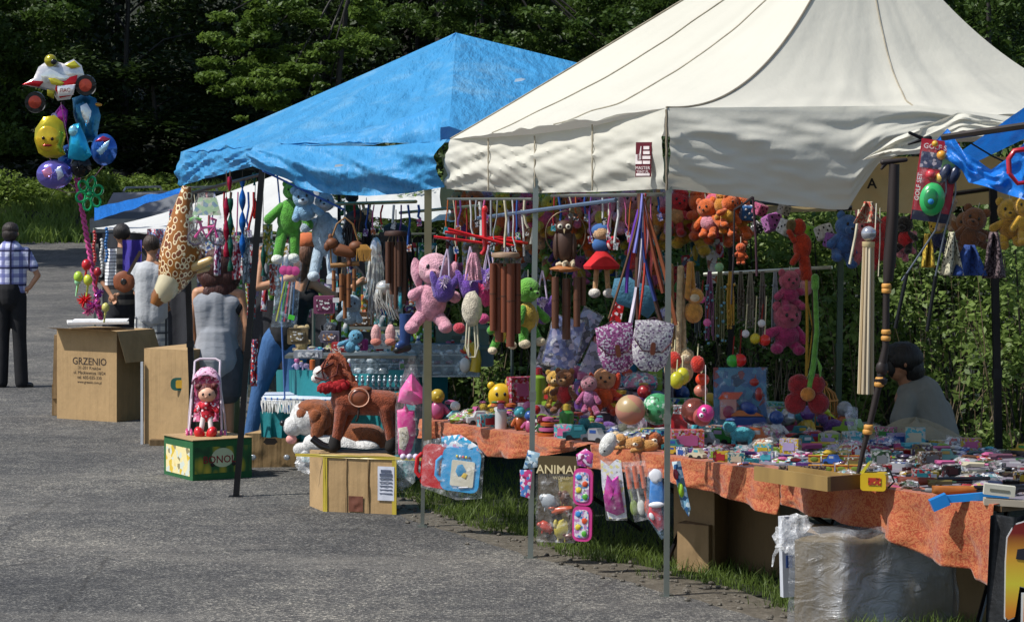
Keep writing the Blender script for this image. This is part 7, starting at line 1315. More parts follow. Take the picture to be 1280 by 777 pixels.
m = MB(k); m.puff([(-8, 4), (10, 2), (13, -82), (2, -86), (-16, -54)], 12); m.build('clear_bag', film('#b8d4ea', .25), t)
t, k = pack('narrow blue packet with lime toy right of the front post', 846, 576, 18, 70, 12.85, -.15, turn=-.5)
m = MB(k); m.puff([(-7, 0), (5, 0), (10, -60), (6, -70), (-2, -56)], 5); m.build('card', prt('#7aa8c0', '#c8d8dc', '#2a5a8a', 45), t); m = MB(k); m.ell((2, -4, -36), (4, 3, 9), lump=.3); m.build('lime_toy', mk('plastic', '#9ac42a'), t); m = MB(k); m.ell((-2, -4, -16), (3.4, 3, 7)); m.build('red_toy', mk('plastic', '#9a2034'), t)
t, k = pack('small pink and blue cards hanging left of the animal figure box', 660, 562, 20, 60, 14.0, .1)
m = MB(k); m.puff([(-8, -26), (8, -24), (8, -60), (-4, -58)], 3); m.build('pink_card', prt('#c03a78', '#d8d0dc', '#4a7ab8', 55), t); m = MB(k); m.puff([(0, 0), (16, -2), (14, -20), (-4, -24)], 3); m.build('blue_card', prt('#9ab8c8', '#d0dce0', '#3a6a9a', 55), t)
# ---------------------------------------------------------------- goods with a place of their own on the table
OCC = []
def onT(px, py, z=0):
    d = (HC - TZ - z) * F / (py - HY); p = P(px, py, d); OCC.append((p.x, p.y)); return p, d / F
def ball(px, py, r, mat, lb, cat='ball', z=0, d=None):
    p = P(px, py, d) if d else onT(px, py)[0]; m = MB(p.y / F); m.ell((0, 0, r * .95), r, nu=20, nv=14); return solo(m, 'toy_ball', mat, lb, cat, p)
dcl = prt('#6a5a68', '#8a8088', '#4a4048', 30, .8)
m = MB(); m.grid(lambda u, v: tuple(tab(lerp(0, 1, u), lerp(.14, 1.69, v), .0025 + .003 * noise.noise((u * 30, v * 9, 0)))), 60, 20); solo(m, 'cover_cloth', cloth_mat('grey_cover', '#77707a', .25, 6, .9, .3, 0), 'greyish cover cloth under the goods of the orange table', 'cloth')
# raised display step at the back left so that goods climb
slim = lambda w: .43 - .2 * w
for i, (u0, w0, w1, h) in enumerate(((.02, .55, .9, .10), (.02, .9, 1.25, .2), (.02, 1.25, 1.66, .30))):
    m = MB(); a = [tab(u0, w0), tab(slim(w0), w0), tab(slim(w1), w1), tab(u0, w1)]; m.add([p + Vector((0, 0, .006)) for p in a] + [p + Vector((0, 0, h)) for p in a], [(3, 2, 1, 0), (4, 5, 6, 7), (0, 1, 5, 4), (1, 2, 6, 5), (2, 3, 7, 6), (3, 0, 4, 7)])

    solo(m, 'display_step', dcl, ['lowest', 'middle', 'topmost'][i] + ' cloth covered display step at the left half of the toy table', 'display step', smooth=False)
def step(u, w): 
    return 0 if (u > slim(w) - .005 or w < .55) else (.10 if w < .9 else (.2 if w < 1.25 else .30)) + .002
def TU(px, w):   # image column + depth across the table
    lo, hi = -.2, 1.3
    for _ in range(40):
        mid = (lo + hi) / 2; q = tab(mid, w); x = 640 + q.x * F / q.y
        if x < px: lo = mid
        else: hi = mid
    p = tab(lo, w, step(lo, w)); OCC.append((p.x, p.y)); return p, p.y / F, lo
t_, k, u = TU(550, 1.0); t = thing('toy_duck', 'tall yellow toy goose with red comb at the left end of the table', 'toy duck', t_)
m = MB(k); m.ring([(4, 0, 0), (6, 0, 14), (5, 0, 24), (0, 0, 32), (-6, 0, 30), (-9, 0, 25)], [7, 6.5, 6, 6.5, 5, 2], 12); m.build('neck_body', mk('plastic', '#cfae1e'), t); m = MB(k); m.ell((-10, 0, 25), (5, 3, 2.4), (0, .4, 0)); m.ell((-4, 0, 37), (4, 2, 4)); m.ell((-6, 0, 16), (3, 2, 4)); m.build('comb_and_beak', mk('plastic', '#c2331c'), t)['kind'] = 'stuff'; m = MB(k); m.ell((-5, -5, 30), (1.3, 1, 1.3)); m.build('eye', mk('plastic', '#111111'), t); m = MB(k); m.ell((-8, 0, 8), (7, 6, 10)); m.build('wing', mk('plastic', '#d8d8d4'), t)
t_, k, u = TU(626, .5); t = thing('toy_mouse', 'smiling round yellow toy face with small ears and a red collar', 'toy', t_); m = MB(k); m.ell((0, 0, 26), (16, 12, 17), nu=18, nv=12); m.ell((-12, 0, 40), (5, 4, 5)); m.ell((12, 0, 40), (5, 4, 5)); m.ell((0, 0, 6), (12, 9, 9)); m.build('body', mk('plastic', '#cda81a'), t)
for s_ in (-1, 1): m = MB(k); m.ell((s_ * 5, -11, 30), (1.8, 1.4, 2.4)); m.build('eye', mk('plastic', '#101010'), t)
m = MB(k); m.ell((0, -11, 20), (7, 3, 2.5)); m.build('mouth', mk('plastic', '#7a1c14'), t); m = MB(k); m.lathe([(11, 8), (12.5, 10), (11, 12)], (0, 0, 0), 18); m.build('collar', mk('plastic', '#b8261c'), t)
for s_ in (-1, 1): m = MB(k); m.cap((s_ * 12, -4, 14), (s_ * 18, -8, 10), 4, 3.4); m.build('hand', mk('plastic', '#cda81a'), t)
plush('plush_monkey', 'brown plush monkey in a red and white shirt sitting on the table', 706, 462, 14.9, 52, '#6a3a1c', '#84502a', 'round', muzzle='#b98a58', shirt='#a8181f', cord=False, w=1.1, turn=-.4); plush('plush_toy_bear', 'honey coloured plush bear left of the brown monkey', 693, 464, 15.1, 44, '#b98832', '#c0943a', cord=False, w=1.1, muzzle='#d0b078')
plush('rag_doll', 'doll with orange red hair in a clear wrapper on the table', 756, 462, 14.9, 56, '#c23c14', '#c6885c', 'long', earc='#b8340e', shirt='#cc4f16', cord=False, w=1.25, cat='doll'); plush('rag_doll', 'pink packaged doll with magenta frame left of the orange haired doll', 736, 470, 14.8, 46, '#9c4a74', '#b07a84', 'none', shirt='#a86a94', cord=False, w=1.1, cat='doll')
t_, k, u = TU(783, 1.0); t = thing('toy_bucket', 'teal blue plastic bucket with a red oval sticker', 'bucket', t_ + Vector((0, 0, .02))); m = MB(k); m.lathe([(11, 0), (14, 30), (15, 30), (15, 33), (13, 33), (12.5, 3)], (0, 0, 0), 20); m.build('pail', mk('plastic', '#1c5f84'), t); m = MB(k); m.ell((0, -13, 18), (7, 1.5, 5)); m.build('sticker', mk('paper', '#b0483a'), t)
ball(822, 530, 20, prt('#3c8a5a', '#4f9c70', '#a8c0b0', 60), 'green netted ball right behind the front post', d=13.9); ball(788, 530, 19, prt('#b07a68', '#a89068', '#7a2420', 14), 'wrapped brown and red patterned ball beside the front post', d=13.8); ball(878, 532, 12, mk('plastic', '#a04a44'), 'dull red ball in a clear wrapper right of the front post', d=13.6)
ball(868, 530, 17, mk('foil', '#8c5048'), 'large dusky red rubber ball in crinkled film', d=13.9)
t_, k = onT(757, 572); t = thing('plush_seal', 'small white plush seal with black eyes at the table edge', 'plush toy', t_ + Vector((0, .05, 0)), (0, .2, 0)); m = MB(k); m.ell((0, 0, 16), (10, 9, 16), (0, .25, 0), nu=14, nv=10); m.build('body', mk('plush', '#d8d6cf'), t); m = MB(k); m.ell((-3, -9, 8), (1.3, 1, 1.3)); m.build('nose', mk('plastic', '#111111'), t)
for i, (px, py, s_, c, lb) in enumerate(((786, 562, 26, '#c08a4a', 'curly tan plush puppy lying on the table'), (806, 565, 26, '#b98440', 'golden plush puppy lying left of the front post'), (826, 562, 30, '#a0501e', 'reddish brown and white plush dog behind the front post'), (848, 560, 24, '#d0c6b4', 'cream plush monkey lying with raised arm right of the front post'), (769, 555, 22, '#c8b08a', 'pale curly plush puppy next to the white seal'))):
    t_, k = onT(px, py); t = thing('plush_dog', lb, 'plush toy', t_, (0, 0, -.5 + .4 * i)); m = MB(k); m.ell((4, 0, s_ * .3), (s_ * .5, s_ * .3, s_ * .3), lump=.25, nu=14, nv=10); m.build('body', mk('plush', c), t); m = MB(k); m.ell((-s_ * .35, -4, s_ * .5), (s_ * .3, s_ * .27, s_ * .28), lump=.2); m.build('head', mk('plush', c), t)
    m = MB(k); m.ell((-s_ * .42, -s_ * .33, s_ * .42), (s_ * .15, s_ * .12, s_ * .11)); m.build('muzzle', mk('plush', '#ddd2bd'), t); m = MB(k); m.ell((-s_ * .42, -s_ * .46, s_ * .45), 1.3, nu=6, nv=5); m.build('nose', mk('plastic', '#15100e'), t)
    for q in (-1, 1): m = MB(k); m.ell((-s_ * .35 + q * s_ * .27, -2, s_ * .5), (s_ * .09, s_ * .1, s_ * .2)); m.build('ear', mk('plush', c), t); m = MB(k); m.cap((-4, q * 5, s_ * .14), (-s_ * .6, q * 7 - 3, s_ * .1), s_ * .1, s_ * .1); m.build('leg', mk('plush', c), t)
# pink pig face toy & fruits
t = thing('hanging_toy', 'shiny pink ball toy with goggle eyes hanging over the table', 'toy', P(882, 516, 13.5)); k = 13.5 / F; m = MB(k); m.ell((0, 0, 0), 11, nu=16, nv=12); m.build('ball', mk('plastic', '#c4327e'), t); m = MB(k); m.ring([(0, 0, 10), (0, 0, 60)], .6, 4); m.build('string', mk('fabric', '#d8d0d0'), t)
for x, z in ((-3, 5), (-6, -2)): m = MB(k); m.ell((x, -9, z), 3, nu=10, nv=8); e = m.build('eye', mk('plastic', '#dcdce4'), t); m = MB(k); m.ell((x, -12, z), 1.3, nu=6, nv=5); m.build('pupil', mk('plastic', '#111111'), e)
for i, (px, py, c, lb) in enumerate(((846, 475, '#b4b022', 'lime green soft ball toy, left of the pair'), (853, 470, '#c0ba28', 'lime green soft ball toy, right of the pair'), (843, 450, '#c4260e', 'orange red furry toy behind the lime balls'), (872, 455, '#c8280e', 'orange red furry toy right of the lime balls'), (878, 474, '#d23c18', 'glossy orange ball toy under the furry ones'), (876, 488, '#b8705c', 'small flesh pink ball toy lowest in the cluster'))):
    m = MB(13.6 / F); m.ell((0, 0, 0), (9, 8, 11 if i < 4 else 8), lump=.12 if i in (2, 3) else .02, nu=16, nv=12); o = solo(m, 'soft_toy', mk('plush' if i in (2, 3) else 'plastic', c), lb, 'toy', P(px, py, 13.6 + .05 * i)); m = MB(13.6 / F); m.ring([(0, 0, 9), (1, 0, 26)], .8, 4); m.build('loop', mk('fabric', '#cfc9a0'), o)
# boxed playset with orange house
t = thing('boxed_playset', 'large boxed playset in film with an orange roofed toy house', 'boxed toy', P(922, 532, 14.4)); k = 14.4 / F
m = MB(k); m.box((4, 12, 36), (66, 6, 72), (-.12, 0, 0)); m.build('backing_card', prt('#2a5a8a', '#3a7a9a', '#7a3030', 26), t); m = MB(k); m.box((-12, 0, 22), (20, 12, 26)); m.build('house_wall', mk('plastic', '#c08a80'), t); m = MB(k); m.prism([(-24, 34), (-18, 42), (6, 42), (0, 34)], 14); m.build('orange_roof', mk('plastic', '#cc4a14'), t)
m = MB(k); m.ell((-12, -7, 18), (7, 1.5, 8)); m.build('door_disc', mk('plastic', '#8a1c44'), t); m = MB(k); m.ell((14, -4, 22), (12, 7, 8), (0, .5, 0)); m.build('blue_figure', mk('plastic', '#1c3f8a'), t); m = MB(k); m.rbox((12, -6, 6), (44, 10, 12), 3); m.build('blue_base', mk('plastic', '#1a3f88'), t); m = MB(k); m.prism([(-12, 13), (0, 20), (20, 19), (32, 13)], 8, (0, -4, 0)); m.build('orange_ramp', mk('plastic', '#c86a20'), t)
m = MB(k); m.ell((20, -8, 55), (6, 4, 5)); m.ell((26, -6, 40), (5, 4, 9)); m.build('red_figures', mk('plastic', '#a02a24'), t)['kind'] = 'stuff'; m = MB(k); m.puff([(-32, 0), (-30, 70), (36, 74), (38, 0)], 26, (2, 2, 0)); m.build('film', film('#c8dcf0', .12), t)
# rainbow springs
for i, (px, py, c) in enumerate(((918, 550, ('#8ab81c', '#c0a020', '#c44a18')), (930, 552, ('#a8b41c', '#3f9a2c', '#c49018')), (945, 552, ('#4f9a28', '#7ab81c', '#b83418')))):
    t_, k = onT(px, py); t = thing('rainbow_spring', ['rainbow coil spring toy, lime sided, left of three', 'rainbow coil spring toy, yellow green, middle of three', 'rainbow coil spring toy, green over red, right of three'][i], 'spring toy', t_)
    for j in range(8): m = MB(k); m.lathe([(6.6, 0), (8, .2), (8, 1.2), (6.6, 1.4)], (0, 0, j * 1.9), 16); m.build('coil', mk('plastic', c[j % 3 if i != 2 else (j > 3) * 1 + (j < 3) * 2 - (j == 3) * 0 if 0 else (2 if j < 3 else (1 if j < 6 else 0))]), t)
# open wooden tray
t_, k = onT(946, 600); t = thing('wooden_tray', 'weathered wooden tray edge lying along the front of the table', 'wooden tray', t_); R_ang = math.atan2((E1 - E0).y, (E1 - E0).x); t.rotation_euler.z = R_ang; wmm = mk('wood', '#8a6f3c')
m = MB(); m.box((.27, .0, .035), (.56, .02, .07)); m.build('front_board', wmm, t); m = MB(); m.box((.54, .11, .035), (.02, .2, .07)); m.build('end_board', mk('wood', '#5a3a20'), t); m = MB(); m.box((.27, .215, .03), (.56, .015, .06)); m.build('back_board', wmm, t); m = MB(); m.box((.27, .11, .006), (.52, .2, .008)); m.build('bottom', wmm, t)
# yellow boxes in rows
for i in range(9):
    px = 1000 + (i % 5) * 17; py = 590 - (i // 5) * 12; t_, k = onT(px + 18, py); t = thing('small_carton', 'yellow orange cartons with green oval, ' + ['first', 'second', 'third', 'fourth', 'fifth'][i % 5] + ' from the left in the ' + ('front' if i < 5 else 'back') + ' row', 'carton', t_, (0, 0, -.2)); m = MB(k); m.box((0, 0, 5), (15, 8, 9)); m.build('carton', mk('paper', '#b8881c'), t); m = MB(k); m.ell((0, -4.3, 5), (5, .5, 3)); m.build('green_oval', mk('paper', '#6a7a1c'), t); m = MB(k); m.box((0, -4.2, 8.6), (15, .4, 1.4)); m.build('red_stripe', mk('paper', '#8e3016'), t)
for i in range(6):
    px = 978 + i * 10; t_, k = onT(px, 594); t = thing('small_carton', 'dark brown patterned matchbox sized carton, number ' + ['one', 'two', 'three', 'four', 'five', 'six'][i] + ' from the left beside the yellow cartons', 'carton', t_, (0, 0, -.2)); m = MB(k); m.box((0, 0, 6), (9, 8, 12)); m.build('carton', prt('#2a2220', '#443a34', '#8a7a68', 160), t)
t_, k = onT(1093, 612); t = thing('yellow_case', 'open bright yellow plastic case with a black handle by the walking stick', 'case', t_, (0, 0, -.3)); m = MB(k); m.rbox((0, 0, 11), (32, 22, 22), 4); m.build('case_body', mk('plastic', '#c6a414'), t); m = MB(k); m.prism([(-17, 22), (-6, 36), (-4, 34), (-13, 20)], 18); m.build('open_lid', mk('plastic', '#b9b02a'), t); m = MB(k); m.ring([(18, -6, 4), (26, -8, 12), (20, -6, 26), (16, -6, 30)], 1.2, 6); m.build('black_handle', dark_post, t); m = MB(k); m.box((2, -11.6, 12), (16, .8, 9)); m.build('red_label', prt('#a02a1a', '#8a3a1c', '#d8b02a', 90), t)
def rifle(label, px, py, L_, c, rot):
    t_, k = onT(px, py); t = thing('toy_rifle', label, 'toy rifle', t_ + Vector((0, 0, .03)), (0, 0, rot)); m = MB(k); m.puff([(-L_ * .3, -3), (-L_ * .3, 6), (L_ * .1, 5), (L_ * .2, 2), (L_ * .2, -3), (0, -5), (-L_ * .2, -7)], 9, rings=6); m.build('stock', mk('wood', c), t); m = MB(k); m.ring([(L_ * .15, 0, 3), (L_ * .75, 0, 4)], 2.4, 8); m.ring([(L_ * .15, 0, -1), (L_ * .55, 0, 0)], 2, 8); m.build('barrel', mk('plastic', '#141416'), t); m = MB(k); m.ring([(L_ * .1, 0, -4), (L_ * .14, 0, -9), (L_ * .2, 0, -4)], .9, 5); m.build('trigger_guard', mk('plastic', '#141416'), t)
rifle('toy rifle with reddish brown stock lying behind the orange brown one', 1155, 609, 110, '#6e2c14', 0); rifle('toy rifle with glossy orange brown stock nearest the table edge', 1200, 620, 120, '#a8601c', .1)
t_, k = onT(1195, 630); t = thing('toy_sword', 'bright blue plastic toy sword handle over the table corner', 'toy sword', P(1160, 628, 11.5) + Vector((0, 0, 0)), (0, -.06, 0)); k = 11.5 / F; m = MB(k); m.box((14, 0, 0), (22, 14, 15), (0, -.35, 0)); m.build('guard', mk('plastic', '#1d7ec8'), t); m = MB(k); m.box((60, 0, 4), (82, 8, 9), (0, -.02, 0)); m.build('blade', mk('plastic', '#1f86d2'), t)
t = thing('white_box', 'long white carton with small print at the table corner', 'box', P(1249, 612, 11.4), (0, .1, -.1)); m = MB(k); m.box((0, 0, 0), (38, 14, 13)); m.build('carton', mk('paper', '#bdb9a8'), t); m = MB(k); m.box((0, -7.4, 0), (24, .5, 3)); m.build('print', mk('paper', '#6a6a5c'), t)
t = thing('white_box', 'thin cream box under the long white carton', 'box', P(1252, 627, 11.4), (0, .05, -.1)); m = MB(k); m.box((4, 0, 0), (52, 18, 8)); m.build('carton', mk('paper', '#a89c88'), t)
def mound(u, v): 
    a = u * 2 * PI; r = v; return (math.cos(a) * r * .3, math.sin(a) * r * .2, .11 * (1 - r ** 1.7) * (1 + .15 * math.sin(a * 3)) + .01 * math.sin(a * 7 + r * 5))
o = sheet('draped_cloth', cloth_mat('grey_drape', '#8c8672', .1, 5, .95, .7, 0, 9), mound, 40, 14); o.location = tab(.70, 1.45, .0) ; pz = P(1145, 548, 14.3); o.location = (pz.x, pz.y, TZ + .005); tag(o, 'grey beige cloth draped in a mound in front of the seated man', 'cloth')
m = MB(13.6 / F); m.ring([(0, 0, 0), (0, 0, 16), (-2, 0, 36), (0, 0, 46)], [3, 6, 9, 7], 10); solo(m, 'clear_cup', film('#dfe4f4', .5), 'stack of pale clear plastic cups left of the walking stick', 'cup', onT(1066, 552)[0])
m = MB(14.2 / F); m.ell((0, 0, 12), (12, 10, 12), lump=.3); m.ell((22, 0, 11), (11, 10, 11), lump=.3); solo(m, 'foil_pompoms', mk('foil', '#a8adb4'), 'pair of silver grey film pompoms left of the red flower', 'pompoms', P(962, 532, 14.5))
t_, k = onT(1000, 556); m = MB(k); m.ring([(-16, 0, 0), (-12, 0, 9), (0, 0, 14), (14, 0, 10), (18, 0, 0)], 2, 6); m.ring([(-14, 5, 0), (-10, 5, 7), (0, 5, 11), (12, 5, 8), (16, 5, 0)], 1.6, 6); solo(m, 'hair_band', mk('plastic', '#17181c'), 'pair of arched black hair bands in front of the bird cage', 'hair band', t_)
t_, k = onT(960, 545); m = MB(k); m.rbox((0, 0, 8), (60, 24, 16), 2); solo(m, 'grey_case', mk('plastic', '#4c5850'), 'flat grey green box under the silver pompoms', 'box', t_ + Vector((.12, .1, 0)))
# ---------------------------------------------------------------- many small goods: each one counted and named
CO = {'red': '#b81820', 'blue': '#1c4fa8', 'yellow': '#ceaa1c', 'green': '#2f8f34', 'pink': '#cf5590', 'purple': '#6a3a94', 'orange': '#cc5a18', 'white': '#d6d6d6', 'teal': '#1c7f8a', 'black': '#1a1a1d', 'silver': '#9a9fa6', 'lime': '#8ab82a', 'brown': '#6a4024', 'lilac': '#b09ac8', 'turquoise': '#3ab0c0', 'cream': '#d2c6a4'}
def mute(h, f=.16, g=.9):
    c = [int(h[i:i + 2], 16) for i in (1, 3, 5)]; a = sum(c) / 3; return '#' + ''.join('%02x' % int((x * (1 - f) + a * f) * g) for x in c)
CO['grey'] = '#6a6a6a'; CO = {q: mute(v) for q, v in CO.items()}
BR = ['red', 'blue', 'yellow', 'green', 'pink', 'purple', 'orange', 'white', 'teal', 'lime', 'turquoise', 'yellow', 'pink']
PL = ['pink', 'lilac', 'white', 'silver', 'purple', 'blue', 'yellow', 'turquoise', 'red', 'cream']; DK = ['black', 'brown', 'silver', 'white', 'grey', 'black', 'brown', 'blue', 'red', 'cream', 'orange', 'yellow', 'teal', 'pink', 'green', 'red']
def k_box(m, s, c1, c2, t):
    w, d_, h = s * random.uniform(.9, 1.5), s * random.uniform(.5, .8), s * random.uniform(.5, 1.1); m.box((0, 0, h / 2), (w, d_, h)); m.build('carton', prt(c1, c2, '#a8a8a2', random.choice([60, 90, 130])), t); q = MB(); q.box((0, -d_ / 2 - .001, h * .5), (w * .6, .003, h * .5)); q.build('window', mk('plastic', c2), t)
def k_car(m, s, c1, c2, t):
    m.prism([(-s * .7, s * .18), (-s * .7, s * .45), (-s * .35, s * .5), (-s * .2, s * .8), (s * .3, s * .8), (s * .45, s * .5), (s * .7, s * .42), (s * .7, s * .18)], s * .55); m.build('body', mk('plastic', c1), t); q = MB(); q.box((s * .05, 0, s * .64), (s * .4, s * .57, s * .17)); q.build('windows', mk('plastic', c2), t)
    for x in (-.4, .4):
        for y in (-.28, .28): q = MB(); q.lathe([(.01, -.006), (s * .17, -.006), (s * .17, .006), (.01, .006)], (x * s, y * s, s * .17), 10, (PI / 2, 0, 0)); q.build('wheel', mk('plastic', '#17171a'), t)
def k_fig(m, s, c1, c2, t):
    m.ell((0, 0, s * .45), (s * .34, s * .28, s * .45)); m.build('body', mk('plastic', c1), t); q = MB(); q.ell((0, 0, s * 1.1), s * .34); q.ell((0, -s * .32, s * 1.05), s * .08, nu=6, nv=5); q.build('head', mk('plastic', c2), t)
    for x in (-1, 1): q = MB(); q.cap((x * s * .28, 0, s * .65), (x * s * .5, -s * .15, s * .4), s * .1, s * .1, 6); q.build('arm', mk('plastic', c1), t)
def k_bag(m, s, c1, c2, t):
    m.ell((0, 0, s * .3), (s * .7, s * .5, s * .32), lump=.5, nu=12, nv=8); m.build('contents', prt(c1, c2, '#dcdce0', 55), t); q = MB(); q.ell((0, 0, s * .32), (s * .8, s * .58, s * .38), lump=.6, nu=12, nv=8); q.build('film', film('#ffffff', .3), t)
def k_flat(m, s, c1, c2, t):
    m.rbox((0, 0, 0), (s * 1.5, s * .16, s), s * .12, (-1.35, 0, 0)); m.build('card', prt(c1, '#d8d8dc', c2, 60), t); q = MB(); q.ell((0, -s * .05, s * .18), (s * .4, s * .25, s * .14), lump=.3); q.build('toy', mk('plastic', c2), t); t.location.z += s * .16
def k_cyl(m, s, c1, c2, t): m.lathe([(s * .3, 0), (s * .32, s * .1), (s * .32, s), (s * .2, s * 1.1)], (0, 0, 0), 14); m.build('body', mk('plastic', c1), t); q = MB(); q.lathe([(s * .14, s * 1.1), (s * .2, s * 1.12), (s * .18, s * 1.35), (s * .05, s * 1.4)], (0, 0, 0), 12); q.build('cap', mk('plastic', c2), t)
def k_stack(m, s, c1, c2, t):
    for i, r in enumerate((.5, .42, .34, .26)): q = MB(); q.lathe([(s * r * .4, 0), (s * r, s * .05), (s * r, s * .17), (s * r * .4, s * .22)], (0, 0, i * s * .23), 14); q.build('ring', mk('plastic', (c1, c2)[i % 2]), t)
def k_gun(m, s, c1, c2, t): m.prism([(-s * .7, s * .5), (s * .8, s * .5), (s * .8, s * .3), (-s * .1, s * .25), (-s * .3, 0), (-s * .6, 0), (-s * .5, s * .3)], s * .22, (0, 0, 0), (-1.2, 0, 0)); m.build('body', mk('plastic', c1), t); q = MB(); q.ring([(s * .8, s * .36, s * .16), (s * 1.05, s * .36, s * .16)], s * .08, 8); q.build('tip', mk('plastic', c2), t); t.location.z += .02
def k_anim(m, s, c1, c2, t):
    m.ell((0, 0, s * .5), (s * .5, s * .28, s * .3), lump=.1); m.ell((-s * .5, -s * .05, s * .8), (s * .27, s * .22, s * .24)); [m.cap((x * s * .3, y * s * .14, s * .4), (x * s * .34, y * s * .16, s * .05), s * .1, s * .09, 6) for x in (-1, 1) for y in (-1, 1)]; m.build('body', mk('plush', c1), t); q = MB(); q.ell((-s * .5, -s * .02, s * 1.05), (s * .2, s * .18, s * .07)); q.ell((-s * .72, -s * .1, s * .75), s * .08, nu=6, nv=5); q.build('hat_and_nose', mk('plush', c2), t)['kind'] = 'stuff'
def k_knife(m, s, c1, c2, t): m.box((0, 0, .006), (s * 1.1, s * .3, .012)); m.build('sheath', mk('plastic', c1), t); q = MB(); q.cap((s * .6, 0, .01), (s * 1.15, 0, .01), .012, .01, 8); q.build('handle', mk('wood', c2), t)
def k_tin(m, s, c1, c2, t): m.rbox((0, 0, 0), (s * 1.1, s * .3, s * .7), s * .1, (PI / 2, 0, 0)); m.build('tin', mk('metal', c1), t); q = MB(); q.rbox((0, 0, s * .16), (s * .8, .004, s * .45), s * .06, (PI / 2, 0, 0)); q.build('lid_picture', prt(c2, c1, '#cfcfcf', 80), t); t.location.z += s * .16
KN = {'boxed toy': (k_box, 'window'), 'toy car': (k_car, 'windows'), 'toy figure': (k_fig, 'head'), 'bagged toy': (k_bag, 'contents'), 'carded toy': (k_flat, 'piece'), 'bottle toy': (k_cyl, 'cap'), 'stacking ring toy': (k_stack, 'rings'), 'toy pistol': (k_gun, 'tip'), 'little plush animal': (k_anim, 'hat'), 'sheathed knife': (k_knife, 'handle'), 'small tin': (k_tin, 'picture')}
def zone(u, w):
    if u < .30: return (['boxed toy', 'toy car', 'toy figure', 'bagged toy', 'bottle toy', 'stacking ring toy', 'little plush animal', 'toy figure', 'boxed toy'], BR, (.08, .14), 'left table end')
    if u < .48: return (['bagged toy', 'carded toy', 'little plush animal', 'boxed toy', 'toy figure', 'bagged toy', 'toy car'], BR + PL, (.075, .13), 'table left of the front post')
    if u < .72: return (['carded toy', 'bagged toy', 'small tin', 'toy pistol', 'carded toy', 'boxed toy', 'toy car'], PL + BR, (.05, .085), 'table by the wooden tray')
    return (['sheathed knife', 'small tin', 'toy pistol', 'carded toy', 'sheathed knife', 'boxed toy', 'bagged toy'], DK, (.05, .085), 'right table end')
for (px, w) in [(550, 1.0)]: pass
used = set(); cnt = 0; u = .012
PR = ['on the', 'lying on the', 'standing at the', 'set on the', 'displayed on the']
rows = [.07, .18, .30, .43, .62, .74, .88, 1.0, 1.13, 1.3, 1.45, 1.6]
for ri, w in enumerate(rows):
    u = .015
    while u < .985 and cnt < 520:
        kinds, cols, (s0_, s1_), where = zone(u, w); s = random.uniform(s0_, s1_) * (1.25 if w > .6 and u < .75 else 1); ww = w + random.uniform(-.03, .03); q = tab(u, ww, step(u, ww))
        x = 640 + q.x * F / q.y
        stepu = s * 1.25 / 5.1 + .001
        if any((q.x - a) ** 2 + (q.y - b) ** 2 < .085 ** 2 for a, b in OCC) or (942 < x < 1032 and w < .3) or (w < .5 and 1020 < x < 1030): u += stepu; continue
        if x > 1180 and w < .3: u += stepu; continue
        for _ in range(60):
            kd = random.choice(kinds); a, b = random.choice(cols), random.choice(cols)
            if a != b and (kd, a, b) not in used: break
        if (kd, a, b) in used: u += stepu; continue
        used.add((kd, a, b)); fn, acc = KN[kd]; dep = 'front' if ri < 4 else ('middle' if ri < 8 else 'back')
        t = thing(kd.replace(' ', '_'), f'{a} {kd} with {b} {acc}, {dep} rows, {where}', kd.replace('little ', '').replace('carded ', '').replace('bagged ', ''), q, (0, 0, random.uniform(-.9, .5)), 'small goods spread on the orange table')
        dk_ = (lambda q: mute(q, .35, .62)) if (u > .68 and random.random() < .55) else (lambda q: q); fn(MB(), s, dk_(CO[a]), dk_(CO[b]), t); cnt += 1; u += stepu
print('small goods', cnt)
# ================================================================ MORE STOCK IN THE BACK OF THE BLUE STALL
shade_m = cloth_mat('stall_shade', '#24252b', .3, 4, .9, .5, .1)  # near-black sheets added as painted shade behind both stalls
o = sheet('stall_shade_sheet', shade_m, lambda u, v: tuple(P(lerp(250, 545, u), lerp(292, 470, v), 23.5 - 2.2 * u) + Vector((0, .05 * math.sin(u * 40), 0))), 70, 10); tag(o, 'added dark sheet standing in for shade at the back of the blue stall', 'cloth')
o = sheet('stall_shade_sheet', shade_m, lambda u, v: tuple(P(lerp(128, 235, u), lerp(292, 440, v), 28.6 - 1.5 * u) + Vector((0, .05 * math.sin(u * 30), 0))), 40, 10); tag(o, 'added dark sheet standing in for shade behind people at the far stall', 'cloth')
bar(P(250, 296, 22.7), P(545, 292, 20.6), .01, steel, 'frame_bar', bt)
used2 = set(); nm = [n for n in CO if n not in ('black',)]
WHR = ['behind the curly haired woman', 'beside the leaning post', 'between post and green frog', 'behind the jeans woman', 'behind the monkey chime', 'behind the wigs', 'left of the beige post']
i = 0; px = 252
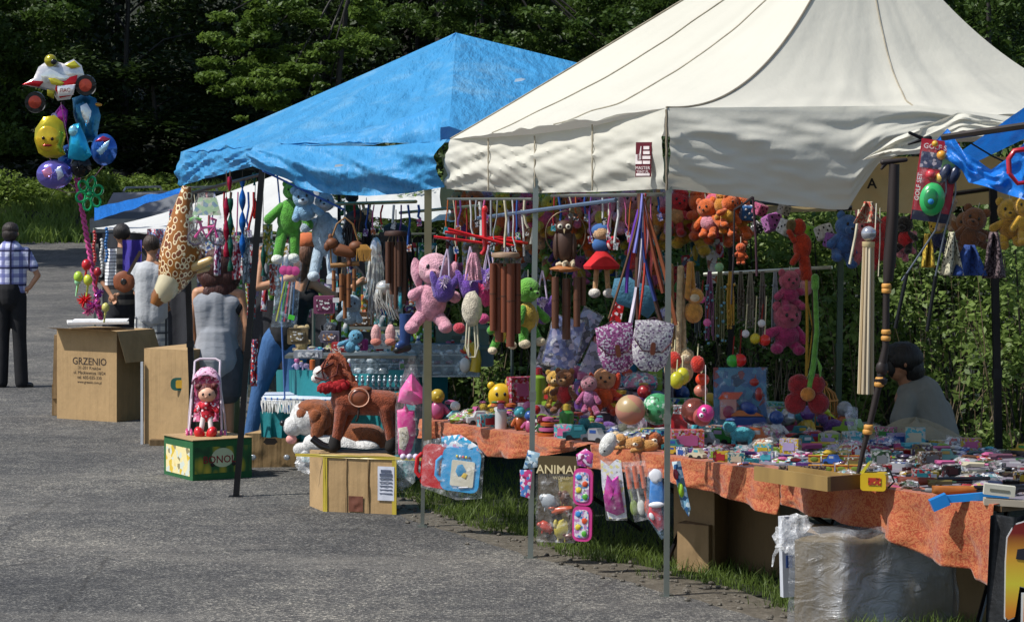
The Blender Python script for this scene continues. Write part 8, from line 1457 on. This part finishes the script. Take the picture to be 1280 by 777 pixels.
while px < 540:
    for row in range(2 if px < 400 else 3):
        w, h = random.uniform(8, 14), random.uniform(24, 52)
        for _ in range(50):
            a_, b_ = random.choice(nm), random.choice(nm)
            if a_ != b_ and (a_, b_) not in used2: break
        used2.add((a_, b_)); d = interp(px, [250, 545], [22.7, 20.6]) + row * .12; k = d / F
        y0 = 298 + row * random.uniform(34, 46) + random.uniform(0, 12)
        t = thing('hanging_packet', f'{a_} and {b_} toy packet hanging ' + WHR[min(6, int((px - 250) / 42))], 'packet', P(px + random.uniform(-3, 3), y0, d), (0, random.uniform(-.1, .1), random.uniform(-.4, .4)), 'toy packets hanging in the blue stall')
        m = MB(k); m.puff([(-w / 2, 0), (-w / 2, -h), (w / 2, -h), (w / 2, 0)], 4, wr=.3); m.build('card', prt(CO[a_], CO[b_], '#c9c9cc', random.choice([30, 45, 60])), t)
        m = MB(k); m.ell((random.uniform(-2, 2), -2.5, -h * .6), (w * .3, 3, h * .22), lump=.4); m.build('toy', mk('plastic', CO[b_]), t)
        m = MB(k); m.ring([(0, 0, 0), (0, 0, 5)], .6, 4); m.build('hook', steel, t)
    px += random.uniform(9, 13)
# small goods heaped on the glass cases and the teal table
kinds = [k for k in KN if k not in ('sheathed knife', 'toy pistol')]
for i in range(46):
    px = 372 + (i % 23) * 9.5 + random.uniform(-2, 2); row = i // 23; d = interp(px, [372, 520], [18.6, 17.5]) + .25 * row; s = random.uniform(.045, .075)
    py = 438 if row == 0 else 462
    for _ in range(80):
        kd = random.choice(kinds); a_, b_ = random.choice(BR + PL), random.choice(BR + PL)
        if a_ != b_ and (kd, a_, b_) not in used: break
    used.add((kd, a_, b_)); fn, acc = KN[kd]
    t = thing(kd.replace(' ', '_'), f'{a_} {kd} with {b_} {acc}, ' + ('on the glass cases' if row == 0 else 'on the teal table'), kd.replace('little ', '').replace('carded ', '').replace('bagged ', ''), P(px, py, d), (0, 0, random.uniform(-.8, .8)), 'small goods in the blue stall'); fn(MB(), s, CO[a_], CO[b_], t)

# second tier of stock hanging at the back of the white tent
for i in range(34):
    px = 562 + i * 10.2; y0 = random.uniform(288, 330)
    if 790 < px < 850: y0 += 20
    for _ in range(50):
        a_, b_ = random.choice(BR + PL), random.choice(BR + PL)
        if a_ != b_ and (a_, b_, 3) not in used2: break
    used2.add((a_, b_, 3)); d = dback(px) - .15; k = d / F; wh = 'behind the red rack' if px < 640 else ('behind the owl chime' if px < 735 else ('behind the bag straps' if px < 835 else 'right of the front post'))
    if i % 3 == 1:
        plush('plush_toy', f'small {a_} plush with {b_} body, second tier {wh}', px, y0, d, random.uniform(26, 40), CO[a_], CO[a_], random.choice(['round', 'long', 'up', 'tuft']), shirt=CO[b_], w=1.3, tilt=random.uniform(-.3, .3), turn=random.uniform(-.6, .6))
    else:
        w, h = random.uniform(9, 15), random.uniform(26, 46); t = thing('hanging_packet', f'{a_} and {b_} packet, second tier {wh}', 'packet', P(px, y0, d), (0, random.uniform(-.15, .15), random.uniform(-.4, .4)), 'toy packets hanging in the white tent')
        m = MB(k); m.puff([(-w / 2, 0), (-w / 2, -h), (w / 2, -h), (w / 2, 0)], 4, wr=.3); m.build('card', prt(CO[a_], CO[b_], '#b9b9bc', random.choice([30, 45, 60])), t)
        m = MB(k); m.ell((0, -2.5, -h * .6), (w * .32, 3, h * .24), lump=.4); m.build('toy', mk('plastic', CO[b_]), t); m = MB(k); m.ring([(0, 0, 0), (0, 0, y0 - 262)], .4, 4); m.build('string', mk('fabric', '#8a8478'), t)

# ribbons, cords and small tags gathered along the frame bars
i = 0
for (xa, xb, ya, nn, da, db) in ((560, 665, 250, 12, 15.0, 14.3), (690, 832, 246, 14, 14.1, 12.95), (240, 330, 240, 9, 19.2, 17.2), (430, 530, 256, 10, 16.8, 15.6)):
    for j in range(nn):
        t_ = (j + random.uniform(-.3, .3)) / nn; x = lerp(xa, xb, t_); d = lerp(da, db, t_); k = d / F; h = random.uniform(18, 60); cn = random.choice(['red', 'white', 'pink', 'purple', 'brown', 'cream', 'blue', 'orange', 'silver'])
        wh = 'under the cream valance' if xa > 550 and xa < 600 else ('between middle and front post' if xa > 600 else ('at the far side of the blue tent' if xa < 300 else 'left of the beige post'))
        l = f'{cn} strap {int(h)} hanging'; t = thing('hanging_strap', ['thin', 'short', 'narrow', 'curled', 'slack', 'straight', 'knotted', 'loose', 'twisted', 'frayed', 'flat', 'slim', 'small', 'light'][j] + f' {cn} strap hanging {wh}', 'strap', P(x, ya, d), (0, random.uniform(-.1, .1), 0))
        m = MB(k); c_ = CO[cn]; m.ring([(0, 0, 0), (2 * math.sin(j), 0, -h * .4), (-1, 0, -h * .8), (math.sin(j * 3) * 2, 0, -h)], random.uniform(.8, 1.8), 5); m.build('band', mk('fabric', c_), t)
        m = MB(k); m.box((0, -1.5, -h - 4), (6, 1, 9), (0, random.uniform(-.3, .3), 0)); m.build('tag', prt(random.choice(list(CO.values())), '#c8c8c8', c_, 120), t)

PLC = {'golden': '#cc9422', 'yellow': '#cfae2c', 'orange': '#cf5f1a', 'pink': '#d08a98', 'red': '#b81f22', 'tan': '#b98c56', 'rose': '#c8526e', 'amber': '#c8801c'}
us = set()
for i in range(34):
    px = 575 + i * 10.6 if i < 34 else 0
    for _ in range(90):
        a_, b_ = random.choice(list(PLC)), random.choice(list(PLC)); er = random.choice(['round', 'long', 'up', 'tuft'])
        if a_ != b_ and (a_, b_, er) not in us: break
    us.add((a_, b_, er)); wh = 'left of the middle post' if px < 668 else ('between owl and bag straps' if px < 790 else ('at the front post' if px < 860 else 'left of the plush dice'))
    plush('plush_toy', f'{a_} plush with {b_} body and {dict(round="round ears", long="floppy ears", up="upright ears", tuft="a curly tuft")[er]}, top row {wh}', px, random.uniform(240, 252), dback(px) - .55 - .1 * (i % 3), random.uniform(36, 52), PLC[a_], PLC[a_], er, shirt=PLC[b_], w=1.35, tilt=random.uniform(-.35, .35), turn=random.uniform(-.7, .7), group='plush toys in the top row of the white tent')
bpy.context.view_layer.update()
